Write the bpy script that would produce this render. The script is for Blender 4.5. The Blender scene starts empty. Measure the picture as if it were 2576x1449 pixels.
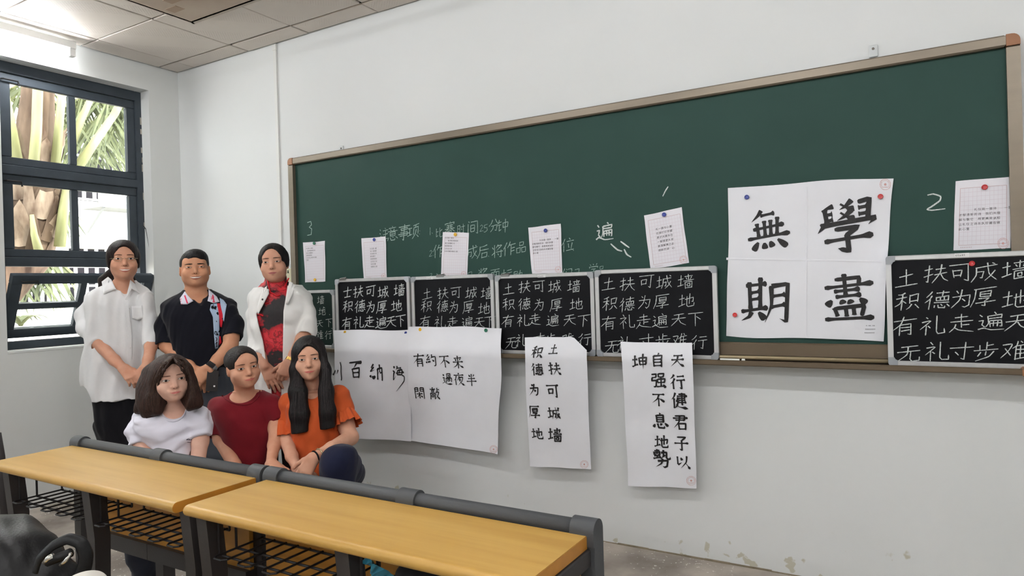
import bpy, math, random
import numpy as np
from mathutils import Vector, Matrix
random.seed(7); RNG = np.random.default_rng(7)
scene = bpy.context.scene
COL = scene.collection

# ------------------------------------------------------------ camera, world, exposure
CAM = np.array([4.8677, -3.2553, 1.3274]); YAW, PITCH, ROLL, FPX = 0.5357, -0.003, -0.0291, 1725.83
def cam_axes():
    f = np.array([-math.sin(YAW) * math.cos(PITCH), math.cos(YAW) * math.cos(PITCH), math.sin(PITCH)])
    r = np.array([math.cos(YAW), math.sin(YAW), 0.0]); u = np.cross(r, f)
    return r * math.cos(ROLL) + u * math.sin(ROLL), -r * math.sin(ROLL) + u * math.cos(ROLL), f
RGT, UPV, FWD = cam_axes()
cd = bpy.data.cameras.new('camera'); cam = bpy.data.objects.new('camera', cd); COL.objects.link(cam)
cd.sensor_width = 36.0; cd.lens = FPX / 2576 * 36.0; cd.clip_start = 0.05; cd.clip_end = 200
cam.matrix_world = Matrix(((RGT[0], UPV[0], -FWD[0], CAM[0]), (RGT[1], UPV[1], -FWD[1], CAM[1]),
                           (RGT[2], UPV[2], -FWD[2], CAM[2]), (0, 0, 0, 1)))
scene.camera = cam
vs = scene.view_settings
vs.view_transform = 'Standard'; vs.look = 'None'; vs.gamma = 1.0; vs.use_curve_mapping = False
vs.exposure = 1.36
world = bpy.data.worlds.new('sky'); scene.world = world; world.use_nodes = True
bgn = world.node_tree.nodes['Background']
bgn.inputs['Color'].default_value = (0.93, 0.97, 1.0, 1); bgn.inputs['Strength'].default_value = 3.8
TUBE_POWER = 42.0          # radiance of a lit fluorescent tube
sun_d = bpy.data.lights.new('sun', 'SUN'); sun = bpy.data.objects.new('sun', sun_d); COL.objects.link(sun)
sun_d.energy = 3.0; sun_d.angle = 0.05; sun_d.color = (1.0, 0.95, 0.86)
sun.rotation_euler = (0, math.radians(32), math.radians(12)); sun.location = (3, 2, 9)
cy = scene.cycles
cy.max_bounces = 5; cy.diffuse_bounces = 4; cy.glossy_bounces = 2; cy.transmission_bounces = 2; cy.transparent_max_bounces = 8
cy.caustics_reflective = False; cy.caustics_refractive = False; cy.adaptive_threshold = 0.06; cy.light_sampling_threshold = 0.02; cy.use_light_tree = False

def ray(px, py):
    return FWD + RGT * (px - 1288) / FPX - UPV * (py - 724.5) / FPX
def at_y(px, py, y):
    d = ray(px, py); return CAM + d * (y - CAM[1]) / d[1]
def at_x(px, py, x):
    d = ray(px, py); return CAM + d * (x - CAM[0]) / d[0]
def at_d(px, py, dep):
    return CAM + ray(px, py) * dep

# ------------------------------------------------------------ materials
def lin(c):
    return tuple(((v / 255) / 12.92 if v / 255 <= 0.04045 else ((v / 255 + 0.055) / 1.055) ** 2.4) for v in c)
MATS = {}
def mat(name, rgb, rough=0.6, spec=0.3, metal=0.0, var=0.0, vscale=8.0, rgb2=None, bump=0.0, bscale=60.0,
        stretch=(1, 1, 1), coat=0.0, sheen=0.0, sss=0.0, detail=4.0, thr=None):
    if name in MATS: return MATS[name]
    m = bpy.data.materials.new(name); m.use_nodes = True; MATS[name] = m
    nt = m.node_tree; b = nt.nodes['Principled BSDF']; N = nt.nodes.new; L = nt.links.new
    c = lin(rgb)
    b.inputs['Base Color'].default_value = (*c, 1); b.inputs['Roughness'].default_value = rough
    b.inputs['Specular IOR Level'].default_value = spec; b.inputs['Metallic'].default_value = metal
    if coat: b.inputs['Coat Weight'].default_value = coat; b.inputs['Coat Roughness'].default_value = 0.15
    if sheen: b.inputs['Sheen Weight'].default_value = sheen
    if sss:
        b.inputs['Subsurface Weight'].default_value = sss; b.inputs['Subsurface Radius'].default_value = (0.012, 0.005, 0.003)
        b.inputs['Subsurface Scale'].default_value = 0.6
    if var or bump:
        tc = N('ShaderNodeTexCoord'); mp = N('ShaderNodeMapping'); mp.inputs['Scale'].default_value = stretch
        L(tc.outputs['Object'], mp.inputs['Vector'])
    if var:
        n = N('ShaderNodeTexNoise'); n.inputs['Scale'].default_value = vscale; n.inputs['Detail'].default_value = detail
        L(mp.outputs[0], n.inputs['Vector'])
        r = N('ShaderNodeValToRGB')
        lo, hi = thr if thr else (0.3, 0.7)
        r.color_ramp.elements[0].position = lo; r.color_ramp.elements[1].position = hi
        c2 = lin(rgb2) if rgb2 else tuple(v * (1 - var) for v in c)
        r.color_ramp.elements[0].color = (*c2, 1); r.color_ramp.elements[1].color = (*c, 1)
        L(n.outputs['Fac'], r.inputs[0]); L(r.outputs[0], b.inputs['Base Color'])
    if bump:
        n2 = N('ShaderNodeTexNoise'); n2.inputs['Scale'].default_value = bscale; n2.inputs['Detail'].default_value = 1.5
        L(mp.outputs[0], n2.inputs['Vector'])
        bp = N('ShaderNodeBump'); bp.inputs['Strength'].default_value = bump; bp.inputs['Distance'].default_value = 0.01
        L(n2.outputs['Fac'], bp.inputs['Height']); L(bp.outputs[0], b.inputs['Normal'])
    return m
def emit(name, rgb, s):
    m = bpy.data.materials.new(name); m.use_nodes = True; nt = m.node_tree
    b = nt.nodes['Principled BSDF']; b.inputs['Base Color'].default_value = (*lin(rgb), 1)
    b.inputs['Emission Color'].default_value = (*lin(rgb), 1); b.inputs['Emission Strength'].default_value = s
    return m
def glass_mat():
    m = bpy.data.materials.new('window_glass'); m.use_nodes = True; nt = m.node_tree; nt.nodes.clear()
    o = nt.nodes.new('ShaderNodeOutputMaterial'); t = nt.nodes.new('ShaderNodeBsdfTransparent'); g = nt.nodes.new('ShaderNodeBsdfGlossy')
    g.inputs['Roughness'].default_value = 0.02; t.inputs['Color'].default_value = (0.93, 0.95, 0.94, 1)
    mx = nt.nodes.new('ShaderNodeMixShader'); fr = nt.nodes.new('ShaderNodeFresnel'); fr.inputs['IOR'].default_value = 1.3
    nt.links.new(fr.outputs[0], mx.inputs[0]); nt.links.new(t.outputs[0], mx.inputs[1]); nt.links.new(g.outputs[0], mx.inputs[2])
    nt.links.new(mx.outputs[0], o.inputs[0]); return m

# ------------------------------------------------------------ mesh helpers
def link(name, verts, faces, m, parent=None, smooth=False, origin=None):
    o0 = np.array(origin if origin is not None else (parent['_o'] if parent is not None and '_o' in parent.keys() else (0, 0, 0)), float)
    me = bpy.data.meshes.new(name)
    v = np.asarray(verts, float).reshape(-1, 3) - o0
    me.from_pydata(v.tolist(), [], faces); me.update()
    if smooth: me.polygons.foreach_set('use_smooth', np.ones(len(me.polygons), bool))
    if m: me.materials.append(m)
    ob = bpy.data.objects.new(name, me); COL.objects.link(ob)
    if parent is not None: ob.parent = parent
    elif origin is not None: ob.location = o0
    return ob
ORG = {}
def tag(o, label=None, cat=None, group=None, kind=None):
    if label: o['label'] = label
    if cat: o['category'] = cat
    if group: o['group'] = group
    if kind: o['kind'] = kind
    return o
def empty(name, loc, label=None, cat=None, group=None, kind=None, rz=0.0):
    o = bpy.data.objects.new(name, None); COL.objects.link(o); o.location = loc; o.rotation_euler.z = rz
    o.empty_display_size = 0.1
    ORG[o.name] = np.array(loc, float)
    return tag(o, label, cat, group, kind)
def copy_tree(o, parent=None, off=(0, 0, 0)):
    c = o.copy(); COL.objects.link(c); c.parent = parent
    if parent is None: c.location = Vector(o.location) + Vector(off)
    for ch in list(o.children): copy_tree(ch, c)
    return c
class MB:
    def __init__(s): s.v = []; s.f = []
    def add(s, vs_, fs):
        b = len(s.v); s.v += [tuple(map(float, p)) for p in vs_]; s.f += [tuple(i + b for i in f) for f in fs]; return s
    def box(s, a, b, bev=0.0):
        x0, y0, z0 = a; x1, y1, z1 = b
        if x0 > x1: x0, x1 = x1, x0
        if y0 > y1: y0, y1 = y1, y0
        if z0 > z1: z0, z1 = z1, z0
        if bev <= 0:
            return s.add([(x0, y0, z0), (x1, y0, z0), (x1, y1, z0), (x0, y1, z0), (x0, y0, z1), (x1, y0, z1), (x1, y1, z1), (x0, y1, z1)],
                         [(0, 3, 2, 1), (4, 5, 6, 7), (0, 1, 5, 4), (1, 2, 6, 5), (2, 3, 7, 6), (3, 0, 4, 7)])
        e = bev; ring = lambda z, i: [(x0 + i, y0 + e + i if False else y0 + i, z), (x1 - i, y0 + i, z), (x1 - i, y1 - i, z), (x0 + i, y1 - i, z)]
        vv = []
        for z, i in ((z0, e), (z0 + e, 0), (z1 - e, 0), (z1, e)): vv += ring(z, i)
        ff = [(3, 2, 1, 0), (12, 13, 14, 15)]
        for k in range(3):
            for j in range(4):
                ff.append((k * 4 + j, k * 4 + (j + 1) % 4, k * 4 + 4 + (j + 1) % 4, k * 4 + 4 + j))
        return s.add(vv, ff)
    def tube(s, pts, r, n=8, cap=True, flat=1.0):
        P = [np.array(p, float) for p in pts]; rr = r if hasattr(r, '__len__') else [r] * len(P)
        T = []
        for i in range(len(P)):
            t = P[min(i + 1, len(P) - 1)] - P[max(i - 1, 0)]; T.append(t / (np.linalg.norm(t) + 1e-9))
        up = np.array([0, 0, 1.0]) if abs(T[0][2]) < 0.9 else np.array([0, 1.0, 0])
        u = np.cross(T[0], up); u /= np.linalg.norm(u); b0 = len(s.v)
        for i, p in enumerate(P):
            u = u - T[i] * (u @ T[i]); u /= np.linalg.norm(u) + 1e-9; w = np.cross(T[i], u)
            for k in range(n):
                a = 2 * math.pi * k / n; s.v.append(tuple(p + (u * math.cos(a) + w * math.sin(a) * flat) * rr[i]))
        for i in range(len(P) - 1):
            for k in range(n):
                s.f.append((b0 + i * n + k, b0 + i * n + (k + 1) % n, b0 + (i + 1) * n + (k + 1) % n, b0 + (i + 1) * n + k))
        if cap:
            s.f.append(tuple(b0 + k for k in range(n))[::-1]); s.f.append(tuple(b0 + (len(P) - 1) * n + k for k in range(n)))
        return s
    def prism(s, poly, a0, a1, axis):
        # poly of 2D points extruded along axis (0=x,1=y,2=z)
        n = len(poly); vv = []
        for a in (a0, a1):
            for p, q in poly:
                vv.append({0: (a, p, q), 1: (p, a, q), 2: (p, q, a)}[axis])
        ff = [tuple(range(n))[::-1], tuple(range(n, 2 * n))] + [(i, (i + 1) % n, n + (i + 1) % n, n + i) for i in range(n)]
        return s.add(vv, ff)
    def lathe(s, prof, c, ax, n=20):
        # prof: (radius, height along ax)
        ax = np.array(ax, float); ax /= np.linalg.norm(ax); t = np.array([0, 0, 1.0]) if abs(ax[2]) < 0.9 else np.array([1.0, 0, 0])
        u = np.cross(ax, t); u /= np.linalg.norm(u); w = np.cross(ax, u); b0 = len(s.v); c = np.array(c, float)
        for r, h in prof:
            for k in range(n):
                a = 2 * math.pi * k / n; s.v.append(tuple(c + ax * h + (u * math.cos(a) + w * math.sin(a)) * r))
        for i in range(len(prof) - 1):
            for k in range(n):
                s.f.append((b0 + i * n + k, b0 + i * n + (k + 1) % n, b0 + (i + 1) * n + (k + 1) % n, b0 + (i + 1) * n + k))
        s.f.append(tuple(b0 + (len(prof) - 1) * n + k for k in range(n)))
        s.f.append(tuple(b0 + k for k in range(n))[::-1])
        return s
    def build(s, name, m, parent=None, smooth=False, origin=None):
        if parent is not None: origin = ORG.get(parent.name, ORG.get(parent.parent.name if parent.parent else '', np.zeros(3)))
        o = link(name, s.v, s.f, m, parent, smooth, origin)
        return o
def rot_tilt(vs_, c, axis, ang):
    M = np.array(Matrix.Rotation(ang, 3, axis)); c = np.array(c); return [tuple(M @ (np.array(v) - c) + c) for v in vs_]
def sm(o, ang=40):
    o.data.polygons.foreach_set('use_smooth', np.ones(len(o.data.polygons), bool))
    try: o.data.set_sharp_from_angle(angle=math.radians(ang))
    except Exception: pass
    return o

GLYPHS = {}
def font_glyph(ch):
    if ch not in GLYPHS:
        cu = bpy.data.curves.new('t', 'FONT'); cu.size = 1.0; cu.resolution_u = 1; cu.body = ch
        t = bpy.data.objects.new('t', cu); COL.objects.link(t); dg = bpy.context.evaluated_depsgraph_get(); dg.update()
        me = bpy.data.meshes.new_from_object(t.evaluated_get(dg)); v = np.zeros(len(me.vertices) * 3); me.vertices.foreach_get('co', v)
        GLYPHS[ch] = (v.reshape(-1, 3), [tuple(p.vertices) for p in me.polygons])
        bpy.data.objects.remove(t); bpy.data.meshes.remove(me); bpy.data.curves.remove(cu)
    return GLYPHS[ch]
for ch in '礼仪是一首诗浓郁清新的我们共理解它那更美让之永久珍藏彼此歌与用知来认在心里60x45': font_glyph(ch)
# ------------------------------------------------------------ room shell
H = 3.04; RX = 7.6; RY = -8.2
WALL = mat('white_wall_paint', (226, 228, 226), 0.75, 0.25, var=0.05, vscale=1.7, detail=1)
# front wall: paint with scuffs and flaking low down
def front_wall_mat():
    m = mat('front_wall_paint', (226, 228, 228), 0.72, 0.25)
    nt = m.node_tree; N = nt.nodes.new; L = nt.links.new; b = nt.nodes['Principled BSDF']
    tc = N('ShaderNodeTexCoord'); sep = N('ShaderNodeSeparateXYZ'); L(tc.outputs['Object'], sep.inputs[0])
    n = N('ShaderNodeTexNoise'); n.inputs['Scale'].default_value = 9; n.inputs['Detail'].default_value = 4; L(tc.outputs['Object'], n.inputs['Vector'])
    n2 = N('ShaderNodeTexNoise'); n2.inputs['Scale'].default_value = 1.6; n2.inputs['Detail'].default_value = 2; L(tc.outputs['Object'], n2.inputs['Vector'])
    low = N('ShaderNodeMapRange'); low.inputs['From Min'].default_value = 0.30; low.inputs['From Max'].default_value = 0.0; L(sep.outputs['Z'], low.inputs['Value'])
    a = N('ShaderNodeMath'); a.operation = 'MULTIPLY_ADD'; L(low.outputs[0], a.inputs[0]); a.inputs[1].default_value = 0.16; L(n.outputs['Fac'], a.inputs[2])
    r = N('ShaderNodeValToRGB'); r.color_ramp.elements[0].position = 0.725; r.color_ramp.elements[1].position = 0.775
    r.color_ramp.elements[0].color = (0, 0, 0, 1); r.color_ramp.elements[1].color = (1, 1, 1, 1); L(a.outputs[0], r.inputs[0])
    mk = N('ShaderNodeMath'); mk.operation = 'MULTIPLY'; mk.use_clamp = True; L(r.outputs[0], mk.inputs[0]); L(low.outputs[0], mk.inputs[1]); mk2 = N('ShaderNodeMath'); mk2.operation = 'MULTIPLY'; mk2.use_clamp = True; L(mk.outputs[0], mk2.inputs[0]); mk2.inputs[1].default_value = 2.5
    mx = N('ShaderNodeMix'); mx.data_type = 'RGBA'; L(mk2.outputs[0], mx.inputs['Factor'])
    mx.inputs[6].default_value = (*lin((224, 226, 226)), 1); mx.inputs[7].default_value = (*lin((196, 193, 178)), 1)
    mx2 = N('ShaderNodeMix'); mx2.data_type = 'RGBA'; mx2.blend_type = 'MULTIPLY'; L(n2.outputs['Fac'], mx2.inputs['Factor'])
    L(mx.outputs[2], mx2.inputs[6]); mx2.inputs[7].default_value = (0.93, 0.94, 0.93, 1); L(mx2.outputs[2], b.inputs['Base Color'])
    return m
def floor_mat():
    m = mat('worn_concrete_floor', (150, 141, 131), 0.55, 0.35)
    nt = m.node_tree; N = nt.nodes.new; L = nt.links.new; b = nt.nodes['Principled BSDF']
    tc = N('ShaderNodeTexCoord')
    n = N('ShaderNodeTexNoise'); n.inputs['Scale'].default_value = 3.2; n.inputs['Detail'].default_value = 4; L(tc.outputs['Object'], n.inputs['Vector'])
    r = N('ShaderNodeValToRGB'); r.color_ramp.elements[0].position = 0.36; r.color_ramp.elements[1].position = 0.62
    r.color_ramp.elements[0].color = (*lin((128, 119, 111)), 1); r.color_ramp.elements[1].color = (*lin((182, 173, 162)), 1); L(n.outputs['Fac'], r.inputs[0])
    v = N('ShaderNodeTexNoise'); v.inputs['Scale'].default_value = 55; v.inputs['Detail'].default_value = 2; L(tc.outputs['Object'], v.inputs['Vector'])
    v2 = N('ShaderNodeTexNoise'); v2.inputs['Scale'].default_value = 4; L(tc.outputs['Object'], v2.inputs['Vector'])
    a = N('ShaderNodeMath'); a.operation = 'MULTIPLY_ADD'; L(v2.outputs['Fac'], a.inputs[0]); a.inputs[1].default_value = 0.35; L(v.outputs['Fac'], a.inputs[2])
    r2 = N('ShaderNodeValToRGB'); r2.color_ramp.elements[0].position = 0.845; r2.color_ramp.elements[1].position = 0.87
    r2.color_ramp.elements[0].color = (0, 0, 0, 1); L(a.outputs[0], r2.inputs[0])
    mx = N('ShaderNodeMix'); mx.data_type = 'RGBA'; L(r2.outputs[0], mx.inputs['Factor']); L(r.outputs[0], mx.inputs[6])
    mx.inputs[7].default_value = (*lin((222, 220, 214)), 1); L(mx.outputs[2], b.inputs['Base Color'])
    return m
FL = MB().box((-0.3, RY, -0.12), (RX, 0.25, 0)).build('floor', floor_mat()); tag(FL, kind='structure')
WF = MB().box((-0.3, 0, -0.1), (RX, 0.25, 3.5)).build('wall_front', front_wall_mat()); tag(WF, kind='structure')
tag(MB().box((RX, RY, 0), (RX + 0.2, 0.25, 3.5)).build('wall_right', WALL), kind='structure')
tag(MB().box((-0.3, RY - 0.2, 0), (RX + 0.2, RY, 3.5)).build('wall_back', WALL), kind='structure')
# left wall with three window openings
WY0, WY1, WZ0, WZ1 = -1.20, -0.238, 1.0, 2.852; WT = -0.24
wins = [(WY0 - 1.75 * k, WY1 - 1.75 * k) for k in range(4)]
lw = MB(); ys = [0.25]
lw.box((WT, RY, -0.1), (0, 0.0, WZ0)).box((WT, RY, WZ1), (0, 0.0, 3.5))
e = 0.0
for a, b in wins: lw.box((WT, b, WZ0), (0, e, WZ1)); e = a
lw.box((WT, RY, WZ0), (0, e, WZ1))
tag(lw.build('wall_left', WALL), kind='structure')
# thin cracked caulk line where the front wall meets the floor
random.seed(3)
tb = MB(); x = 0.02
while x < RX - 0.1:
    w = random.uniform(0.04, 0.18); d = random.uniform(0.006, 0.016)
    tb.box((x, -d, 0.0), (x + w, 0.0, random.uniform(0.002, 0.006))); x += w
tag(tb.build('baseboard_front', mat('dirty_joint', (150, 138, 118), 0.9, 0.1, var=0.4, vscale=20)), kind='structure')

# ceiling: slab + laid-in panels, each with an embossed border
CE = MB().box((-0.3, RY, H + 0.02), (RX, 0.25, H + 0.1)).build('ceiling', mat('dark_ceiling_void', (26, 20, 17), 0.9, 0.1)); tag(CE, kind='structure')
def ceil_mat():
    m = mat('embossed_ceiling_panel', (216, 207, 198), 0.55, 0.3, bump=0.0)
    nt = m.node_tree; N = nt.nodes.new; L = nt.links.new; b = nt.nodes['Principled BSDF']
    tc = N('ShaderNodeTexCoord'); mp = N('ShaderNodeMapping'); mp.inputs['Rotation'].default_value = (0, 0, math.radians(45)); L(tc.outputs['Object'], mp.inputs['Vector'])
    br = N('ShaderNodeTexBrick'); br.inputs['Scale'].default_value = 34; br.offset = 0.0; br.inputs['Mortar Size'].default_value = 0.18; br.inputs['Brick Width'].default_value = 0.5; br.inputs['Row Height'].default_value = 0.5
    br.inputs['Color1'].default_value = (1, 1, 1, 1); br.inputs['Color2'].default_value = (0.9, 0.9, 0.9, 1); br.inputs['Mortar'].default_value = (0, 0, 0, 1)
    L(mp.outputs[0], br.inputs['Vector'])
    w = N('ShaderNodeTexWave'); w.wave_type = 'BANDS'; w.bands_direction = 'X'; w.inputs['Scale'].default_value = 0.9; L(mp.outputs[0], w.inputs['Vector'])
    r = N('ShaderNodeValToRGB'); r.color_ramp.interpolation = 'CONSTANT'; r.color_ramp.elements[0].position = 0.0; r.color_ramp.elements[1].position = 0.6
    r.color_ramp.elements[0].color = (0, 0, 0, 1); r.color_ramp.elements[1].color = (1, 1, 1, 1); L(w.outputs['Fac'], r.inputs[0])
    mu = N('ShaderNodeMath'); mu.operation = 'MULTIPLY'; L(br.outputs['Color'], mu.inputs[0]); L(r.outputs[0], mu.inputs[1])
    bp = N('ShaderNodeBump'); bp.inputs['Strength'].default_value = 0.9; bp.inputs['Distance'].default_value = 0.006; L(mu.outputs[0], bp.inputs['Height']); L(bp.outputs[0], b.inputs['Normal'])
    return m
CP = ceil_mat()
gx = [0.010, 0.225] + [0.225 + 0.605 * k for k in range(1, 12)] + [RX]
gy = [-0.008, -0.165] + [-0.165 - 0.555 * k for k in range(1, 14)] + [RY]
DROP = (0.975, -0.53)        # corner of the lowered centre panel field
random.seed(11)
for i in range(len(gx) - 1):
    for j in range(len(gy) - 1):
        x0, x1, y1, y0 = gx[i], gx[i + 1], gy[j], gy[j + 1]
        if x1 <= x0 or y1 <= y0: continue
        if x0 > 2.6 or y0 < -3.2: continue
        g = random.uniform(0.007, 0.012); dz = random.uniform(0, 0.004); t = random.uniform(-0.004, 0.006)
        p = MB().box((x0 + g * (0.4 + (t > 0) * 0.8), y0 + g, H - dz), (x1 - g * 0.4, y1 - g * 0.4, H + 0.014 - dz), 0.003).build('ceiling_panel', CP, CE)
far = MB().box((gx[5], RY, H), (RX, 0, H + 0.014)).box((0, RY, H), (gx[5], -3.6, H + 0.014)).build('ceiling_panel', CP, CE)
# lowered field with double edge mouldings, seen at the top of the picture
dropm = mat('beige_ceiling_field', (196, 182, 166), 0.6, 0.25, var=0.12, vscale=3, rgb2=(180, 162, 146))
trim_m = mat('ceiling_trim', (190, 178, 166), 0.5, 0.3)
dx, dy = DROP; dz = 0.022
dr = MB().box((dx + 0.05, -2.3, H - dz), (2.5, dy - 0.05, H - dz + 0.012)).build('ceiling_field', dropm, CE)
for k, (o1, hgt) in enumerate(((0.0, 0.004), (0.024, 0.012), (0.05, 0.022))):
    MB().box((dx + o1, -2.3, H - hgt), (dx + o1 + 0.014, dy - o1, H + 0.01)).build('ceiling_moulding', trim_m, CE)
    MB().box((dx + o1, dy - o1 - 0.014, H - hgt), (2.5, dy - o1, H + 0.01)).build('ceiling_moulding', trim_m, CE)
patch = mat('brown_patch', (168, 146, 126), 0.6, 0.2)
for (px, py) in ((440, 23), (434, 0), (428, -18)):
    d = ray(px, py); c = CAM + d * (H - dz - CAM[2]) / d[2]
    MB().box((c[0] - 0.05, c[1] - 0.03, H - dz - 0.002), (c[0] + 0.05, c[1] + 0.03, H - dz)).build('ceiling_patch', patch, CE)

# ------------------------------------------------------------ fluorescent battens
TUBE = emit('lit_tube', (250, 252, 255), TUBE_POWER)
BODY = mat('white_batten', (225, 226, 224), 0.4, 0.4)
def batten(c, L_, along, label, group='fluorescent battens'):
    c = np.array(c, float); r = empty('fluorescent_light', c, label, 'light', group)
    h = L_ / 2; w = 0.022
    a = np.array([1, 0, 0]) if along == 'x' else np.array([0, 1, 0]); s = np.array([0, 1, 0]) if along == 'x' else np.array([1, 0, 0])
    def bx(lo, hi, m, n, sd0, sd1, z0, z1):
        p = c + a * lo + s * sd0 + np.array([0, 0, z0]); q = c + a * hi + s * sd1 + np.array([0, 0, z1])
        return MB().box(p, q, 0.004).build(n, m, r)
    bx(-h, h, BODY, 'batten_body', -0.025, 0.025, 0.0, 0.05)
    for e_ in (-1, 1): bx(e_ * (h - 0.02) - 0.018, e_ * (h - 0.02) + 0.018, BODY, 'lamp_holder', -0.02, 0.02, -0.05, 0.002)
    MB().tube([c + a * (-h + 0.03) + np.array([0, 0, -0.03]), c + a * (h - 0.03) + np.array([0, 0, -0.03])], 0.0135, 12).build('tube', TUBE, r, True)
    return r
batten((0.115, -1.42, 2.965), 1.22, 'y', 'lit fluorescent tube above the window by the ceiling', None)
for k, (x, y) in enumerate(((2.1, -2.35), (4.0, -2.35), (5.9, -2.35), (2.1, -5.0), (4.0, -5.0), (5.9, -5.0), (2.1, -7.3), (4.0, -7.3), (5.9, -7.3))):
    batten((x, y, H - 0.06), 1.22, 'x', 'lit fluorescent batten on the ceiling, ' + ('front' if y > -3 else 'middle' if y > -6 else 'added back fill') + ' row, ' + ('nearest the window wall', 'in the middle', 'nearest the right wall')[k % 3])  # back row is added behind the camera to fill faces and lower wall
# ------------------------------------------------------------ windows in the left wall
FR = mat('dark_blue_grey_window_paint', (62, 70, 78), 0.5, 0.35, var=0.18, vscale=14, bump=0.06, bscale=40)
GL = glass_mat(); IRON = mat('black_iron', (28, 27, 28), 0.5, 0.4)
FX0, FX1 = -0.155, -0.10          # frame depth range
def make_window(k, oy):
    y0, y1 = WY0 + oy, WY1 + oy
    root = empty('window_%d' % k, (-0.13, (y0 + y1) / 2, WZ0), kind='structure')
    def fb(n, ya, yb, za, zb, x0=FX0, x1=FX1, par=root, bev=0.004): return MB().box((x0, ya, za), (x1, yb, zb), bev).build(n, FR, par)
    fw = 0.045
    fb('frame_side', y0, y0 + fw, WZ0, WZ1, FX0 - 0.02); fb('frame_side', y1 - fw, y1, WZ0, WZ1, FX0 - 0.02)
    fb('frame_head', y0 + fw, y1 - fw, WZ1 - 0.07, WZ1, FX0 - 0.02); fb('frame_sill', y0 + fw, y1 - fw, WZ0 + 0.012, WZ0 + 0.065, FX0 - 0.02)
    fb('transom', y0 + fw, y1 - fw, 2.135, 2.195); fb('transom', y0 + fw, y1 - fw, 1.545, 1.605)
    ym = (y0 + y1) / 2 - 0.0
    # two closed sashes, two panes each
    for za, zb in ((2.195, WZ1 - 0.07), (1.605, 2.135)):
        s = fb('sash', y0 + fw + 0.002, y1 - fw - 0.002, za + 0.002, za + 0.052, FX0 + 0.008, FX1 - 0.012)
        fb('sash_rail', y0 + fw + 0.002, y1 - fw - 0.002, zb - 0.06, zb - 0.002, FX0 + 0.008, FX1 - 0.012, s)
        fb('sash_stile', y0 + fw + 0.002, y0 + fw + 0.06, za + 0.052, zb - 0.06, FX0 + 0.008, FX1 - 0.012, s)
        fb('sash_stile', y1 - fw - 0.06, y1 - fw - 0.002, za + 0.052, zb - 0.06, FX0 + 0.008, FX1 - 0.012, s)
        fb('glazing_bar', ym - 0.022, ym + 0.022, za + 0.052, zb - 0.06, FX0 + 0.012, FX1 - 0.016, s)
        for a, b in ((y0 + fw + 0.06, ym - 0.022), (ym + 0.022, y1 - fw - 0.06)):
            MB().box((-0.134, a, za + 0.05), (-0.130, b, zb - 0.058)).build('pane', GL, s)
        h = MB(); hz = zb - 0.045; hy = y0 + fw + 0.05
        h.tube([(FX1 - 0.008, hy - 0.04, hz), (FX1 + 0.006, hy - 0.03, hz), (FX1 + 0.008, hy + 0.05, hz), (FX1 + 0.008, hy + 0.055, hz - 0.03)], 0.006, 6)
        h.build('catch', IRON, s)
    # lower sash, hung open: top leans into the room
    za, zb = 1.075, 1.515; c = (-0.105, 0, 1.255); ang = math.radians(24)
    def tb_(n, ya, yb, z0, z1, x0, x1, m, par):
        b = MB().box((x0, ya, z0), (x1, yb, z1), 0.003 if m is FR else 0.0); b.v = rot_tilt(b.v, c, 'Y', ang); return b.build(n, m, par)
    a0, a1 = y0 + 0.035, y1 - 0.012; xx0, xx1 = -0.125, -0.085
    s = tb_('open_sash', a0, a1, zb - 0.062, zb, xx0, xx1, FR, root)
    tb_('sash_rail', a0, a1, za, za + 0.062, xx0, xx1, FR, s)
    tb_('sash_stile', a0, a0 + 0.06, za + 0.062, zb - 0.062, xx0, xx1, FR, s)
    tb_('sash_stile', a1 - 0.06, a1, za + 0.062, zb - 0.062, xx0, xx1, FR, s)
    zm = (za + zb) / 2
    tb_('glazing_bar', a0 + 0.06, a1 - 0.06, zm - 0.02, zm + 0.02, xx0 + 0.004, xx1 - 0.004, FR, s)
    ymm = (a0 + a1) / 2 - 0.02
    tb_('glazing_bar', ymm - 0.02, ymm + 0.02, za + 0.062, zm - 0.02, xx0 + 0.004, xx1 - 0.004, FR, s)
    tb_('glazing_bar', ymm - 0.02, ymm + 0.02, zm + 0.02, zb - 0.062, xx0 + 0.004, xx1 - 0.004, FR, s)
    for p, q in ((a0 + 0.06, ymm - 0.02), (ymm + 0.02, a1 - 0.06)):
        for r0, r1 in ((za + 0.062, zm - 0.02), (zm + 0.02, zb - 0.062)):
            tb_('pane', p, q, r0, r1, -0.107, -0.104, GL, s)
    hb = MB().tube([(-0.083, a0 + 0.05, zb - 0.04), (-0.07, a0 + 0.06, zb - 0.04), (-0.07, a0 + 0.14, zb - 0.035), (-0.07, a0 + 0.145, zb - 0.06)], 0.006, 6)
    hb.v = rot_tilt(hb.v, c, 'Y', ang); hb.build('catch', IRON, s)
    # stay hook hanging from the frame, peeling paint chips
    MB().tube([(-0.09, y1 - 0.02, 1.86), (-0.085, y1 + 0.0, 1.83), (-0.06, y1 + 0.002, 1.72), (-0.05, y1 + 0.004, 1.64), (-0.04, y1 + 0.02, 1.625), (-0.035, y1 + 0.03, 1.64)] if k == 1 else
              [(-0.09, y1 - 0.02, 1.86), (-0.085, y1 - 0.015, 1.83), (-0.06, y1 - 0.012, 1.72)], 0.003, 6).build('stay_hook', IRON, root)
    rim = MB()
    for z in np.arange(1.7, 2.8, 0.07):
        if random.random() < 0.5: continue
        rim.box((FX1 - 0.002, y1 - random.uniform(0.004, 0.012), z), (FX1 + 0.002, y1 - 0.0005, z + random.uniform(0.03, 0.07)))
    rim.build('paint_chips', mat('chipped_paint', (176, 170, 160), 0.8, 0.2), root)
    MB().box((-0.10, y0, WZ0 - 0.004), (0.004, y1, WZ0 + 0.012), 0.002).build('window_sill', WALL, root)
    return root
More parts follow.
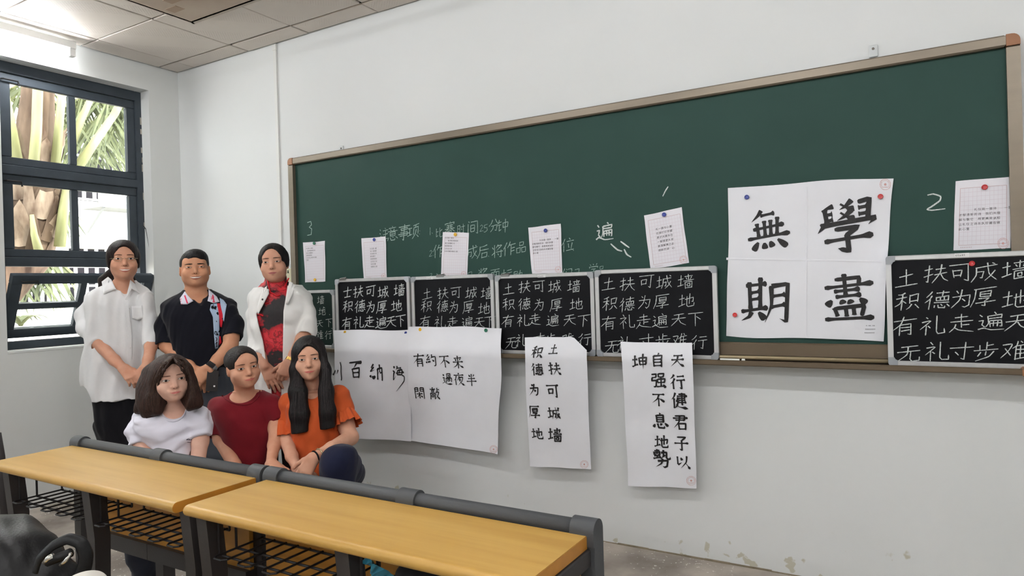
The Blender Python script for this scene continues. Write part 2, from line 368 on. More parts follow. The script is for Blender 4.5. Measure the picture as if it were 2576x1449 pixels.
for k in range(4): make_window(k + 1, -1.75 * k)

# ------------------------------------------------------------ outside the window
OUTW = mat('sunlit_render_wall', (225, 222, 214), 0.9, 0.1, var=0.25, vscale=16, rgb2=(190, 182, 170), thr=(0.30, 0.42))
RAILM = mat('white_rail_paint', (240, 240, 240), 0.5, 0.3)
tag(MB().box((-30, -25, -0.55), (WT - 0.02, 30, -0.45)).build('ground', mat('courtyard_ground', (150, 142, 126), 0.9, 0.1, var=0.3, vscale=3)), kind='structure')
bld = empty('neighbour_building', (-4.6, 2.0, -0.5), 'sunlit pale rendered building with white window grilles outside the window', 'building')
MB().box((-5.4, -4, -0.5), (-4.6, 9, 1.22)).build('wall', OUTW, bld)
MB().box((-5.4, -4, 2.02), (-4.6, 9, 2.62)).build('wall', OUTW, bld)
MB().box((-5.4, -4, 3.6), (-4.6, 9, 6.5)).build('wall', OUTW, bld)
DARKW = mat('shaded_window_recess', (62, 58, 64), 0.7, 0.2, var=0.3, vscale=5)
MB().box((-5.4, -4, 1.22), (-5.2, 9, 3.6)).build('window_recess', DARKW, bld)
def grille(z0, z1):
    for y in np.arange(-0.9, 3.6, 0.135):
        MB().box((-4.62, y, z0), (-4.585, y + 0.032, z1)).build('grille_bar', RAILM, bld)
    for j, z in enumerate(np.arange(z0, z1 + 0.01, (z1 - z0) / 3)):
        MB().box((-4.615, -0.9, z - 0.014), (-4.59, 3.6, z + 0.014)).build('grille_rail', RAILM, bld)
grille(1.24, 2.0); grille(2.64, 3.5)
MB().box((-4.62, 1.2, 1.22), (-4.5, 1.42, 2.02)).build('pier', OUTW, bld)
for y, c in ((0.75, 0.035), (0.95, 0.05), (1.7, 0.04)):
    MB().tube([(-4.53, y, -0.5), (-4.53, y, 1.2)], c, 10).build('drain_pipe', RAILM, bld)
ac = empty('air_conditioner', (-4.3, 2.1, 2.52), 'white air conditioner box on a bracket under the outside grille', 'appliance')
MB().box((-4.58, 1.85, 2.56), (-4.25, 2.25, 2.76), 0.02).build('casing', RAILM, ac)
MB().box((-4.6, 1.65, 2.50), (-4.15, 2.45, 2.54)).build('bracket', mat('grey_steel', (130, 130, 130), 0.5, 0.4), ac)
for y in (1.7, 2.38): MB().tube([(-4.17, y, 2.5), (-4.58, y, 2.2)], 0.015, 6).build('bracket_arm', MATS['grey_steel'], ac)
# palm just outside
TRK = mat('palm_trunk_fibre', (120, 100, 84), 0.85, 0.15, var=0.55, vscale=9, rgb2=(60, 46, 38), stretch=(1, 1, 0.25), bump=0.5, bscale=18)
STEM = mat('palm_leaf_stalk', (170, 166, 124), 0.5, 0.35, var=0.3, vscale=5, rgb2=(128, 128, 84), stretch=(1, 1, 0.3))
LEAF = mat('palm_leaflet', (104, 108, 72), 0.5, 0.3, var=0.35, vscale=6, rgb2=(64, 70, 44))
DRY = mat('dry_palm_sheath', (166, 146, 128), 0.8, 0.15, var=0.5, vscale=12, rgb2=(86, 66, 54), stretch=(1, 1, 0.3))
PX = -1.7
def o3(px, py, x=PX): return at_x(px, py, x)
palm = empty('palm_tree', (PX, 0.0, -0.45), 'brown palm trunk with yellow green stalks and fronds outside the window', 'tree')
P = [o3(-260, 1250), o3(-120, 900), o3(-20, 740), o3(60, 640), o3(84, 550), o3(85, 420), o3(90, 330), o3(95, 250), o3(100, 120)]
tr = MB().tube(P, [0.20, 0.19, 0.19, 0.21, 0.22, 0.18, 0.145, 0.125, 0.11], 20); tr.build('trunk', TRK, palm, True)
# overlapping dry sheaths round the trunk
random.seed(5)
for k in range(34):
    py = random.uniform(400, 660); a = random.uniform(-1.7, 1.5)
    c = o3(88 - max(0, py - 560) * 0.45, py); R_ = (0.22 if py > 480 else 0.18); hgt = random.uniform(0.18, 0.42); w = random.uniform(0.25, 0.6)
    vv = []; n = 6
    for i in range(n + 1):
        t = i / n; rr = R_ + 0.01 + 0.05 * t * random.uniform(0.6, 1.2)
        for s in (-1, -0.5, 0, 0.5, 1):
            ang = a + s * w * (1 - t) ** 0.7 * 0.9
            vv.append((c[0] + rr * math.cos(ang), c[1] + rr * math.sin(ang) + t * 0.05 * math.sin(k), c[2] + t * hgt + 0.02 * abs(s)))
    ff = [(i * 5 + j, i * 5 + j + 1, i * 5 + j + 6, i * 5 + j + 5) for i in range(n) for j in range(4)]
    MB().add(vv, ff).build('sheath', DRY if k % 3 else TRK, palm, True)
def stalk(pts, r0, r1, x=None):
    n = len(pts); MB().tube([o3(p[0], p[1], p[2] if len(p) > 2 else PX) for p in pts], [r0 + (r1 - r0) * i / (n - 1) for i in range(n)], 10, flat=0.7).build('stalk', STEM, palm, True)
stalk([(84, 420, -1.35), (92, 330, -1.35), (96, 200, -1.35), (98, 100, -1.35)], 0.052, 0.05)
stalk([(140, 410, -1.45), (150, 300, -1.45), (160, 180, -1.45)], 0.05, 0.04)
stalk([(190, 430, -1.4), (240, 355, -1.4), (290, 285, -1.4), (330, 200, -1.4)], 0.055, 0.035)
stalk([(182, 360, -1.5), (205, 300, -1.5), (232, 240, -1.5), (250, 180, -1.5)], 0.045, 0.03)
stalk([(45, 420, -1.5), (30, 330, -1.5), (14, 240, -1.5)], 0.06, 0.04)
stalk([(150, 620, -1.42), (160, 530, -1.42), (172, 460, -1.42), (180, 430, -1.42)], 0.06, 0.045)
stalk([(100, 640, -1.4), (86, 590, -1.4), (80, 540, -1.4)], 0.05, 0.02)
def frond(A, B, sag, n, L_, seed, x):
    random.seed(seed); A = o3(*A, x); B = o3(*B, x); mb = MB(); pts = []
    for i in range(n):
        t = i / (n - 1); p = A + (B - A) * t; p[2] -= sag * t * t; p[0] += 0.15 * math.sin(t * 2); pts.append(p)
    MB().tube(pts[::max(1, n // 8)], 0.012, 6).build('rib', STEM, palm)
    for i, p in enumerate(pts):
        t = i / n; l = L_ * (0.55 + 0.45 * math.sin(math.pi * min(1, t + 0.15)))
        for s in (-1, 1):
            d = np.array([random.uniform(-.35, .35), s * random.uniform(0.25, 0.6), -random.uniform(0.6, 1.0)]); d /= np.linalg.norm(d)
            wv = np.cross(d, [1, 0.1, 0]); wv = wv / np.linalg.norm(wv) * 0.013
            q = p + d * l * 0.5 + np.array([0, 0, 0.03]); e_ = p + d * l
            mb.add([p - wv * .6, p + wv * .6, q + wv, q - wv, e_], [(0, 1, 2, 3), (3, 2, 4)])
    tag(mb.build('leaflets', LEAF, palm), kind='stuff')
frond((190, 250), (330, 210), 0.2, 34, 0.75, 1, -2.0)
frond((180, 330), (340, 240), 0.1, 34, 0.8, 2, -2.5)
frond((10, 230), (150, 160), 0.0, 24, 0.9, 3, -2.2)
frond((310, 190), (170, 230), 0.15, 30, 0.9, 4, -2.8)
frond((150, 640), (20, 690), 0.15, 22, 0.5, 6, -2.4)
frond((300, 300), (200, 380), 0.1, 24, 0.6, 8, -3.0)
frond((160, 520), (40, 440), 0.1, 20, 0.5, 9, -2.6)
shrubs = empty('palm_seedling', tuple(o3(75, 840, -2.4)), 'small green palm seedling seen low through the open sash', 'plant')
for k in range(9):
    random.seed(k + 40); c = o3(52, 820, -2.4); a = random.uniform(0, 6.28)
    pts = [c + np.array([math.cos(a) * t * 0.28, math.sin(a) * t * 0.28, 0.34 * t - 0.30 * t * t]) for t in np.linspace(0, 1, 6)]
    MB().tube(pts, [0.016, 0.02, 0.018, 0.014, 0.009, 0.003], 5, flat=0.25).build('leaf', LEAF, shrubs)
# ------------------------------------------------------------ blackboard
BR = mat('bronze_aluminium', (124, 113, 97), 0.38, 0.5, metal=0.35, var=0.10, vscale=30, stretch=(0.1, 1, 1))
TRAYM = mat('dark_bronze_tray', (104, 90, 72), 0.42, 0.5, metal=0.3)
ORG_PL = mat('brown_plastic_corner', (150, 104, 72), 0.5, 0.35)
def board_mat():
    m = mat('green_chalkboard', (44, 70, 63), 0.5, 0.12)
    nt = m.node_tree; N = nt.nodes.new; L = nt.links.new; b = nt.nodes['Principled BSDF']
    tc = N('ShaderNodeTexCoord'); n = N('ShaderNodeTexNoise'); n.inputs['Scale'].default_value = 2.2; n.inputs['Detail'].default_value = 5; L(tc.outputs['Object'], n.inputs['Vector'])
    r = N('ShaderNodeValToRGB'); r.color_ramp.elements[0].color = (*lin((41, 67, 60)), 1); r.color_ramp.elements[1].color = (*lin((49, 76, 69)), 1); L(n.outputs['Fac'], r.inputs[0]); L(r.outputs[0], b.inputs['Base Color'])
    return m
BX0, BX1, BZ0, BZ1 = 1.240, 5.216, 0.955, 2.226; BY = -0.022
bb = empty('chalkboard', (3.2, 0, BZ0), 'long green chalkboard with bronze frame on the front wall', 'chalkboard')
MB().box((BX0 + 0.03, BY, BZ0 + 0.05), (BX1 - 0.03, -0.002, BZ1 - 0.03)).build('writing_surface', board_mat(), bb)
fw = 0.044; fy = -0.046
def frame_bar(a, b, n='frame_bar', m=BR): return MB().box(a, b, 0.006).build(n, m, bb)
frame_bar((BX0 + fw, fy, BZ1 - fw), (BX1 - fw, -0.002, BZ1)); frame_bar((BX0, fy, BZ0 + 0.02), (BX0 + fw, -0.002, BZ1 - fw)); frame_bar((BX1 - fw, fy, BZ0 + 0.02), (BX1, -0.002, BZ1 - fw))
frame_bar((BX0 + fw, fy + 0.004, BZ0 + 0.022), (BX1 - fw, -0.002, BZ0 + 0.085), 'frame_bar', TRAYM)
for x in (BX0, BX1 - fw):
    s0 = [(x, BZ1 - fw), (x + fw, BZ1 - fw), (x + fw, BZ1), (x, BZ1)]
    r_ = 0.026; poly = []
    if x == BX0: poly = [(x, BZ1 - fw), (x + fw, BZ1 - fw), (x + fw, BZ1)] + [(x + r_ - r_ * math.sin(t), BZ1 - r_ + r_ * math.cos(t)) for t in np.linspace(0, math.pi / 2, 6)]
    else: poly = [(x, BZ1), (x, BZ1 - fw), (x + fw, BZ1 - fw)] + [(x + fw - r_ + r_ * math.cos(t), BZ1 - r_ + r_ * math.sin(t)) for t in np.linspace(0, math.pi / 2, 6)]
    MB().prism(poly, fy - 0.003, -0.002, 1).build('corner_cap', ORG_PL, bb)
# tray: shelf and rolled lip
MB().box((BX0 - 0.01, -0.125, BZ0 - 0.002), (BX1 + 0.03, -0.002, BZ0 + 0.004)).build('tray_shelf', TRAYM, bb)
MB().box((BX0 - 0.01, -0.133, BZ0 - 0.012), (BX1 + 0.03, -0.122, BZ0 + 0.012), 0.004).build('tray_lip', TRAYM, bb)
MB().tube([(BX0 + 0.05, fy - 0.006, BZ0 + 0.018), (BX1 - 0.05, fy - 0.006, BZ0 + 0.018)], 0.009, 8).build('tray_highlight', mat('bronze_highlight', (172, 156, 124), 0.35, 0.5, metal=0.3), bb, True)  # paler tube colour stands in for the highlight line above the lip
MB().box((BX1 - 0.03, -0.138, BZ0 - 0.018), (BX1 + 0.04, -0.002, BZ0 + 0.016), 0.006).build('tray_end_cap', ORG_PL, bb)
for px, py in ((855, 374), (2196, 123)):
    p = at_y(px, py, -0.02); b = MB().box((p[0] - 0.016, -0.008, p[2] - 0.03), (p[0] + 0.016, 0.0 - 0.001, p[2] + 0.02), 0.002).build('hanging_bracket', mat('clear_bracket', (196, 200, 200), 0.3, 0.5), bb)
    MB().lathe([(0.005, 0), (0.005, 0.003), (0.002, 0.004)], (p[0], -0.008, p[2] + 0.004), (0, -1, 0), 10).build('screw', mat('screw_steel', (110, 104, 96), 0.4, 0.5, metal=0.6), b)
# chalk lying in the tray
CHALK = mat('white_chalk', (236, 236, 230), 0.9, 0.1)
p = at_y(1845, 914, -0.085)
tag(MB().tube([(p[0] - 0.055, -0.098, BZ0 + 0.011), (p[0] + 0.03, -0.098, BZ0 + 0.011)], 0.0055, 10).build('chalk_stick', CHALK), 'long white chalk stick lying in the tray between the slates', 'chalk')
tag(MB().tube([(p[0] + 0.040, -0.10, BZ0 + 0.011), (p[0] + 0.054, -0.098, BZ0 + 0.011)], 0.0065, 10).build('chalk_stick', CHALK), 'short stub of white chalk at the right end of the long stick', 'chalk')
# trunking and socket box left of the board
TRK2 = mat('white_trunking', (222, 223, 220), 0.5, 0.35)
tr = empty('cable_trunking', (1.10, 0, 1.5), 'thin white cable trunking running down the front wall', 'conduit')
MB().box((1.088, -0.012, 1.50), (1.116, -0.0005, H - 0.004), 0.003).build('cover', TRK2, tr)
MB().box((1.084, -0.016, H - 0.05), (1.120, -0.0005, H - 0.006), 0.003).build('end_clip', TRK2, tr)
sb = empty('socket_box', (1.205, 0, 1.38), 'yellowed plastic socket box at the left edge of the chalkboard', 'socket')
q = at_y(731, 692, -0.03)
MB().box((q[0] - 0.028, -0.04, q[2] - 0.055), (q[0] + 0.022, -0.0005, q[2] + 0.045), 0.005).build('box', mat('yellowed_plastic', (206, 200, 170), 0.5, 0.35), sb)
MB().box((q[0] - 0.02, -0.018, q[2] + 0.05), (q[0] + 0.02, -0.0005, q[2] + 0.075), 0.003).build('clip', MATS['clear_bracket'], sb)

# ------------------------------------------------------------ handwriting: stroke library on a 100 x 100 grid
CH = {
'土': 'h22,45 76,40;v49,12 49,86;h6,90 94,86', '士': 'h10,42 90,36;v49,8 49,84;h24,88 80,84',
'扶': 'h6,30 40,26;k24,6 25,90 14,82;h5,64 42,50;h52,30 90,26;h46,54 96,49;p70,6 68,50 38,94;n69,52 80,76 99,92',
'可': 'h5,16 95,12;v20,38 24,72;z20,40 54,37 50,70;h24,66 52,64;k78,14 79,92 64,84',
'城': 'h4,38 36,34;v20,10 20,80;h2,84 38,72;h40,34 92,27;p46,34 44,66 34,94;z48,54 64,52 62,80 54,76;n66,8 74,56 98,90;p90,50 78,74 60,94;d82,10 92,20',
'墙': 'h4,38 34,34;v19,10 19,78;h2,82 36,70;h44,22 90,18;v66,6 66,44;d50,28 56,40;p84,26 76,40;h38,48 98,44;v46,58 48,98;z46,60 90,56 88,96;z58,70 76,68 75,84;v58,70 60,86;h60,84 76,83;h48,94 88,92',
'积': 'p38,8 24,16 8,18;h4,38 46,32;v27,14 27,94;p26,40 18,60 2,74;d30,46 42,60;v56,22 58,62;z56,24 90,20 86,56;h58,54 88,52;p66,66 60,80 48,92;d76,66 96,90',
'德': 'p26,6 18,22 4,34;p28,28 20,46 2,62;v20,46 20,96;h42,18 94,14;v68,4 66,32;v44,34 46,56;z44,36 92,32 88,54;v60,36 60,52;v74,35 74,52;h46,54 90,52;h38,64 96,61;d42,74 38,88;k52,72 56,88 80,88 80,78;d64,70 70,78;d84,70 96,82',
'为': 'd24,10 34,22;p46,6 36,54 6,92;k10,40 76,34 72,80 60,92 50,84;d46,50 58,64',
'厚': 'h14,12 94,8;p18,12 16,60 2,96;v36,26 38,52;z36,28 78,24 76,50;h38,38 76,36;h38,50 76,48;z34,60 74,58 56,70;k56,70 58,94 46,90;h20,78 96,74',
'地': 'h4,40 40,35;v22,12 22,82;h2,86 42,72;k42,46 92,34 88,64 80,60;v68,6 68,72;k52,26 53,80 60,90 94,88 97,68',
'有': 'h6,24 96,18;p48,4 36,40 2,72;v34,42 34,96;k34,44 76,41 76,92 66,88;h36,58 74,56;h36,72 74,70',
'礼': 'd24,6 34,18;p8,32 42,28 4,66;v26,46 26,96;d32,50 44,62;k64,6 64,80 72,90 96,88 97,70',
'走': 'h24,24 76,20;v50,6 50,42;h8,44 92,40;v50,44 52,72;h52,58 80,55;p30,54 24,72 4,94;n24,70 44,84 97,92',
'遍': 'd10,12 20,24;z6,42 22,40 16,62 26,74;n2,84 20,76 50,90 98,90;d62,4 70,12;z40,22 90,18 86,34;h42,34 86,32;p40,22 40,56 30,76;v46,46 46,76;k46,46 88,43 88,74 82,72;v60,46 60,72;v74,45 74,72;h48,59 86,57',
'天': 'h20,22 82,18;h8,48 94,43;p50,20 46,52 6,92;n50,50 66,74 97,92', '下': 'h4,16 96,12;v48,16 48,96;d56,36 78,54',
'无': 'h20,20 82,16;h6,46 94,42;p46,20 42,56 6,94;k58,46 56,80 64,90 92,90 95,70', '寸': 'h6,34 96,28;k64,6 64,90 50,82;d28,50 40,66',
'步': 'v50,6 50,44;h52,24 78,21;v26,22 28,44;h6,48 96,43;v52,52 52,76;d32,56 22,74;p82,54 64,80 16,97',
'难': 'p6,24 38,20 26,56 2,86;d12,40 38,76;p60,6 54,26 42,44;v54,30 54,97;d70,8 76,18;h54,30 92,26;h54,50 88,47;h54,70 88,67;h52,92 96,88;v72,28 72,90',
'行': 'p30,6 20,22 4,34;p32,30 22,50 2,66;v22,50 22,97;h48,18 92,14;h42,42 97,37;k72,40 73,92 60,84',
'無': 'p36,3 28,14 12,28;h34,15 66,11;h14,48 86,38;h2,70 99,60;v24,33 28,66;v41,28 42,66;v56,27 56,64;v72,20 69,64;d26,78 14,98;d39,80 41,95;d53,78 59,92;d70,74 90,92',
'學': 'p26,10 10,16;v12,15 16,42;h14,26 25,24;h15,37 26,35;p56,1 46,12 37,18;n38,7 48,15 62,22;p57,20 46,30 33,38;n38,23 50,32 64,40;z66,6 86,2 83,40;h68,17 83,15;h68,29 83,27;p8,40 9,48 1,58;k6,46 96,36 85,48;z30,54 68,50 48,66;k50,64 54,94 36,88;h12,76 92,66',
'期': 'h10,18 52,14;v17,10 20,70;v40,1 40,70;h20,33 38,31;h20,48 38,46;h0,72 56,66;p22,74 16,84 2,92;d36,74 50,90;p62,20 62,60 50,97;k62,21 94,16 92,96 80,90;h64,42 90,38;h62,64 90,60',
'盡': 'v44,1 44,50;z24,14 72,10 70,28;h4,30 98,22;h22,38 72,34;h24,50 74,46;d16,58 6,70;d36,57 38,66;d50,57 54,65;d70,54 82,66;v20,74 26,92;z20,75 78,69 72,91;v42,75 44,92;v57,73 57,90;h0,98 94,95',
'約': 'p30,4 18,18 8,22;p36,20 20,36 6,44;h8,46 38,40;d8,56 4,70;d22,54 24,68;d32,52 40,64;p64,4 56,24 46,38;k56,24 92,20 86,84 74,92 66,84;d62,46 74,58',
'不': 'h6,14 94,10;p54,14 40,44 4,72;v50,36 50,96;d60,42 92,64',
'来': 'h18,22 82,18;d28,28 36,40;p72,26 62,40;h6,50 94,46;v50,4 50,97;p48,52 34,74 4,90;n52,52 66,74 97,90',
'過': 'd10,12 20,24;z6,42 22,40 16,62 26,74;n2,84 20,76 50,90 98,90;v48,8 48,38;z48,8 80,6 78,36;z58,20 66,20 66,32;h44,38 84,36;v38,44 38,78;k38,45 92,41 90,74 82,72;z52,54 74,52 74,64;v52,54 54,66;h54,66 74,64',
'夜': 'd48,2 54,12;h6,20 96,16;p30,24 20,46 2,62;v20,46 20,94;p56,26 48,46 34,60;p52,38 88,34 74,66 36,96;d54,46 64,60;n52,56 68,78 98,94',
'半': 'd26,10 36,26;p74,8 64,26;h18,40 84,36;h4,62 96,57;v50,4 50,98',
'閑': 'v10,10 10,96;z10,10 40,8 38,38;h12,22 38,21;h12,36 38,35;v60,8 60,36;k60,8 92,6 92,94 82,90;h60,21 90,20;h60,34 90,34;h24,56 78,53;v50,42 50,92;p50,56 40,72 24,84;n52,56 62,72 78,82',
'敲': 'd26,2 32,10;h6,18 54,15;v20,24 22,38;z20,25 42,23 40,37;h22,36 40,35;v10,48 10,96;k10,48 52,45 52,92 44,90;v22,60 22,78;z22,60 40,58 39,76;h22,76 40,75;v72,4 72,34;h72,20 92,17;p58,40 88,36 76,66 50,96;n60,48 74,72 99,94',
'海': 'd10,6 22,14;p2,34 14,42 8,56 0,96 22,70;p46,2 40,18 30,28;h42,16 78,14;z46,30 38,60 76,58;h28,50 98,42;p46,31 84,26 80,60 98,70 94,100 52,140 18,172;d56,36 62,46',
'納': 'p34,0 12,24 30,22;p34,18 4,46 40,36;d8,70 0,84;d14,84 22,78 26,90 40,74;v62,30 58,98;k62,31 98,22 94,104 86,96;p80,2 78,40 66,60;n78,40 84,50 90,58',
'百': 'z2,10 98,0 92,10 60,10;p60,10 44,30 34,40;v22,44 28,98;z22,46 78,38 70,98;h30,68 70,64;h28,94 72,92',
'川': 'p0,88 4,96 26,62 28,66 24,92;p58,58 44,84 36,88;z88,0 92,30 86,70 84,120 78,136',
'坤': 'h2,42 36,38;v18,14 18,80;h0,86 38,70;v46,28 50,74;z46,30 94,26 90,70;h50,50 90,48;h50,72 90,68;p70,4 70,60 69,99',
'自': 'p56,2 48,16;v22,20 24,97;k22,22 80,18 78,97 70,93;h26,44 76,42;h26,64 76,62;h26,88 76,86',
'强': 'z6,14 36,10 34,32;h8,34 34,31;k10,34 6,54 38,50 34,88 22,94 16,86;z50,8 86,6 82,28;v50,8 52,30;h52,28 84,26;v44,42 46,66;z44,44 94,40 90,64;h46,64 92,62;v68,32 68,86;h40,90 90,86;d82,76 98,96',
'息': 'p54,0 48,12;v28,14 30,58;z28,16 72,13 70,58;h30,30 70,28;h30,43 70,41;h30,56 70,54;d18,70 8,90;k34,66 38,90 72,92 74,78;d50,64 58,74;d78,62 96,80',
'勢': 'h10,10 38,8;v24,0 24,28;h2,20 44,17;d14,24 8,34;d32,24 40,32;h6,38 42,35;h2,52 46,44;v24,30 24,50;p60,2 58,34 42,56;k46,18 78,14 76,44 84,52 97,48 98,36;d56,28 66,38;k26,66 82,60 76,92 62,99 52,92;p54,52 46,78 14,99',
'健': 'p28,4 18,28 2,46;v18,36 18,97;z46,12 84,9 82,34;h36,24 97,20;h46,36 84,33;h44,48 86,45;h40,60 90,57;v66,2 66,76;z34,36 44,34 34,54 44,54 36,76;p36,76 30,86 22,92;n30,70 48,86 99,94',
'君': 'z18,12 78,8 76,36;h4,26 97,21;h20,38 76,35;p48,12 40,50 6,88;v36,58 40,97;z36,60 82,56 78,96;h40,92 80,90',
'子': 'z22,10 78,6 52,30;k52,28 56,92 38,84;h4,50 97,44', '以': 'v14,16 16,70;p16,72 42,54;d36,22 46,40;p78,8 72,50 34,94;n70,58 82,74 97,96',
'注': 'd8,12 18,22;d4,38 14,46;p6,84 22,58;d58,4 66,14;h36,26 92,22;h40,54 88,50;h30,88 98,84;v64,26 64,86',
'意': 'd48,2 54,8;h20,16 80,13;d34,22 38,30;d64,20 58,30;h8,36 92,32;v28,42 30,66;z28,43 72,40 70,64;h30,53 70,51;h30,65 70,63;d14,78 8,92;z32,74 36,92 68,93 70,84;d50,72 56,80;d78,72 92,86',
'事': 'h6,14 94,10;z26,24 74,21 72,34;v26,24 28,38;h28,36 72,34;z20,48 76,45 76,70;h4,58 96,55;h20,71 76,68;k50,2 50,96 38,90',
'项': 'h4,28 36,24;v20,26 20,70;h2,76 38,66;h46,12 96,8;p70,12 62,24;v52,28 52,74;z52,29 90,26 90,72;p72,38 68,70 42,96;d76,76 94,94',
'比': 'z16,10 16,86 40,74;h16,44 40,40;p84,24 58,44;z56,8 56,84 64,92 92,88 94,68',
'赛': 'd48,2 52,10;z12,26 10,18 90,14 82,26;h24,32 76,30;h22,44 78,42;v38,26 38,54;v60,25 60,54;h8,56 94,53;p36,56 6,78;n62,56 96,76;v34,68 34,84;z34,68 66,66 66,84;p50,70 44,86 22,98;d56,86 76,98',
'时': 'v12,20 12,80;z12,20 40,18 40,78;h12,48 40,47;h12,78 40,77;h48,36 98,32;k80,8 80,92 68,84;d58,50 66,64',
'间': 'd14,4 22,14;v12,22 12,96;k36,12 90,8 90,94 78,88;v34,34 34,78;z34,34 66,32 66,78;h34,55 66,54;h34,77 66,76',
'分': 'p38,6 26,32 4,52;n60,4 74,30 97,48;k24,54 76,50 70,90 56,84;p46,54 40,76 16,96',
'钟': 'p24,4 16,22 4,36;h14,24 40,20;h8,44 40,40;z24,42 24,84 42,72;v52,28 54,64;z52,30 94,26 90,62;h54,62 90,60;v72,4 72,98',
'作': 'p28,4 18,28 2,48;v18,36 18,96;p54,4 46,26 34,42;h48,26 96,22;v64,26 64,97;h64,48 90,45;h64,68 92,65',
'成': 'h14,26 94,20;p18,26 16,62 2,94;k18,48 44,46 42,78 32,74;n56,4 66,60 97,92;p86,44 70,72 50,92;d76,6 86,14',
'后': 'p82,4 54,12 22,16;p22,14 20,60 2,96;h22,40 96,36;v40,58 42,94;z40,60 84,57 80,92;h42,90 82,88',
'将': 'd8,20 18,34;v28,4 28,96;p28,56 4,72;p58,4 40,26;p52,16 88,14 44,46;d62,24 70,32;h38,58 98,54;k80,42 80,94 68,88;d54,68 62,78',
'品': 'v34,6 36,38;z34,8 70,5 68,36;h36,36 68,34;v8,52 10,92;z8,54 42,51 40,90;h10,90 40,88;v56,52 58,92;z56,54 92,50 90,88;h58,90 90,87',
'位': 'p28,4 18,28 2,48;v18,36 18,96;d60,4 68,16;h40,28 94,24;d52,42 58,72;p82,38 72,80;h36,90 98,86',
'面': 'h6,10 94,6;p52,10 40,26;v14,28 16,96;z14,29 86,25 86,96;v38,30 38,90;v62,29 62,88;h38,50 62,49;h38,68 62,67;h16,94 86,92',
'标': 'h4,32 44,28;v24,4 24,96;p24,36 4,66;d30,44 42,56;h52,16 92,12;h48,38 98,34;k74,38 74,94 64,88;d58,54 48,78;d86,54 96,76',
'奖': 'd12,14 20,26;v34,4 34,44;p34,26 8,46;p58,2 42,24;p54,14 88,10 50,44;d62,24 70,32;h4,62 96,56;p50,48 44,70 6,96;n52,60 70,80 98,96',
'助': 'v12,12 12,84;z12,12 42,10 42,76;h12,34 42,33;h12,54 42,53;h2,86 50,72;k54,34 92,30 86,90 74,82;p72,6 68,60 46,96',
'口': 'v20,24 24,84;z20,26 80,22 74,82;h24,80 76,78', '们': 'p28,4 18,28 2,48;v18,36 18,96;d44,8 52,18;v42,28 42,96;k60,16 94,12 94,94 82,88',
'记': 'd14,8 24,20;z6,40 28,38 24,84 40,72;z50,18 88,14 86,46;h52,48 86,45;z50,48 50,84 58,92 94,90 96,72',
'学': 'd18,8 26,22;d44,4 50,18;p80,4 70,20;z12,42 10,32 90,28 84,40;z30,50 68,47 50,60;k50,60 52,94 40,88;h6,72 96,67',
'1': 'v50,10 50,90', '2': 'z30,24 52,10 70,24 60,48 24,88 80,84', '3': 'z30,16 62,12 64,34 46,46 68,58 62,86 30,88', '5': 'z74,12 36,14 32,44 66,46 70,76 40,92 26,84', ':': 'd48,30 54,38;d48,66 54,74', '.': 'd40,82 50,90', '、': 'd36,76 54,92',
}
def catmull(P, n):
    P = [np.array(p, float) for p in P]
    if len(P) == 2: return [P[0] + (P[1] - P[0]) * t for t in np.linspace(0, 1, n)]
    out = []; Q = [2 * P[0] - P[1]] + P + [2 * P[-1] - P[-2]]; m = max(3, n // (len(P) - 1) + 1)
    for i in range(1, len(Q) - 2):
        for t in np.linspace(0, 1, m, endpoint=(i == len(Q) - 3)):
            a, b, c, d = Q[i - 1:i + 3]; k = 0.35
            out.append(b + (c - b) * (3 * t * t - 2 * t ** 3) * 1.0 + k * ((c - a) * (t - 2 * t * t + t ** 3) + (d - b) * (t ** 3 - t * t)) * 0.8)
    return out
def wid(kind, t):
    if kind == 'h': return 0.72 + 0.55 * math.exp(-((t - 0.02) / 0.10) ** 2) + 0.75 * math.exp(-((t - 0.93) / 0.10) ** 2) - (0.55 if t > 0.985 else 0) - (0.5 if t < 0.01 else 0)
    if kind == 'v': return 0.92 + 0.45 * math.exp(-((t - 0.04) / 0.09) ** 2) + 0.25 * math.exp(-((t - 0.92) / 0.08) ** 2) - (0.5 if t > 0.985 else 0) - (0.4 if t < 0.01 else 0)
    if kind == 'p': return max(0.12, 1.25 * (1 - t) ** 0.75) if t > 0.03 else 0.8
    if kind == 'n': return 0.45 + 1.35 * math.exp(-((t - 0.78) / 0.20) ** 2) if t < 0.8 else max(0.08, 1.8 * (1 - t) / 0.2)
    if kind == 'd': return max(0.2, 0.35 + 1.35 * math.sin(math.pi * min(1, t * 0.62 + 0.05)) * (1 if t < 0.9 else (1 - t) / 0.1 * 0.6 + 0.4))
    if kind == 'k': return 1.0 + 0.25 * math.exp(-((t - 0.03) / 0.08) ** 2) if t < 0.85 else max(0.12, 1.1 * (1 - t) / 0.15)
    return 1.0 if 0.02 < t < 0.97 else 0.6
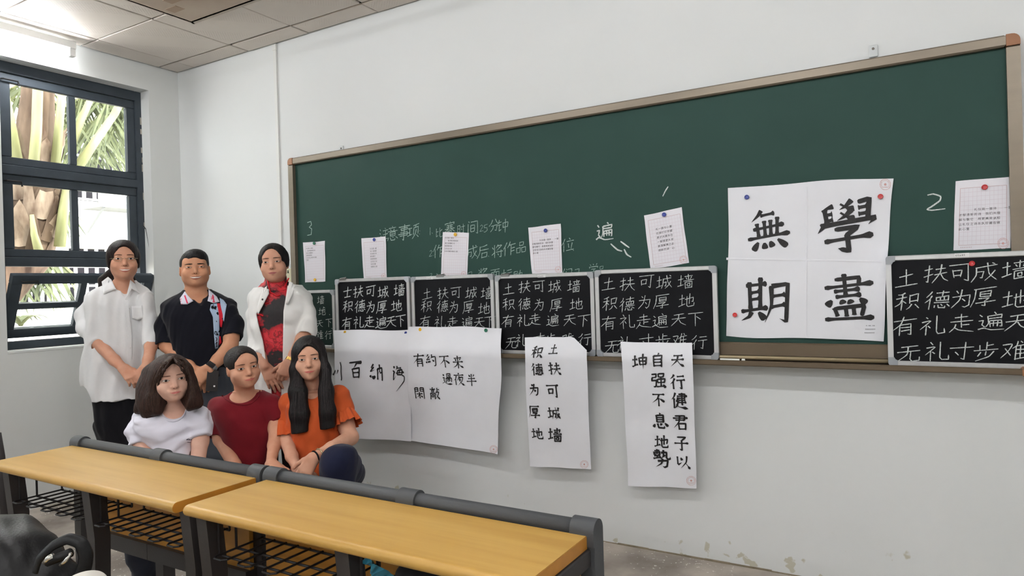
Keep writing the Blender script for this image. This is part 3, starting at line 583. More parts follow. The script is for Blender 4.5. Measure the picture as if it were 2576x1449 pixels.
def glyph(ch, w, chalk, jit, rnd):
    """ribbons (list of quad strips) for one character, unit box, y down; w = stroke width in box units"""
    V = []; F = []; li = 0
    sh = rnd.uniform(-0.05, 0.05) + (0.07 if chalk else 0); rise = rnd.uniform(0.05, 0.13) if chalk else 0.02
    for st in CH[ch].split(';'):
        kind = st[0]; pts = [tuple(float(a) / 100 for a in q.split(',')) for q in st[1:].split()]
        pts = [(x + rnd.uniform(-jit, jit) - sh * (y - .5), y + rnd.uniform(-jit, jit) - rise * (x - .5)) for x, y in pts]
        sharp = kind in 'zk' and len(pts) > 2
        if sharp:
            P = []
            for i in range(len(pts) - 1):
                a, b = np.array(pts[i]), np.array(pts[i + 1])
                for t in np.linspace(0, 1, 5 if chalk else 8, endpoint=(i == len(pts) - 2)): P.append(a + (b - a) * t)
        else: P = catmull(pts, 9 if chalk else 16)
        n = len(P); L0 = np.cumsum([0] + [np.linalg.norm(P[i + 1] - P[i]) for i in range(n - 1)]); tot = L0[-1] + 1e-9
        b0 = len(V)
        for i in range(n):
            d = P[min(i + 1, n - 1)] - P[max(i - 1, 0)]; d = d / (np.linalg.norm(d) + 1e-9); nn = np.array([-d[1], d[0]])
            t = L0[i] / tot
            ww = w * 0.5 * (wid(kind, t) if not chalk else (0.75 + 0.4 * rnd.random()) * (1.15 - 0.45 * t if kind in 'pn' else 1) * (0.6 if t > 0.97 else 1))
            for s in (-1, 1): V.append((*(P[i] + nn * s * ww), li))
        for i in range(n - 1): F.append((b0 + 2 * i, b0 + 2 * i + 1, b0 + 2 * i + 3, b0 + 2 * i + 2))
        li += 1
    return V, F
def place_glyph(ch, px, py, hpx, depth, m, parent, name, w, chalk=False, jit=0.012, wpx=None, off=0.0012, rnd=random, xs=1.0):
    """depth: y of surface as function (x,z) or number; px,py centre, hpx height in photo pixels"""
    fy_ = depth if callable(depth) else (lambda x, z: depth)
    c = at_y(px, py, fy_(*at_y(px, py, -0.05)[[0, 2]])); dist = (c - CAM) @ FWD; hm = hpx * dist / FPX
    V, F = glyph(ch, w, chalk, jit, rnd); out = []
    for u, v, li in V:
        x = c[0] + (u - 0.5) * hm * xs; z = c[2] - (v - 0.5) * hm
        out.append((x, fy_(x, z) - off - li * 0.00006, z))
    return MB().add(out, [f for f in F]).build(name, m, parent)

CHALKM = mat('chalk_writing', (214, 219, 216), 0.95, 0.05, var=0.6, vscale=420, rgb2=(120, 128, 126), thr=(0.32, 0.5))
CHALKB = mat('faint_chalk_writing', (176, 196, 186), 0.95, 0.05, var=0.6, vscale=420, rgb2=(86, 116, 106), thr=(0.34, 0.55))
rc = random.Random(4)
def tf(ox, oy, s): return lambda x, y: (ox + x / s, oy + y / s)
T5 = tf(720, 360, 3.623); T6 = tf(740, 660, 2.898); T7 = tf(1240, 460, 3.019); T8 = tf(1260, 820, 3.37); TB = tf(1800, 420, 2.786); TR_ = tf(2176, 420, 2.6825); T3 = tf(600, 580, 3.45)
def board_chars(T, lst, s):
    for ch, x, y, h in lst:
        a, b = T(x, y); place_glyph(ch, a, b, h / s, BY, CHALKB, bb, 'chalk_character', 0.05, True, 0.02, rnd=rc, off=0.0008)
board_chars(T5, [('注', 893, 830, 120), ('意', 970, 825, 140), ('事', 1075, 815, 150), ('项', 1160, 805, 140), (':', 1216, 812, 80), ('1', 1312, 805, 90), ('、', 1334, 800, 60), ('比', 1395, 815, 100), ('赛', 1490, 775, 130), ('时', 1592, 780, 95), ('间', 1700, 770, 130), ('2', 1780, 775, 75), ('5', 1818, 775, 85), ('分', 1895, 750, 120), ('钟', 1972, 755, 130),
                 ('2', 1318, 1005, 70), ('.', 1346, 1005, 50), ('作', 1390, 985, 130), ('成', 1695, 995, 130), ('后', 1795, 990, 130), ('、', 1848, 1010, 60), ('将', 1925, 985, 130), ('3', 1320, 1215, 70), ('注', 1408, 1225, 110), ('口', 1675, 1195, 70), ('奖', 1795, 1195, 120), ('面', 1905, 1200, 110)], 3.623)
board_chars(T7, [('作', 125, 500, 115), ('品', 215, 490, 95), ('位', 570, 470, 110), ('、', 615, 490, 60), ('标', 105, 700, 100), ('助', 190, 705, 90), ('们', 562, 690, 90), ('记', 622, 690, 90), ('学', 765, 655, 90), ('品', 822, 665, 70)], 3.019)
board_chars(lambda x, y: (x, y), [('3', 779, 574, 44)], 1)
def chalk_line(pxs, w, n='chalk_mark'):
    P = catmull(pxs, 12); out = []; ff = []
    for i, p in enumerate(P):
        d = P[min(i + 1, len(P) - 1)] - P[max(i - 1, 0)]; d /= np.linalg.norm(d) + 1e-9; q = np.array([-d[1], d[0]])
        t = i / (len(P) - 1); ww = w * (0.4 + 0.6 * math.sin(math.pi * (0.15 + 0.75 * t)))
        for s in (-1, 1): a = at_y(*(p + q * s * ww / 2), BY - 0.001); out.append(tuple(a))
    for i in range(len(P) - 1): ff.append((2 * i, 2 * i + 1, 2 * i + 3, 2 * i + 2))
    MB().add(out, ff).build(n, CHALKM, bb)
a, b = T7(850, 372); place_glyph('遍', a, b, 50, BY, CHALKM, bb, 'chalk_character', 0.07, True, 0.012, rnd=rc)
for L_ in ([(1536, 613), (1553, 628), (1565, 632)], [(1561, 607), (1573, 616), (1583, 623)], [(1570, 627), (1577, 640), (1588, 647)]): chalk_line(L_, 4)
chalk_line([(1681, 469), (1674, 480), (1667, 494)], 3)
for x in (2332,): chalk_line([(2333, 491), (2348, 488), (2366, 494), (2364, 505), (2343, 520), (2332, 527), (2345, 529), (2378, 525)], 4)

# ------------------------------------------------------------ slates standing in the tray
ALU = mat('brushed_aluminium_frame', (205, 206, 206), 0.35, 0.5, metal=0.35, var=0.08, vscale=40, stretch=(1, 1, 0.05)); GREYP = mat('grey_plastic_corner', (158, 162, 166), 0.5, 0.35)
SLB = mat('black_slate_face', (26, 26, 30), 0.55, 0.12, var=0.35, vscale=5, rgb2=(18, 18, 21), thr=(0.35, 0.75)); SLG = mat('green_black_slate_face', (30, 46, 42), 0.55, 0.12, var=0.2, vscale=5)
STEEL = mat('clip_steel', (140, 140, 138), 0.35, 0.5, metal=0.6)
def slate(x0, x1, z1, y, label, face=SLB, corner=GREYP, clip=None, tag_px=None):
    z0 = BZ0 + 0.0045; r = empty('slate', ((x0 + x1) / 2, y, z0), label, 'slate', 'slates standing in the chalk tray')
    f = 0.020; yb = y + 0.010; yf = y - 0.008
    MB().box((x0 + f * .6, y - 0.002, z0 + f * .6), (x1 - f * .6, y + 0.006, z1 - f * .6)).build('face', face, r)
    for a, b in (((x0 + 0.03, yf, z1 - f), (x1 - 0.03, yb, z1)), ((x0 + 0.03, yf, z0), (x1 - 0.03, yb, z0 + f)), ((x0, yf, z0 + 0.03), (x0 + f, yb, z1 - 0.03)), ((x1 - f, yf, z0 + 0.03), (x1, yb, z1 - 0.03))):
        MB().box(a, b, 0.003).build('frame_bar', ALU, r)
    c = 0.034; rr = 0.012
    for sx in (0, 1):
        for sz in (0, 1):
            X = lambda t: (x0 + t) if sx == 0 else (x1 - t)
            Z = lambda t: (z0 + t) if sz == 0 else (z1 - t)
            poly = [(X(rr * (1 - math.sin(t))), Z(rr * (1 - math.cos(t)))) for t in np.linspace(0, math.pi / 2, 5)] + []
            poly = [(X(c), Z(0))] + poly + [(X(0), Z(c)), (X(f + 0.002), Z(c)), (X(f + 0.006), Z(f + 0.006)), (X(c), Z(f + 0.002))]
            if sx != sz: poly = poly[::-1]
            MB().prism(poly, yf - 0.003, yb + 0.001, 1).build('corner', corner, r)
    if clip is not None:
        cx = x0 + clip * (x1 - x0)
        k = MB().box((cx - 0.03, yf - 0.004, z1 - 0.008), (cx + 0.022, yb, z1 + 0.006), 0.002).build('hanger_clip', STEEL, r)
        MB().tube([(cx - 0.02, yf - 0.005, z1 + 0.004), (cx + 0.03, yf - 0.005, z1 + 0.009)], 0.0025, 6).build('wire', STEEL, k)
    return r
WHITEC = mat('pale_plastic_corner', (196, 200, 206), 0.5, 0.35)
SY = -0.062
S0 = slate(1.066, 1.652, 1.337, SY + 0.003, 'dark green slate half hidden behind the woman in the white jacket', SLG, GREYP)
S1 = slate(1.667, 2.268, 1.402, SY, 'black slate with pale corners, leftmost of the black slates', SLB, WHITEC, 0.12)
S2 = slate(2.284, 2.858, 1.398, SY, 'black slate above the white sheet with nine small characters', SLB, GREYP, 0.38)
S3 = slate(2.870, 3.456, 1.388, SY, 'black slate with a steel clip on top, above the narrow ten-character sheet', SLB, GREYP, 0.12)
S4 = slate(3.463, 4.069, 1.394, SY, 'black slate just left of the big four-character sheet', SLB, GREYP)
S5 = slate(4.752, 5.362, 1.404, SY - 0.012, 'black slate at the right end of the tray with a red magnet', SLB, GREYP)
def slate_text(S, T, s, rows, h, w=0.062, yy=SY, m=CHALKM):
    for ch, x, y in rows:
        a, b = T(x, y); place_glyph(ch, a, b, h / s, yy - 0.002, m, S, 'chalk_character', w * 0.85, True, 0.022, rnd=rc, off=0.001, xs=1.08)
slate_text(S0, T3, 3.45, [('墙', 715, 600), ('、', 750, 640), ('地', 725, 700), ('.', 795, 700), ('天', 706, 805), ('下', 785, 800), ('.', 815, 820), ('难', 708, 905), ('行', 782, 905)], 82, 0.055, SY + 0.003)
slate_text(S1, T6, 2.898, [('士', 390, 217), ('扶', 468, 215), ('可', 556, 210), ('城', 650, 215), ('墙', 768, 200), ('积', 393, 318), ('德', 482, 320), ('为', 563, 325), ('厚', 640, 325), ('地', 747, 315), ('有', 385, 445), ('礼', 470, 437), ('走', 550, 432), ('遍', 635, 440), ('天', 707, 430), ('下', 778, 425)], 98, 0.075)
slate_text(S2, T6, 2.898, [('土', 970, 225), ('扶', 1083, 225), ('可', 1178, 220), ('城', 1292, 220), ('墙', 1405, 220), ('积', 967, 318), ('德', 1083, 320), ('为', 1170, 325), ('厚', 1270, 325), ('地', 1385, 335), ('有', 957, 432), ('礼', 1063, 435), ('走', 1155, 437), ('遍', 1262, 440), ('天', 1350, 437), ('下', 1428, 432)], 98, 0.05)
slate_text(S3, T7, 3.019, [('土', 120, 803), ('扶', 240, 790), ('可', 350, 785), ('城', 470, 785), ('墙', 617, 782), ('积', 120, 920), ('德', 240, 920), ('为', 358, 925), ('厚', 482, 925), ('地', 633, 920), ('有', 115, 1050), ('礼', 228, 1045), ('走', 320, 1035), ('遍', 455, 1045), ('天', 583, 1037), ('下', 690, 1045), ('无', 140, 1212), ('礼', 215, 1195), ('寸', 345, 1188), ('步', 440, 1188), ('难', 570, 1188), ('行', 698, 1190)], 104, 0.055)
slate_text(S4, T7, 3.019, [('土', 880, 762), ('扶', 1020, 768), ('可', 1165, 748), ('城', 1300, 752), ('墙', 1465, 745), ('积', 890, 915), ('德', 1020, 922), ('为', 1160, 905), ('厚', 1280, 900), ('地', 1470, 892), ('有', 880, 1065), ('礼', 1020, 1052), ('走', 1145, 1050), ('遍', 1270, 1050), ('天', 1410, 1035), ('下', 1540, 1032), ('无', 905, 1240), ('礼', 1000, 1220), ('寸', 1165, 1200), ('步', 1290, 1195), ('难', 1420, 1195), ('行', 1568, 1210)], 118, 0.05)
slate_text(S5, TR_, 2.6825, [('土', 282, 745), ('扶', 475, 720), ('可', 645, 712), ('成', 810, 710), ('墙', 1015, 690), ('积', 290, 905), ('德', 490, 898), ('为', 660, 890), ('厚', 800, 875), ('地', 1015, 890), ('有', 265, 1075), ('礼', 455, 1070), ('走', 650, 1055), ('遍', 850, 1045), ('天', 1030, 1045), ('下', 1150, 1040), ('无', 295, 1255), ('礼', 485, 1245), ('寸', 650, 1245), ('步', 815, 1240), ('难', 1010, 1235), ('行', 1160, 1230)], 140, 0.055, SY - 0.012)
def font_text(body, size, loc_px, y, m, parent, name):
    c = at_y(*loc_px, y); vv = []; ff = []
    for k, ch in enumerate(body):
        v, f = font_glyph(ch); b0 = len(vv); vv += [(c[0] + a * size + k * size * 0.62, y, c[2] + b * size) for a, b, _ in v]; ff += [tuple(q + b0 for q in p) for p in f]
    return tag(MB().add(vv, ff).build(name, m, parent), kind='stuff')
INKG = mat('grey_print', (90, 90, 92), 0.7, 0.2)
for S_, px, py in ((S3, 1353, 697), (S5, 2403, 645), (S2, 1073, 702)):
    yy = SY - 0.0095 if S_ is not S5 else SY - 0.0215
    q = at_y(px, py, yy); MB().box((q[0] - 0.002, yy + 0.0006, q[2] - 0.003), (q[0] + 0.045, yy + 0.001, q[2] + 0.012)).build('size_label', mat('label_white', (225, 225, 225), 0.5, 0.3), S_)
    font_text('60x45', 0.011, (px, py), yy, INKG, S_, 'size_print')
# ------------------------------------------------------------ sheets of paper
PAPER = mat('white_rice_paper', (232, 233, 238), 0.85, 0.15, var=0.04, vscale=6, bump=0.25, bscale=14)
PAPER2 = mat('white_copy_paper', (230, 228, 234), 0.8, 0.2, bump=0.08, bscale=12)
INK = mat('black_brush_ink', (22, 21, 22), 0.55, 0.35, var=0.3, vscale=120, rgb2=(44, 42, 42))
STAMP = mat('red_stamp_ink', (204, 146, 140), 0.8, 0.15, var=0.5, vscale=300, rgb2=(226, 206, 204), thr=(0.35, 0.55))
GRID = mat('pale_printed_grid', (218, 208, 216), 0.8, 0.15); BORDER = mat('dusky_pink_border', (204, 182, 186), 0.8, 0.15)
PENCIL = mat('grey_pen_writing', (92, 90, 94), 0.8, 0.15)
def sheet(name, label, C4, depth, nu, nv, m, group, cut=None, edge=0.0, seed=0, cat='paper'):
    """C4: TL,TR,BR,BL photo pixels; depth(x,z) -> y of the paper"""
    rnd = np.random.default_rng(seed); TL, TR, BR, BL = [np.array(c, float) for c in C4]
    ex = [rnd.uniform(-1, 1, 4) * edge for _ in range(4)]
    V = []
    for j in range(nv + 1):
        v = j / nv
        for i in range(nu + 1):
            u = i / nu
            p = (TL * (1 - u) + TR * u) * (1 - v) + (BL * (1 - u) + BR * u) * v
            for k in range(4):
                s = math.sin(math.pi * (k + 1) * v) ; t = math.sin(math.pi * (k + 1) * u)
                p = p + np.array([(ex[0][k] * (1 - u) + ex[1][k] * u) * s, (ex[2][k] * (1 - v) + ex[3][k] * v) * t]) / (k + 1)
            if cut is not None: p = cut(u, v, p)
            w = at_y(p[0], p[1], -0.06)
            for _ in range(3): w = at_y(p[0], p[1], depth(w[0], w[2]))
            V.append(tuple(w))
    F = [(j * (nu + 1) + i, (j + 1) * (nu + 1) + i, (j + 1) * (nu + 1) + i + 1, j * (nu + 1) + i + 1) for j in range(nv) for i in range(nu)]
    mid = np.mean(V, axis=0)
    r = empty(name, mid, label, cat, group)
    o = MB().add(V, F).build('sheet', m, r, True)
    return r
def hang(y_top, y_lip, y_bot, z_bot, amp, seed):
    rr = np.random.default_rng(seed); a = rr.uniform(0, 6.28, 6); k = rr.uniform(5, 16, 3); q = rr.uniform(6, 20, 3)
    def f(x, z):
        if z > 1.10: y = y_top
        elif z > 0.955: t = (1.10 - z) / 0.145; t = t * t * (3 - 2 * t); y = y_top + (y_lip - y_top) * t
        else: t = min(1, (0.955 - z) / (0.955 - z_bot)); y = y_lip + (y_bot - y_lip) * t ** 0.8
        env = 0.25 + 0.75 * min(1, max(0, (1.3 - z) / 0.5))
        return y + amp * env * (math.sin(k[0] * x + 3 * math.sin(2 * z + a[0]) + a[1]) + 0.6 * math.sin(q[0] * z + a[2]) + 0.45 * math.sin(k[1] * x + q[1] * z + a[3]) + 0.3 * math.sin(k[2] * 1.6 * x - q[2] * 1.4 * z + a[4]))
    return f
def flat(y, amp, seed, curl=0.0, x0=0, z0=0):
    rr = np.random.default_rng(seed); a = rr.uniform(0, 6.28, 4)
    return lambda x, z: y - amp * (1.2 + math.sin(9 * x + a[0]) + 0.7 * math.sin(12 * z + a[1]) + 0.4 * math.sin(23 * x - 17 * z + a[2]))
def stamp(px, py, rpx, depth, parent, off=0.0012):
    mb = MB(); fy_ = depth
    def ring(r0, r1, a0=0, a1=2 * math.pi, n=28):
        out = []
        for i in range(n + 1):
            t = a0 + (a1 - a0) * i / n
            for r in (r0, r1):
                w = at_y(px + r * math.cos(t), py + r * math.sin(t), fy_(*at_y(px, py, -0.06)[[0, 2]])); out.append((w[0], fy_(w[0], w[2]) - off, w[2]))
        mb.add(out, [(2 * i, 2 * i + 1, 2 * i + 3, 2 * i + 2) for i in range(n)])
    ring(rpx * 0.93, rpx)
    for k in range(14):
        t = math.pi * (0.85 + 1.3 * k / 13); ring(rpx * 0.62, rpx * 0.82, t - 0.05, t + 0.045, 3); ring(rpx * 0.70, rpx * 0.75, t - 0.07, t + 0.07, 3)
    ring(0.0, rpx * 0.22, 0, 2 * math.pi, 10)
    for k in (-1, 0, 1):
        out = []
        for sx in (-1, 1):
            for sy in (0.45, 0.53): 
                w = at_y(px + sx * rpx * 0.62, py + rpx * (sy + 0.03 * k), fy_(*at_y(px, py, -0.06)[[0, 2]])); out.append((w[0], fy_(w[0], w[2]) - off, w[2]))
        if k == 0: mb.add(out, [(0, 1, 3, 2)])
    mb.build('red_stamp', STAMP, parent)
rb = random.Random(9)
def brush(parent, T, s, depth, lst, w=0.105):
    for ch, x, y, h in lst:
        a, b = T(x, y); place_glyph(ch, a, b, h / s, depth, INK, parent, 'brush_character', w, False, 0.008, rnd=rb, off=0.0016)
GP = 'calligraphy sheets hung on the board'
dA = hang(-0.083, -0.148, -0.10, 0.55, 0.0045, 1)
PA = sheet('calligraphy_sheet', 'white sheet with four cursive brush characters beside the woman in orange', [(839, 831), (1034, 829), (1034, 1111), (846, 1101)], dA, 22, 30, PAPER, GP, edge=3, seed=1)
brush(PA, T6, 2.898, dA, [('川', 318, 775, 100), ('百', 452, 783, 124), ('納', 597, 800, 118), ('海', 765, 808, 112)], 0.10)
dB = hang(-0.090, -0.156, -0.10, 0.5, 0.005, 2)
PB = sheet('calligraphy_sheet', 'large white sheet with three short rows of nine brush characters', [(1028, 822), (1262, 826), (1252, 1143), (1032, 1108)], dB, 26, 32, PAPER, GP, edge=5, seed=2)
brush(PB, T6, 2.898, dB, [('有', 912, 713, 108), ('約', 1000, 715, 98), ('不', 1098, 722, 98), ('来', 1196, 727, 102), ('過', 1118, 850, 92), ('夜', 1203, 852, 98), ('半', 1296, 857, 96), ('閑', 915, 953, 94), ('敲', 1027, 957, 96)], 0.085)
stamp(1242, 1130, 10, dB, PB)
dC = hang(-0.083, -0.148, -0.08, 0.42, 0.0038, 3)
def cutC(u, v, p):      # torn, folded-over top right corner
    lim = 0.78; 
    if u > lim and v < 0.22: p = p + np.array([0, max(0, (u - lim) / (1 - lim) * 36 * (1 - v / 0.22))])
    return p
PC = sheet('calligraphy_sheet', 'narrow white sheet with torn corner and ten brush characters in two columns', [(1320, 849), (1476, 845), (1487, 1181), (1333, 1173)], dC, 20, 34, PAPER, GP, cut=cutC, edge=2, seed=3)
brush(PC, T8, 3.37, dC, [('土', 445, 195, 96), ('扶', 455, 362, 124), ('可', 440, 550, 130), ('城', 450, 738, 122), ('墙', 460, 920, 132), ('积', 305, 222, 112), ('德', 310, 368, 116), ('为', 290, 540, 118), ('厚', 285, 727, 116), ('地', 308, 910, 110)], 0.10)
stamp(1470, 1168, 10, dC, PC)
dD = hang(-0.083, -0.148, -0.07, 0.38, 0.0038, 4)
PD = sheet('calligraphy_sheet', 'narrow white sheet with three columns of bold brush characters beside the chalk stick', [(1561, 859), (1741, 862), (1752, 1229), (1580, 1222)], dD, 20, 34, PAPER, GP, edge=2, seed=4)
brush(PD, T8, 3.37, dD, [('天', 1498, 290, 128), ('行', 1500, 472, 140), ('健', 1516, 633, 148), ('君', 1525, 815, 140), ('子', 1530, 997, 132), ('以', 1545, 1152, 128), ('自', 1328, 290, 124), ('强', 1337, 460, 134), ('不', 1340, 625, 124), ('息', 1352, 805, 142), ('地', 1362, 978, 124), ('勢', 1367, 1122, 154), ('坤', 1178, 298, 134)], 0.105)
stamp(1739, 1209, 12, dD, PD)
dE = flat(-0.028, 0.0035, 5)
dEs = lambda x, z: dE(x, z)
PE = sheet('calligraphy_sheet', 'big creased white sheet with four huge brush characters right of the slates', [(1831, 473), (2248, 449), (2223, 859), (1827, 845)], lambda x, z: dE(x, z) if x < 4.74 or z > 1.42 else min(dE(x, z), -0.028 - 0.055 * min(1, (x - 4.74) / 0.015)), 30, 30, PAPER, GP, edge=4, seed=5)
brush(PE, TB, 2.786, dE, [('無', 370, 440, 292), ('學', 922, 420, 384), ('期', 350, 935, 330), ('盡', 935, 908, 330)], 0.085)
stamp(2227, 464, 14, dE, PE)
for k, z in enumerate((0,)):
    cr = MB()
    for (xa, ya, xb, yb) in ((1827, 651, 2236, 658), (2030, 470, 2028, 850)):
        n = 24; out = []
        for i in range(n + 1):
            t = i / n; X_, Y_ = xa + (xb - xa) * t, ya + (yb - ya) * t
            for s in (-1, 0, 1):
                if xa == xb or abs(xa - xb) < 5: w = at_y(X_ + s * 3, Y_, -0.03)
                else: w = at_y(X_, Y_ + s * 3, -0.03)
                out.append((w[0], dE(w[0], w[2]) - 0.0012 - (0.0007 if s == 0 else -0.0006), w[2]))
        cr.add(out, [(3 * i + a, 3 * i + a + 1, 3 * i + a + 4, 3 * i + a + 3) for i in range(n) for a in range(2)])
    cr.build('fold_ridge', PAPER, PE)
tiny = MB()
for r_ in range(3):
    for k in range(8):
        if r_ == 0 and k % 3 == 1: continue
        w = at_y(2180 + k * 3.2 - r_ * 2, 819 + r_ * 9, -0.03); tiny.box((w[0] - .0013, dE(w[0], w[2]) - .002, w[2] - .002), (w[0] + .0013, dE(w[0], w[2]) - .0014, w[2] + .002))
tag(tiny.build('pencil_notes', mat('faint_pencil', (150, 150, 154), 0.8, 0.1), PE), kind='stuff')

# small squared sheets with handwriting
SM = {
 1: ([(762, 610), (817.4, 605.7), (818.5, 708), (767.5, 710.5)], 'small squared sheet hanging between the green and yellow magnets'),
 2: ([(909, 599.6), (969.8, 594.6), (973, 701), (915.4, 703)], 'small squared sheet with eight short lines of writing in the middle'),
 3: ([(1114, 584), (1179.6, 585.8), (1174.9, 696.7), (1109, 696)], 'small squared sheet under a single yellow magnet'),
 4: ([(1328.8, 572.6), (1410.6, 562.7), (1414.6, 686), (1338.7, 688.6)], 'small squared sheet standing over the slate with the steel clip, blue magnet'),
 5: ([(1620, 542), (1715, 521), (1733.5, 661), (1636.5, 677)], 'small squared sheet tilted most, right of the large chalk character'),
 6: ([(2404, 456), (2542, 445), (2542, 624), (2398.6, 630)], 'small squared sheet at the right edge of the chalkboard under a red magnet')}
TXT = {1: ['礼仪是一首诗', ' 首浓郁清新的诗', '我们共理解它', '那是更美的', '让礼仪之诗永久珍藏', '彼此'],
       2: ['礼仪是一首', '诗一首清新', '的诗我们共', '解与歌它', '那是更美的', '让礼仪之诗', '永久珍藏', '在彼此心里'],
       3: ['礼仪是一首诗', '  首浓郁清新的诗', '我们共理解与它', '用更美的知', '让礼仪之诗', '永久珍藏在彼此心里'],
       4: ['    礼仪是一首诗  一首', '浓郁清新的诗 我们共理', '解与歌它 用更美来认知', '让礼仪之诗永久珍藏在彼', '此心里'],
       5: ['礼一我与心里', '仪首们它珍藏', '是浓共是永在', '一郁理更久彼', '首清解美之此', '诗新的诗 心'],
       6: ['    礼仪是一首诗  一首', '浓郁清新的诗 我们共理', '解与歌它 用更美来认知', '让礼仪之诗永久珍藏在彼', '此心里']}
START = {1: (0.14, 0.16, 0.052, 0.058), 2: (0.36, 0.27, 0.056, 0.062), 3: (0.12, 0.13, 0.056, 0.060), 4: (0.10, 0.30, 0.060, 0.066), 5: (0.28, 0.30, 0.072, 0.078), 6: (0.10, 0.43, 0.068, 0.068)}
for k, (C4, lab) in SM.items():
    dp = flat(-0.0235, 0.0012, 20 + k)
    r = sheet('handwriting_sheet', lab, C4, dp, 8, 10, PAPER2, 'small squared handwriting sheets', edge=0.8, seed=30 + k)
    TL, TR, BR, BL = [np.array(c) for c in C4]
    def uv(u, v): 
        p = (TL * (1 - u) + TR * u) * (1 - v) + (BL * (1 - u) + BR * u) * v; w = at_y(p[0], p[1], -0.026); return np.array([w[0], dp(w[0], w[2]) - 0.0007, w[2]])
    g = MB(); bd = MB()
    def line(mb, u0, v0, u1, v1, th):
        n = 6
        a, b = uv(u0, v0), uv(u1, v1); d = (b - a); d[1] = 0; d /= np.linalg.norm(d); nn = np.array([-d[2], 0, d[0]]) * th / 2; out = []
        for i in range(n + 1):
            t = i / n; c = uv(u0 + (u1 - u0) * t, v0 + (v1 - v0) * t); out += [tuple(c - nn), tuple(c + nn)]
        mb.add(out, [(2 * i, 2 * i + 1, 2 * i + 3, 2 * i + 2) for i in range(n)])
    t0 = 0.11 if k not in (1,) else 0.1
    for i in range(1, 13): line(g, 0.09, t0 + (0.93 - t0) * i / 13, 0.93, t0 + (0.93 - t0) * i / 13, 0.0011)
    for i in range(1, 11): line(g, 0.09 + 0.84 * i / 11, t0, 0.09 + 0.84 * i / 11, 0.93, 0.0009)
    for e_ in ((0.09, t0, 0.93, t0), (0.09, 0.93, 0.93, 0.93), (0.09, t0, 0.09, 0.93), (0.93, t0, 0.93, 0.93)): line(bd, *e_, 0.0018)
    g.build('printed_grid', GRID, r); bd.build('printed_border', BORDER, r)
    u0, v0, du, dv = START[k]
    hgt = np.linalg.norm(uv(0, 1) - uv(0, 0)); wdt = np.linalg.norm(uv(1, 0) - uv(0, 0)); ax = (uv(1, 0) - uv(0, 0)) / wdt; sz = min(du * wdt, dv * hgt) * 0.92
    for j, row in enumerate(TXT[k]):
        row = row.rstrip()
        vv = []; ff = []
        for i, chx in enumerate(row):
            if chx == ' ': continue
            v, fc = font_glyph(chx); c = uv(u0 + i * du, v0 + j * dv); b0 = len(vv)
            vv += [tuple(c + ax * ((a - 0.4) * sz) + np.array([0, -0.0003, (b - 0.3) * sz])) for a, b, _ in v]
            ff += [tuple(q + b0 for q in p_) for p_ in fc]
        tag(MB().add(vv, ff).build('pen_writing', PENCIL, r), kind='stuff')
    if k != 1:
        sp = (TL * 0.13 + TR * 0.87) * 0.07 + (BL * 0.13 + BR * 0.87) * 0.93; stamp(sp[0], sp[1], {2: 6, 3: 6.5, 4: 8, 5: 10, 6: 14}[k], lambda x, z: dp(x, z), r, 0.0009)
    q = uv(0.1, 0.965); tb = MB()
    for i in range(7): w = uv(0.13 + 0.03 * i, 0.963); tb.box((w[0] - .0012, w[1] - .0002, w[2] - .002), (w[0] + .0012, w[1], w[2] + .002))
    tb.build('printed_footer', BORDER, r)

# ------------------------------------------------------------ round magnets
MAGC = {'red': mat('red_magnet', (186, 26, 30), 0.3, 0.5, coat=0.4), 'blue': mat('blue_magnet', (26, 48, 140), 0.3, 0.5, coat=0.4), 'yellow': mat('yellow_magnet', (230, 178, 20), 0.3, 0.5, coat=0.4), 'green': mat('green_magnet', (18, 112, 82), 0.3, 0.5, coat=0.4)}
MG = [('green', 791, 612, 'top of the leftmost small sheet', -0.026), ('yellow', 793, 704, 'bottom of the leftmost small sheet', -0.026),
      ('blue', 942, 603, 'small sheet with eight short lines', -0.026), ('yellow', 1146, 590, 'top of the small sheet above the chalk writing', -0.026), ('blue', 1373, 580, 'upright small sheet left of the large chalk character', -0.026),
      ('blue', 1671, 540, 'tilted small sheet right of the large chalk character', -0.026), ('red', 2477, 471, 'small sheet at the far right of the chalkboard', -0.026), ('blue', 1879, 496, 'top left of the big four-character sheet', -0.034),
      ('red', 2215, 494.5, 'top right of the big four-character sheet', -0.034), ('red', 1849, 792, 'bottom left of the big four-character sheet', -0.034), ('red', 2445, 663, 'top of the rightmost slate', SY - 0.0165),
      ('yellow', 869, 836, 'top left of the cursive sheet', -0.085), ('blue', 1022, 838, 'top right of the cursive sheet', -0.085), ('yellow', 1058, 829, 'top left of the nine-character sheet', -0.09), ('green', 1223, 831, 'top right of the nine-character sheet', -0.09),
      ('green', 1336, 859, 'top left of the torn narrow sheet', -0.085), ('red', 1417, 861, 'top of the torn narrow sheet', -0.085), ('yellow', 1594, 871, 'top left of the bold three-column sheet', -0.085), ('blue', 1690, 873, 'top right of the bold three-column sheet', -0.085)]
for col, px, py, where, y in MG:
    p = at_y(px, py, y)
    o = MB().lathe([(0.0095, 0), (0.0105, 0.002), (0.0105, 0.0045), (0.0088, 0.0072), (0.0082, 0.0064), (0.0040, 0.0068), (0.0, 0.0072)], (p[0], y, p[2]), (0, -1, 0), 20).build('magnet', MAGC[col], smooth=True)
    tag(o, col + ' round magnet on the ' + where, 'magnet', 'round coloured magnets')

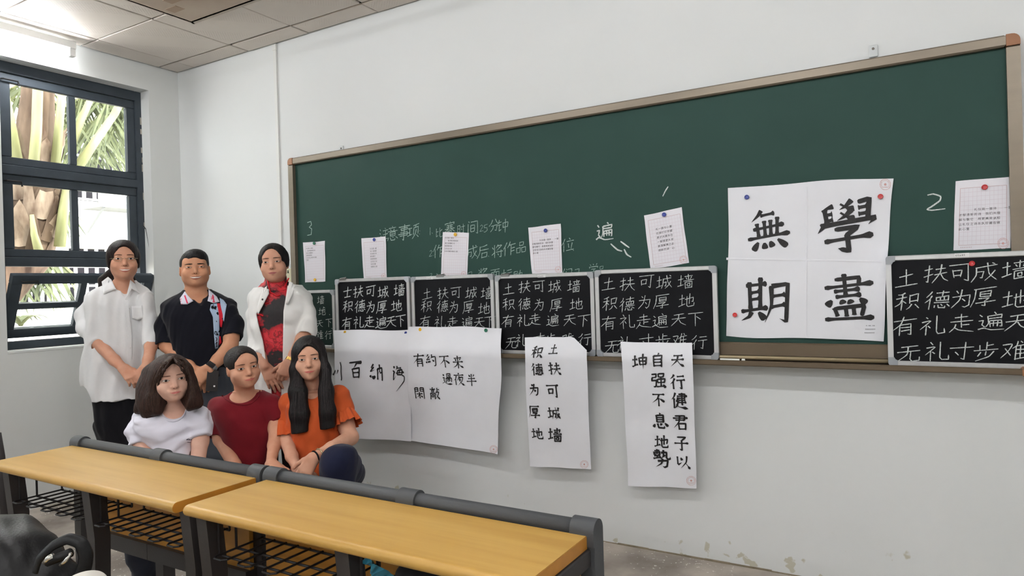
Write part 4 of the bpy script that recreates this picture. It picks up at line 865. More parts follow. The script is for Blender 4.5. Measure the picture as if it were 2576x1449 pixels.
# ------------------------------------------------------------ desks
WOOD = mat('yellow_beech_laminate', (196, 158, 86), 0.38, 0.4, var=0.3, vscale=3.0, rgb2=(180, 140, 68), stretch=(0.5, 9, 9), bump=0.0)
EDGE = mat('amber_edge_band', (198, 136, 52), 0.35, 0.45, var=0.15, vscale=6, stretch=(0.6, 4, 4)); PANELW = mat('amber_wood_panel', (180, 126, 50), 0.45, 0.35, var=0.2, vscale=3, stretch=(0.6, 6, 6))
GREYS = mat('grey_powder_coat', (74, 76, 79), 0.55, 0.35, bump=0.05, bscale=220); DARKS = mat('dark_powder_coat', (58, 55, 55), 0.5, 0.35, bump=0.04, bscale=200); WIRE = mat('black_wire', (36, 34, 36), 0.5, 0.35)
def make_desk():
    x0, x1, yf, yb, zt = 2.035, 3.098, -2.128, -1.852, 0.76
    r = empty('school_desk', ((x0 + x1) / 2, -1.98, 0))
    th = 0.03; n = 8
    prof = [(yb, zt), (yb, zt - th)] + [(yf + th / 2 - th / 2 * math.sin(t), zt - th / 2 - th / 2 * math.cos(t)) for t in np.linspace(0, math.pi, n)]
    t = MB().prism(prof, x0, x1, 0).build('tabletop', WOOD, r); sm(t, 30)
    for xx, s in ((x0, -1), (x1, 1)):
        MB().prism([(yb + 0.0, zt - 0.0008), (yb, zt - th + 0.0008)] + [(yf + th / 2 - (th / 2 - .0008) * math.sin(a), zt - th / 2 - (th / 2 - .0008) * math.cos(a)) for a in np.linspace(0, math.pi, n)], xx + s * 0.0006, xx + s * 0.0014, 0).build('edge_band', EDGE, t)
    MB().tube([(x0 - 0.01, -1.826, 0.766), (x1 + 0.01, -1.826, 0.766)], 0.020, 16).build('rail', GREYS, r, True)
    lx = (x0 + 0.012, (x0 + x1) / 2 + 0.006, x1 - 0.012)
    for i, x in enumerate(lx):
        w = 0.03
        # collar hooked over the rail, running down as the rear post
        prof = [(-1.826 + 0.027 * math.cos(a), 0.766 + 0.027 * math.sin(a)) for a in np.linspace(0, math.pi * 1.05, 12)] + [(-1.852, 0.72), (-1.846, 0.72)] + [(-1.826 + 0.0215 * math.cos(a), 0.766 + 0.0215 * math.sin(a)) for a in np.linspace(math.pi, 0, 12)] + [(-1.799, 0.66)]
        b = MB(); m_ = len(prof)
        c = MB().prism([(-1.799 + 0.0, 0.60), (-1.799, 0.766)] + [(-1.826 + 0.027 * math.cos(a), 0.766 + 0.027 * math.sin(a)) for a in np.linspace(0.1, math.pi * 1.02, 12)] + [(-1.853, 0.735), (-1.848, 0.735), (-1.848, 0.60)], x - w, x + w, 0)
        leg = c.build('collar', GREYS, r); sm(leg, 40)
        L = MB().box((x - 0.022, -1.846, 0.0), (x + 0.022, -1.802, 0.602), 0.004).build('rear_post', DARKS, r)
        prof2 = [(-2.085, 0.728), (-2.035, 0.728), (-2.020, 0.56), (-2.024, 0.40), (-2.050, 0.03), (-2.10, 0.03), (-2.072, 0.40), (-2.070, 0.56)]
        f = MB().prism(prof2[::-1], x - 0.022, x + 0.022, 0).build('front_post', DARKS, r); sm(f, 30)
        MB().box((x - 0.02, -2.04, 0.690), (x + 0.02, -1.845, 0.729), 0.003).build('top_bracket', DARKS, r)
        MB().box((x - 0.024, -2.16, 0.001), (x + 0.024, -1.74, 0.032), 0.006).build('foot', DARKS, r)
        MB().lathe([(0.008, 0), (0.008, 0.004), (0.004, 0.006)], (x, -2.024, 0.56), (0, 1, 0), 10).build('bolt', STEEL, r)
    for a, b in ((lx[0], lx[1]), (lx[1], lx[2])):
        MB().box((a + 0.001, -1.872, 0.478), (b - 0.001, -1.858, 0.726)).build('modesty_panel', PANELW, r)
        MB().box((a + 0.001, -1.888, 0.425), (b - 0.001, -1.848, 0.480), 0.0).build('lower_beam', DARKS, r)
        # wire basket
        bk = None; xa, xb = a + 0.045, b - 0.045; z = 0.615; yA, yB = -2.085, -1.915; k = 0
        n_ = 10; xs = np.linspace(xa, xb, n_); mb = []
        for q in (yA + 0.03, (yA + yB) / 2, yB):
            o = MB().tube([(xa - 0.01, q, z - 0.004), (xb + 0.01, q, z - 0.004)], 0.0034, 6).build('basket_wire', WIRE, r)
        for i in range(0, n_, 2):
            p, q = xs[i], xs[i + 1]
            MB().tube([(p, yB, z), (p, yA + 0.01, z), (p + (q - p) * .2, yA, z), (q - (q - p) * .2, yA, z), (q, yA + 0.01, z), (q, yB, z)], 0.0030, 6).build('basket_wire', WIRE, r)
        for q in (yA + 0.03, (yA + yB) / 2, yB):
            for xx in (xa - 0.01, xb + 0.01):
                MB().tube([(xx, q, z - 0.004), (xx, q, z + 0.02), (xx, q, 0.729)], 0.0034, 6).build('basket_hanger', WIRE, r)
    return r
D1 = make_desk(); tag(D1, 'yellow topped school desk nearer the window, empty wire basket below', 'desk', 'school desks in the front row')
D2 = copy_tree(D1, None, (1.112, 0, 0)); D2['label'] = 'yellow topped school desk on the right, in front of the woman in orange'

# on the left desk the panel and beam start only right of the basket nearest the window
for o in D1.children:
    if o.name.split('.')[0] in ('modesty_panel', 'lower_beam'):
        co = np.zeros(len(o.data.vertices) * 3); o.data.vertices.foreach_get('co', co); co = co.reshape(-1, 3)
        if co[:, 0].mean() < 0:
            o.data = o.data.copy(); lo = co[:, 0].min(); sel = co[:, 0] < lo + 0.02; co[sel, 0] += 0.215; o.data.vertices.foreach_set('co', co.ravel()); o.data.update()
# ------------------------------------------------------------ implicit-surface modelling for figures and soft things
def Rxyz(yaw=0, pitch=0, roll=0):
    """head turn: yaw>0 to picture right, pitch>0 up, roll>0 clockwise in the picture (degrees)"""
    return np.array(Matrix.Rotation(math.radians(yaw), 3, 'Z') @ Matrix.Rotation(math.radians(-pitch), 3, 'X') @ Matrix.Rotation(math.radians(roll), 3, 'Y'))
class Prim:
    def __init__(s, fn, lo, hi): s.fn = fn; s.lo = np.array(lo, float); s.hi = np.array(hi, float)
def RC(a, b, r1, r2):
    a = np.array(a, float); b = np.array(b, float); ba = b - a; L2 = float(ba @ ba) + 1e-12
    def fn(X, Y, Z):
        x, y, z = X - a[0], Y - a[1], Z - a[2]; t = np.clip((x * ba[0] + y * ba[1] + z * ba[2]) / L2, 0, 1)
        return np.sqrt((x - t * ba[0]) ** 2 + (y - t * ba[1]) ** 2 + (z - t * ba[2]) ** 2) - (r1 + (r2 - r1) * t)
    r = max(r1, r2); return Prim(fn, np.minimum(a, b) - r, np.maximum(a, b) + r)
def CC(a, b, r1, r2, cut_a=False, flat=1.0):
    """cone with a flat end at b"""
    a = np.array(a, float); b = np.array(b, float); ba = b - a; L = np.linalg.norm(ba); d = ba / L; L2 = L * L
    def fn(X, Y, Z):
        x, y, z = X - a[0], Y - a[1], Z - a[2]; h = x * d[0] + y * d[1] + z * d[2]; t = np.clip(h / L, 0, 1.3)
        v = np.sqrt((x - t * ba[0]) ** 2 + (y - t * ba[1]) ** 2 + (z - t * ba[2]) ** 2) - (r1 + (r2 - r1) * t)
        v = np.maximum(v, h - L)
        return np.maximum(v, -h) if cut_a else v
    r = max(r1, r2) * 1.1; return Prim(fn, np.minimum(a, b) - r, np.maximum(a, b) + r)
def EL(c, r, R=None):
    c = np.array(c, float); r = np.array(r, float); M = np.eye(3) if R is None else np.array(R).T
    def fn(X, Y, Z):
        x, y, z = X - c[0], Y - c[1], Z - c[2]
        if R is not None: x, y, z = (M[i, 0] * x + M[i, 1] * y + M[i, 2] * z for i in range(3))
        k0 = np.sqrt((x / r[0]) ** 2 + (y / r[1]) ** 2 + (z / r[2]) ** 2); k1 = np.sqrt((x / r[0] ** 2) ** 2 + (y / r[1] ** 2) ** 2 + (z / r[2] ** 2) ** 2)
        return k0 * (k0 - 1) / (k1 + 1e-6)
    e = r if R is None else np.full(3, r.max()); return Prim(fn, c - e, c + e)
def LOFT(rows, n=2.3):
    R_ = np.array(sorted(rows, key=lambda q: q[0]), float); zz = R_[:, 0]
    zd = np.linspace(zz[0], zz[-1], 160); cols = []
    for c in range(1, 5):
        v = np.interp(zd, zz, R_[:, c]); kk = np.ones(9) / 9; cols.append(np.convolve(np.pad(v, 4, mode='edge'), kk, 'valid'))
    def fn(X, Y, Z):
        cx, cy, a, b = (np.interp(np.clip(Z, zz[0], zz[-1]), zd, c) for c in cols)
        q = (np.abs((X - cx) / a) ** n + np.abs((Y - cy) / b) ** n) ** (1 / n)
        return np.maximum((q - 1) * np.minimum(a, b), np.maximum(Z - zz[-1], zz[0] - Z))
    a = R_[:, 3].max(); b = R_[:, 4].max()
    return Prim(fn, (R_[:, 1].min() - a, R_[:, 2].min() - b, zz[0]), (R_[:, 1].max() + a, R_[:, 2].max() + b, zz[-1]))
def HS(p, n):
    p = np.array(p, float); n = np.array(n, float); n /= np.linalg.norm(n)
    return Prim(lambda X, Y, Z: (X - p[0]) * n[0] + (Y - p[1]) * n[1] + (Z - p[2]) * n[2], (-9, -9, -9), (9, 9, 9))
def smin(a, b, k):
    if k <= 0: return np.minimum(a, b)
    h = np.maximum(k - np.abs(a - b), 0) / k; return np.minimum(a, b) - h * h * k * 0.25
def smax(a, b, k): return -smin(-a, -b, k)
def apply_op(F, d, op, k):
    if op == 'u': return smin(F, d, k)
    if op == 's': return smax(F, -d, k)
    return smax(F, d, k)
def eval_pts(ops, P):
    P = np.asarray(P, float); X, Y, Z = P[:, 0], P[:, 1], P[:, 2]; F = np.full(len(P), 1.0)
    for o in ops:
        if o[0] == 'd': continue
        F = apply_op(F, o[1].fn(X, Y, Z), o[0], o[2])
    return F
EDG = [(a, b) for a in range(8) for b in range(a + 1, 8) if bin(a ^ b).count('1') == 1]
def polygonize(ops, h, zfine=None, hc=None):
    lo = np.min([o[1].lo for o in ops if o[0] == 'u'], axis=0) - 3 * h; hi = np.max([o[1].hi for o in ops if o[0] == 'u'], axis=0) + 3 * h
    xs = np.arange(lo[0], hi[0] + h, h, dtype=np.float32); ys = np.arange(lo[1], hi[1] + h, h, dtype=np.float32)
    if zfine is None: zs = np.arange(lo[2], hi[2] + h, h, dtype=np.float32)
    else:
        zs = [lo[2]]
        while zs[-1] < hi[2] + h: zs.append(zs[-1] + (h if any(a <= zs[-1] <= b for a, b in zfine) else hc))
        zs = np.array(zs, dtype=np.float32)
    F = np.full((len(xs), len(ys), len(zs)), 1.0, np.float32)
    for o in ops:
        if o[0] == 'd':
            F = F + o[1](xs[:, None, None], ys[None, :, None], zs[None, None, :]).astype(np.float32); continue
        op, p, k = o[:3]; pad = k + 3 * h if op != 'i' else 99
        if op == 'i' or p.hi[0] > 8: sl = (slice(None),) * 3
        else:
            sl = []
            for ax, arr in enumerate((xs, ys, zs)):
                i0 = np.searchsorted(arr, p.lo[ax] - pad); i1 = np.searchsorted(arr, p.hi[ax] + pad); sl.append(slice(i0, max(i1, i0)))
            sl = tuple(sl)
            if any(s.stop <= s.start for s in sl): continue
        d = p.fn(xs[sl[0]][:, None, None], ys[sl[1]][None, :, None], zs[sl[2]][None, None, :]).astype(np.float32)
        F[sl] = apply_op(F[sl], d, op, k)
    I = F < 0
    nx, ny, nz = (s - 1 for s in F.shape)
    cnt = np.zeros((nx, ny, nz), np.int8)
    for c in range(8):
        a, b, g = c & 1, (c >> 1) & 1, (c >> 2) & 1; cnt += I[a:a + nx, b:b + ny, g:g + nz]
    act = np.argwhere((cnt > 0) & (cnt < 8)); del cnt
    val = np.stack([F[act[:, 0] + (c & 1), act[:, 1] + ((c >> 1) & 1), act[:, 2] + ((c >> 2) & 1)] for c in range(8)], 1)
    off = np.array([[(c & 1), (c >> 1) & 1, (c >> 2) & 1] for c in range(8)], np.float32)
    acc = np.zeros((len(act), 3), np.float32); num = np.zeros(len(act), np.float32)
    for a, b in EDG:
        m = (val[:, a] < 0) != (val[:, b] < 0); t = np.where(m, val[:, a] / (val[:, a] - val[:, b] + 1e-12), 0)[:, None]
        acc += np.where(m[:, None], off[a] + t * (off[b] - off[a]), 0); num += m
    loc = acc / num[:, None]
    V = np.stack([np.array(g)[act[:, i]] + loc[:, i] * (np.array(g)[act[:, i] + 1] - np.array(g)[act[:, i]]) for i, g in enumerate((xs, ys, zs))], 1)
    idx = np.full((nx, ny, nz), -1, np.int32); idx[act[:, 0], act[:, 1], act[:, 2]] = np.arange(len(act))
    Q = []
    for ax in range(3):
        s0 = [slice(1, -1)] * 3; s0[ax] = slice(0, -1); s1 = [slice(1, -1)] * 3; s1[ax] = slice(1, None)
        A = I[tuple(s0)]; B = I[tuple(s1)]; ch = np.argwhere(A != B)
        if not len(ch): continue
        ins = A[ch[:, 0], ch[:, 1], ch[:, 2]]; base = ch.copy()
        for k in range(3):
            if k != ax: base[:, k] += 1
        u, v = [(1, 2), (2, 0), (0, 1)][ax]
        def at(du, dv):
            q = base.copy(); q[:, u] -= du; q[:, v] -= dv; return idx[q[:, 0], q[:, 1], q[:, 2]]
        q = np.stack([at(1, 1), at(0, 1), at(0, 0), at(1, 0)], 1); q[~ins] = q[~ins][:, ::-1]; Q.append(q)
    Q = np.concatenate(Q); Q = Q[(Q >= 0).all(1)]
    return V.astype(np.float64), Q
def mesh_from(name, V, Q, m, parent, smooth=True):
    me = bpy.data.meshes.new(name); n, f = len(V), len(Q)
    me.vertices.add(n); me.vertices.foreach_set('co', np.ascontiguousarray(V, np.float32).ravel())
    me.loops.add(4 * f); me.loops.foreach_set('vertex_index', np.ascontiguousarray(Q, np.int32).ravel())
    me.polygons.add(f); me.polygons.foreach_set('loop_start', np.arange(0, 4 * f, 4, dtype=np.int32))
    me.polygons.foreach_set('use_smooth', np.full(f, smooth)); me.update(calc_edges=True); me.validate()
    if m: me.materials.append(m)
    o = bpy.data.objects.new(name, me); COL.objects.link(o); o.parent = parent; return o
def folds(amp, f, seed, aniso=(1, 1, 1)):
    r = np.random.default_rng(seed); K = r.normal(0, 1, (5, 3)) * f * np.array(aniso); ph = r.uniform(0, 6.28, 10)
    def fn(X, Y, Z):
        s = 0
        for i in range(5):
            k = K[i]; w = K[(i + 2) % 5] * 0.6; s = s + np.sin(k[0] * X + k[1] * Y + k[2] * Z + ph[i] + 1.7 * np.sin(w[0] * X + w[1] * Y + w[2] * Z + ph[5 + i]))
        s2 = 0
        for i in range(3):
            k = K[(i + 1) % 5] * 2.3; w = K[(i + 3) % 5] * 1.1; s2 = s2 + np.sin(k[0] * X + k[1] * Y + k[2] * Z + ph[i + 2] + 1.5 * np.sin(w[0] * X + w[1] * Y + w[2] * Z + ph[i]))
        return amp * (s / 2.2 + 0.35 * s2 / 1.7)
    return fn
def strands(amp, cx, cy, n=70, seed=0):
    r = np.random.default_rng(seed); p = r.uniform(0, 6.28, 4)
    def fn(X, Y, Z):
        a = np.arctan2(Y - cy, X - cx)
        return amp * (np.sin(n * a + 0.5 * np.sin(5 * Z + p[0]) + p[1]) + 0.7 * np.sin(n * 1.73 * a + 0.7 * np.sin(4 * Z + p[2])) + 0.4 * np.sin(n * 0.41 * a + p[3]))
    return fn

class Fig:
    """one person: pixel positions and depths give joints in a local frame (x picture-right, y away from camera, z up)"""
    def __init__(s, px, D, label, group='people posing by the chalkboard'):
        s.D = D; p = at_d(px, 900, D); v = p[:2] - CAM[:2]; v /= np.linalg.norm(v); s.o = np.array([p[0], p[1], 0.0]); s.ang = math.atan2(v[1], v[0]) - math.pi / 2
        c, n = math.cos(s.ang), math.sin(s.ang); s.M = np.array([[c, n, 0], [-n, c, 0], [0, 0, 1]])
        s.root = empty('person', s.o, label, 'person', group, rz=s.ang); ORG[s.root.name] = np.zeros(3)
    def L(s, w): return s.M @ (np.asarray(w) - s.o)
    def J(s, px, py, t=0.0): return s.L(at_d(px, py, s.D - t))
    def sc(s, t=0.0): return (s.D - t) / FPX
    def row(s, py, xl, xr, t, b, shrink=0.0):
        c = s.J((xl + xr) / 2, py, t); return (c[2], c[0], c[1], (xr - xl) / 2 * s.sc(t) - shrink, b - shrink)
    def rows(s, R_, shrink=0.0): return [s.row(*r, shrink=shrink) for r in R_]
    def chain(s, pts, k=0.015, op='u'):
        P = [(s.J(*p[:3]), p[3]) for p in pts]; return [(op, RC(P[i][0], P[i + 1][0], P[i][1], P[i + 1][1]), k) for i in range(len(P) - 1)]
    def sleeve(s, pts, k=0.03, hollow=0.011):
        P = [(s.J(*p[:3]), p[3]) for p in pts]; ops = [('u', RC(P[i][0], P[i + 1][0], P[i][1], P[i + 1][1]), k) for i in range(len(P) - 2)]
        a, b = P[-2], P[-1]; ops.append(('u', CC(a[0], b[0], a[1], b[1]), k)); d = (b[0] - a[0]); d /= np.linalg.norm(d)
        if hollow is None: return ops, []
        cut = [('s', CC(b[0] - d * 0.022, b[0] + d * 0.03, b[1] - hollow - 0.004, b[1] - hollow + 0.002, True), 0.004)]
        return ops, cut
    def project(s, px, py, ops, t0=0.4, t1=-0.3, n=180):
        w = ray(px, py); ts = np.linspace(t0, t1, n); P = np.array([s.L(CAM + w * (s.D - t)) for t in ts]); F = eval_pts(ops, P)
        i = np.argmax(F < 0)
        if F[i] >= 0: return s.J(px, py, 0.05)
        if i == 0: return P[0]
        f = F[i - 1] / (F[i - 1] - F[i]); return P[i - 1] + (P[i] - P[i - 1]) * f
    def decal(s, name, outline, ops, m, off=0.004, thick=0.003, parent=None, seg=6, smooth=True):
        out = []
        for i in range(len(outline)):
            a, b = np.array(outline[i], float), np.array(outline[(i + 1) % len(outline)], float)
            for j in range(seg): out.append(a + (b - a) * j / seg)
        c = np.mean(out, axis=0); n = len(out); rings = [1.0, 0.66, 0.33]; V = []
        view = s.L(CAM) ;
        for layer in (off, off - thick):
            for r_ in rings:
                for q in out:
                    p = s.project(*(c + (q - c) * r_), ops); d = view - p; d /= np.linalg.norm(d); V.append(tuple(p + d * layer * (1 if r_ < 1 or layer != off else 0.8)))
            p = s.project(*c, ops); d = view - p; d /= np.linalg.norm(d); V.append(tuple(p + d * layer))
        F = []; per = 3 * n + 1
        for l, flip in ((0, False), (1, True)):
            b = l * per; g = []
            for k in range(2):
                for i in range(n): g.append((b + k * n + i, b + k * n + (i + 1) % n, b + (k + 1) * n + (i + 1) % n, b + (k + 1) * n + i))
            for i in range(n): g.append((b + 2 * n + i, b + 2 * n + (i + 1) % n, b + per - 1))
            F += [f[::-1] for f in g] if flip else g
        for i in range(n): F.append((i, per + i, per + (i + 1) % n, (i + 1) % n))
        return MB().add(V, F).build(name, m, parent or s.root, smooth)
    def line(s, name, pxs, ops, m, r, off=0.001, parent=None, n=6, dens=8):
        P = []
        q = catmull(pxs, dens * (len(pxs) - 1)) if len(pxs) > 2 else [np.array(pxs[0]) + (np.array(pxs[1]) - np.array(pxs[0])) * t for t in np.linspace(0, 1, dens)]
        view = s.L(CAM)
        for a in q:
            p = s.project(a[0], a[1], ops); d = view - p; d /= np.linalg.norm(d); P.append(p + d * off)
        return MB().tube(P, r, n).build(name, m, parent or s.root, True)
    def mesh(s, name, ops, m, h, parent=None, **kw):
        dd = [o for o in ops if o[0] == 'd']; ops = [o for o in ops if o[0] != 'd']
        if dd: last = max(i for i, o in enumerate(ops) if o[0] == 'u'); ops = ops[:last + 1] + dd + ops[last + 1:]
        V, Q = polygonize(ops, h, **kw); return mesh_from(name, V, Q, m, parent or s.root)

def hand(W, d, n, thumb, s=1.0, curl=((.5, .6, .4),) * 4, spread=0.0, th=((0.55, 0.1), (0.35, 0.05)), bend=0.0):
    """W wrist, d hand direction, n back-of-hand normal, thumb=+1/-1 side along cross(d,n)"""
    W = np.array(W, float); d = np.array(d, float); d /= np.linalg.norm(d); n = np.array(n, float); n -= d * (n @ d); n /= np.linalg.norm(n); l = np.cross(d, n) * thumb
    ops = []; pl = 0.082 * s
    offs = (0.028, 0.010, -0.009, -0.026); lens = ((.036, .024, .019), (.040, .027, .020), (.037, .025, .020), (.029, .019, .017)); kn = (0.96, 1.0, 0.96, 0.88)
    for f in range(4):
        a = W + l * offs[f] * 0.55 * s + d * 0.008 * s; k_ = W + d * pl * kn[f] + l * offs[f] * s + n * (0.004 - 0.003 * abs(f - 1.3)) * s
        ops.append(('u', RC(a, k_, 0.0145 * s, 0.0115 * s), 0.016 * s))
        p = k_; ang = 0.0; c = curl[f]; sp = spread * (1.5 - f) / 1.5
        for j in range(3):
            ang += c[j]; dd = (d * math.cos(ang) - n * math.sin(ang)); dd = dd + l * sp * 0.3; dd /= np.linalg.norm(dd)
            q = p + dd * lens[f][j] * s; r0 = (0.0096, 0.0088, 0.0080)[j] * s * (0.88 if f == 3 else 1); r1 = (0.0090, 0.0082, 0.0070)[j] * s * (0.88 if f == 3 else 1)
            ops.append(('u', RC(p, q, r0, r1), 0.004 * s)); p = q
    a = W + l * 0.014 * s + d * 0.012 * s; b = W + l * 0.040 * s + d * 0.042 * s - n * 0.012 * s
    ops.append(('u', RC(a, b, 0.016 * s, 0.0125 * s), 0.014 * s))
    o1, i1 = th[0]; dd = d * math.cos(o1) + l * math.sin(o1) - n * i1; dd /= np.linalg.norm(dd); q = b + dd * 0.034 * s
    ops.append(('u', RC(b, q, 0.0118 * s, 0.0100 * s), 0.006 * s))
    o2, i2 = th[1]; dd = d * math.cos(o2) + l * math.sin(o2) - n * i2; dd /= np.linalg.norm(dd)
    ops.append(('u', RC(q, q + dd * 0.026 * s, 0.0100 * s, 0.0080 * s), 0.004 * s))
    return ops

# ------------------------------------------------------------ heads
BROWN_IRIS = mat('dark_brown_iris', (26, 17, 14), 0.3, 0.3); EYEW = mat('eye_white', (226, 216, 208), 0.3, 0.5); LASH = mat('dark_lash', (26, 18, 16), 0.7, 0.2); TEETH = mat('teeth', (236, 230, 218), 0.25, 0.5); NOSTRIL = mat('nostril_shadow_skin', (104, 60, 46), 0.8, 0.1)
class Head:
    """head in its own frame: x picture-right, -y forward, z up, origin between the eyes; about 0.225 m crown to chin at s=1"""
    def __init__(s, fig, px, py, t, yaw=0, pitch=0, roll=0, sc=1.0, jaw=1.0, cheek=1.0, wide=1.0, nose=1.0, chin=1.0, smile=0.0, zs=0.9):
        s.ZS = np.array([1.0, 1.0, zs]); s.fig = fig; s.R = Rxyz(yaw, pitch, roll); s.s = sc; s.smile = smile; s.wide = wide
        eye = fig.J(px, py, t); s.c = eye - s.R @ (np.array([0, -0.078, 0]) * sc)     # px,py is the point between the eyes on the face
        w = wide; j = jaw; E, R = s.E, s.RC
        o = [('u', E((0, 0.022, 0.032), (0.074 * w, 0.094, 0.083)), 0.0),
             ('u', E((0, -0.020, -0.036), (0.0665 * w, 0.061, 0.076)), 0.030),
             ('u', E((0, -0.032, -0.084 * chin), (0.040 * j, 0.040, 0.030)), 0.035)]
        for x in (-1, 1):
            o += [('u', E((x * 0.048 * j, -0.002, -0.058), (0.020, 0.034, 0.030)), 0.030), ('u', E((x * 0.040 * w, -0.052, -0.036), (0.026, 0.021, 0.025 * cheek)), 0.022)]
        o += [('u', R((-0.032, -0.063, 0.022), (0.032, -0.063, 0.022), 0.014, 0.014), 0.020), ('u', E((0, -0.044, 0.044), (0.054 * w, 0.030, 0.034)), 0.03)]
        for x in (-1, 1): o += [('s', E((x * 0.0325 * w, -0.097, 0.001), (0.019, 0.0165, 0.0105)), 0.012), ('u', E((x * 0.0325 * w, -0.0665, 0.000), (0.0165, 0.0155, 0.0125)), 0.005)]
        o += [('u', R((0, -0.072, 0.006), (0, -0.0885 - 0.004 * nose, -0.031), 0.0085, 0.0100), 0.016), ('u', E((0, -0.0885 - 0.004 * nose, -0.0350), (0.0100, 0.0098, 0.0082)), 0.009)]
        for x in (-1, 1): o += [('u', E((x * 0.0118 * nose, -0.0815, -0.0380), (0.0072, 0.0090, 0.0062)), 0.006)]
        o += [('u', E((0, -0.066, -0.066), (0.030, 0.0205, 0.022)), 0.018), ('u', E((0, -0.062, -0.099 * chin), (0.019 * j, 0.018, 0.014)), 0.02)]
        for x in (-1, 1):
            o += [('u', R((x * 0.022, -0.0775, -0.064 + 0.004 * smile), (0, -0.0855, -0.0605), 0.0042, 0.0052), 0.004), ('u', R((x * 0.020, -0.0765, -0.070 + 0.003 * smile), (0, -0.0848, -0.0735), 0.0042, 0.0062), 0.004)]
            if smile > 0.4: o += [('u', E((x * 0.034 * w, -0.066, -0.046), (0.016, 0.014, 0.014)), 0.014)]
            o += [('u', E((x * 0.0745 * w, 0.010, -0.012), (0.0085, 0.018, 0.031), Rxyz(x * 18, 0, 0)), 0.006), ('s', E((x * 0.083 * w, 0.004, -0.008), (0.005, 0.010, 0.018), Rxyz(x * 18, 0, 0)), 0.004)]
        o += [('u', R((0, 0.030, -0.070), (0, 0.038, -0.155), 0.049, 0.050), 0.03)]
        s.ops = o
    def P(s, p): return s.c + s.R @ (np.array(p, float) * s.s * s.ZS)
    def E(s, c, r, R=None): return EL(s.P(c), np.array(r) * s.s * s.ZS, s.R if R is None else s.R @ R)
    def RC(s, a, b, r1, r2): return RC(s.P(a), s.P(b), r1 * s.s, r2 * s.s)
    def front(s, x, z, y0=-0.125, y1=-0.02, n=106):
        ys_ = np.linspace(y0, y1, n); F = eval_pts(s.ops, np.array([s.P((x, y, z)) for y in ys_])); i = int(np.argmax(F < 0))
        if F[i] >= 0: return -0.03
        if i == 0: return y0
        f = F[i - 1] / (F[i - 1] - F[i]); return ys_[i - 1] + (ys_[i] - ys_[i - 1]) * f
    def strip(s, name, xs, top, bot, m, off=0.0008, rows=4, parent=None):
        V = []; n = len(xs)
        for j in range(rows + 1):
            for i in range(n):
                v = j / rows; z = top[i] * (1 - v) + bot[i] * v; bulge = 4 * v * (1 - v)
                V.append(tuple(s.P((xs[i], s.front(xs[i], z) - off * (0.15 + 0.85 * bulge), z))))
        F = [(j * n + i, (j + 1) * n + i, (j + 1) * n + i + 1, j * n + i + 1) for j in range(rows) for i in range(n - 1)]
        o = MB().add(V, F).build(name, m, parent or s.fig.root, True); return o
    def features(s, brow_m, lip_m, eye_open=1.0, brow_w=1.0, gaze=0.0, brow_z=0.0215, teeth=False, brow_tilt=0.0, mouth_w=1.0, up_lip=None):
        w = s.wide; sm_ = s.smile
        for x in (-1, 1):
            cx = x * 0.0325 * w; n = 9; xs = [cx + 0.0150 * q for q in np.linspace(-1, 1, n)]; q = np.linspace(-1, 1, n)
            tp = [(-0.0004 + 0.0060 * eye_open * (1 - abs(a) ** 2.4) + 0.0012 * a * x) for a in q]; bt = [(-0.0008 - 0.0040 * eye_open * (1 - abs(a) ** 2.0) + 0.0012 * a * x) for a in q]
            e_ = s.strip('eye', xs, tp, bt, EYEW, 0.0012, 3)
            ix = cx + gaze; r = 0.0062; m_ = 7; qq = np.linspace(-1, 1, m_); xi = [ix + r * a for a in qq]
            ti = [min(0.0008 + r * math.sqrt(max(0, 1 - a * a)), np.interp(ix + r * a, xs, tp)) for a in qq]; bi = [max(0.0008 - r * math.sqrt(max(0, 1 - a * a)), np.interp(ix + r * a, xs, bt)) for a in qq]
            s.strip('iris', xi, ti, bi, BROWN_IRIS, 0.0021, 3, e_)
            lx = [cx + 0.0165 * a for a in q]; s.strip('eyelid_line', lx, [np.interp(b, xs, tp) + 0.0011 for b in lx], [np.interp(b, xs, tp) - 0.0008 for b in lx], LASH, 0.0018, 2)
            bx = np.linspace(0.012, 0.052, 9) * w; sg = x
            zt = [brow_z + 0.0012 + 0.0036 * math.sin(math.pi * min(1, (b / w - 0.012) / 0.046 + 0.12)) + brow_tilt * (b - 0.03) for b in bx]; th = [0.0062 * brow_w * (1 - 0.75 * ((b / w - 0.012) / 0.04) ** 1.5) * (0.4 + 0.6 * min(1, (b / w - 0.012) / 0.012)) + 0.0006 for b in bx]
            order = range(9) if x > 0 else range(8, -1, -1)
            s.strip('eyebrow', [sg * bx[i] for i in order], [zt[i] for i in order], [zt[i] - th[i] for i in order], brow_m, 0.0009, 2)
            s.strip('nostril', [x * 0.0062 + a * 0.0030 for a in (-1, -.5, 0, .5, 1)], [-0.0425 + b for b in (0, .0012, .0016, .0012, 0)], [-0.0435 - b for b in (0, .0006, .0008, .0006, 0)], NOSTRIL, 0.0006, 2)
        n = 13; q = np.linspace(-1, 1, n); W_ = 0.0235 * mouth_w * (1 + 0.18 * sm_); xs = [W_ * a for a in q]
        cz = [-0.0668 + 0.0060 * sm_ * a * a + 0.0006 * math.cos(6 * a) for a in q]; gap = [0.0 if not teeth else 0.0056 * (1 - abs(a) ** 2.4) for a in q]
        ul = [0.0052 * (1 - abs(a) ** 1.8) * (1 - 0.30 * math.exp(-(a / 0.16) ** 2)) for a in q]; ll = [0.0072 * (1 - abs(a) ** 2.0) for a in q]
        s.strip('upper_lip', xs, [cz[i] + gap[i] * 0.35 + ul[i] for i in range(n)], [cz[i] + gap[i] * 0.35 for i in range(n)], up_lip or lip_m, 0.0012, 3)
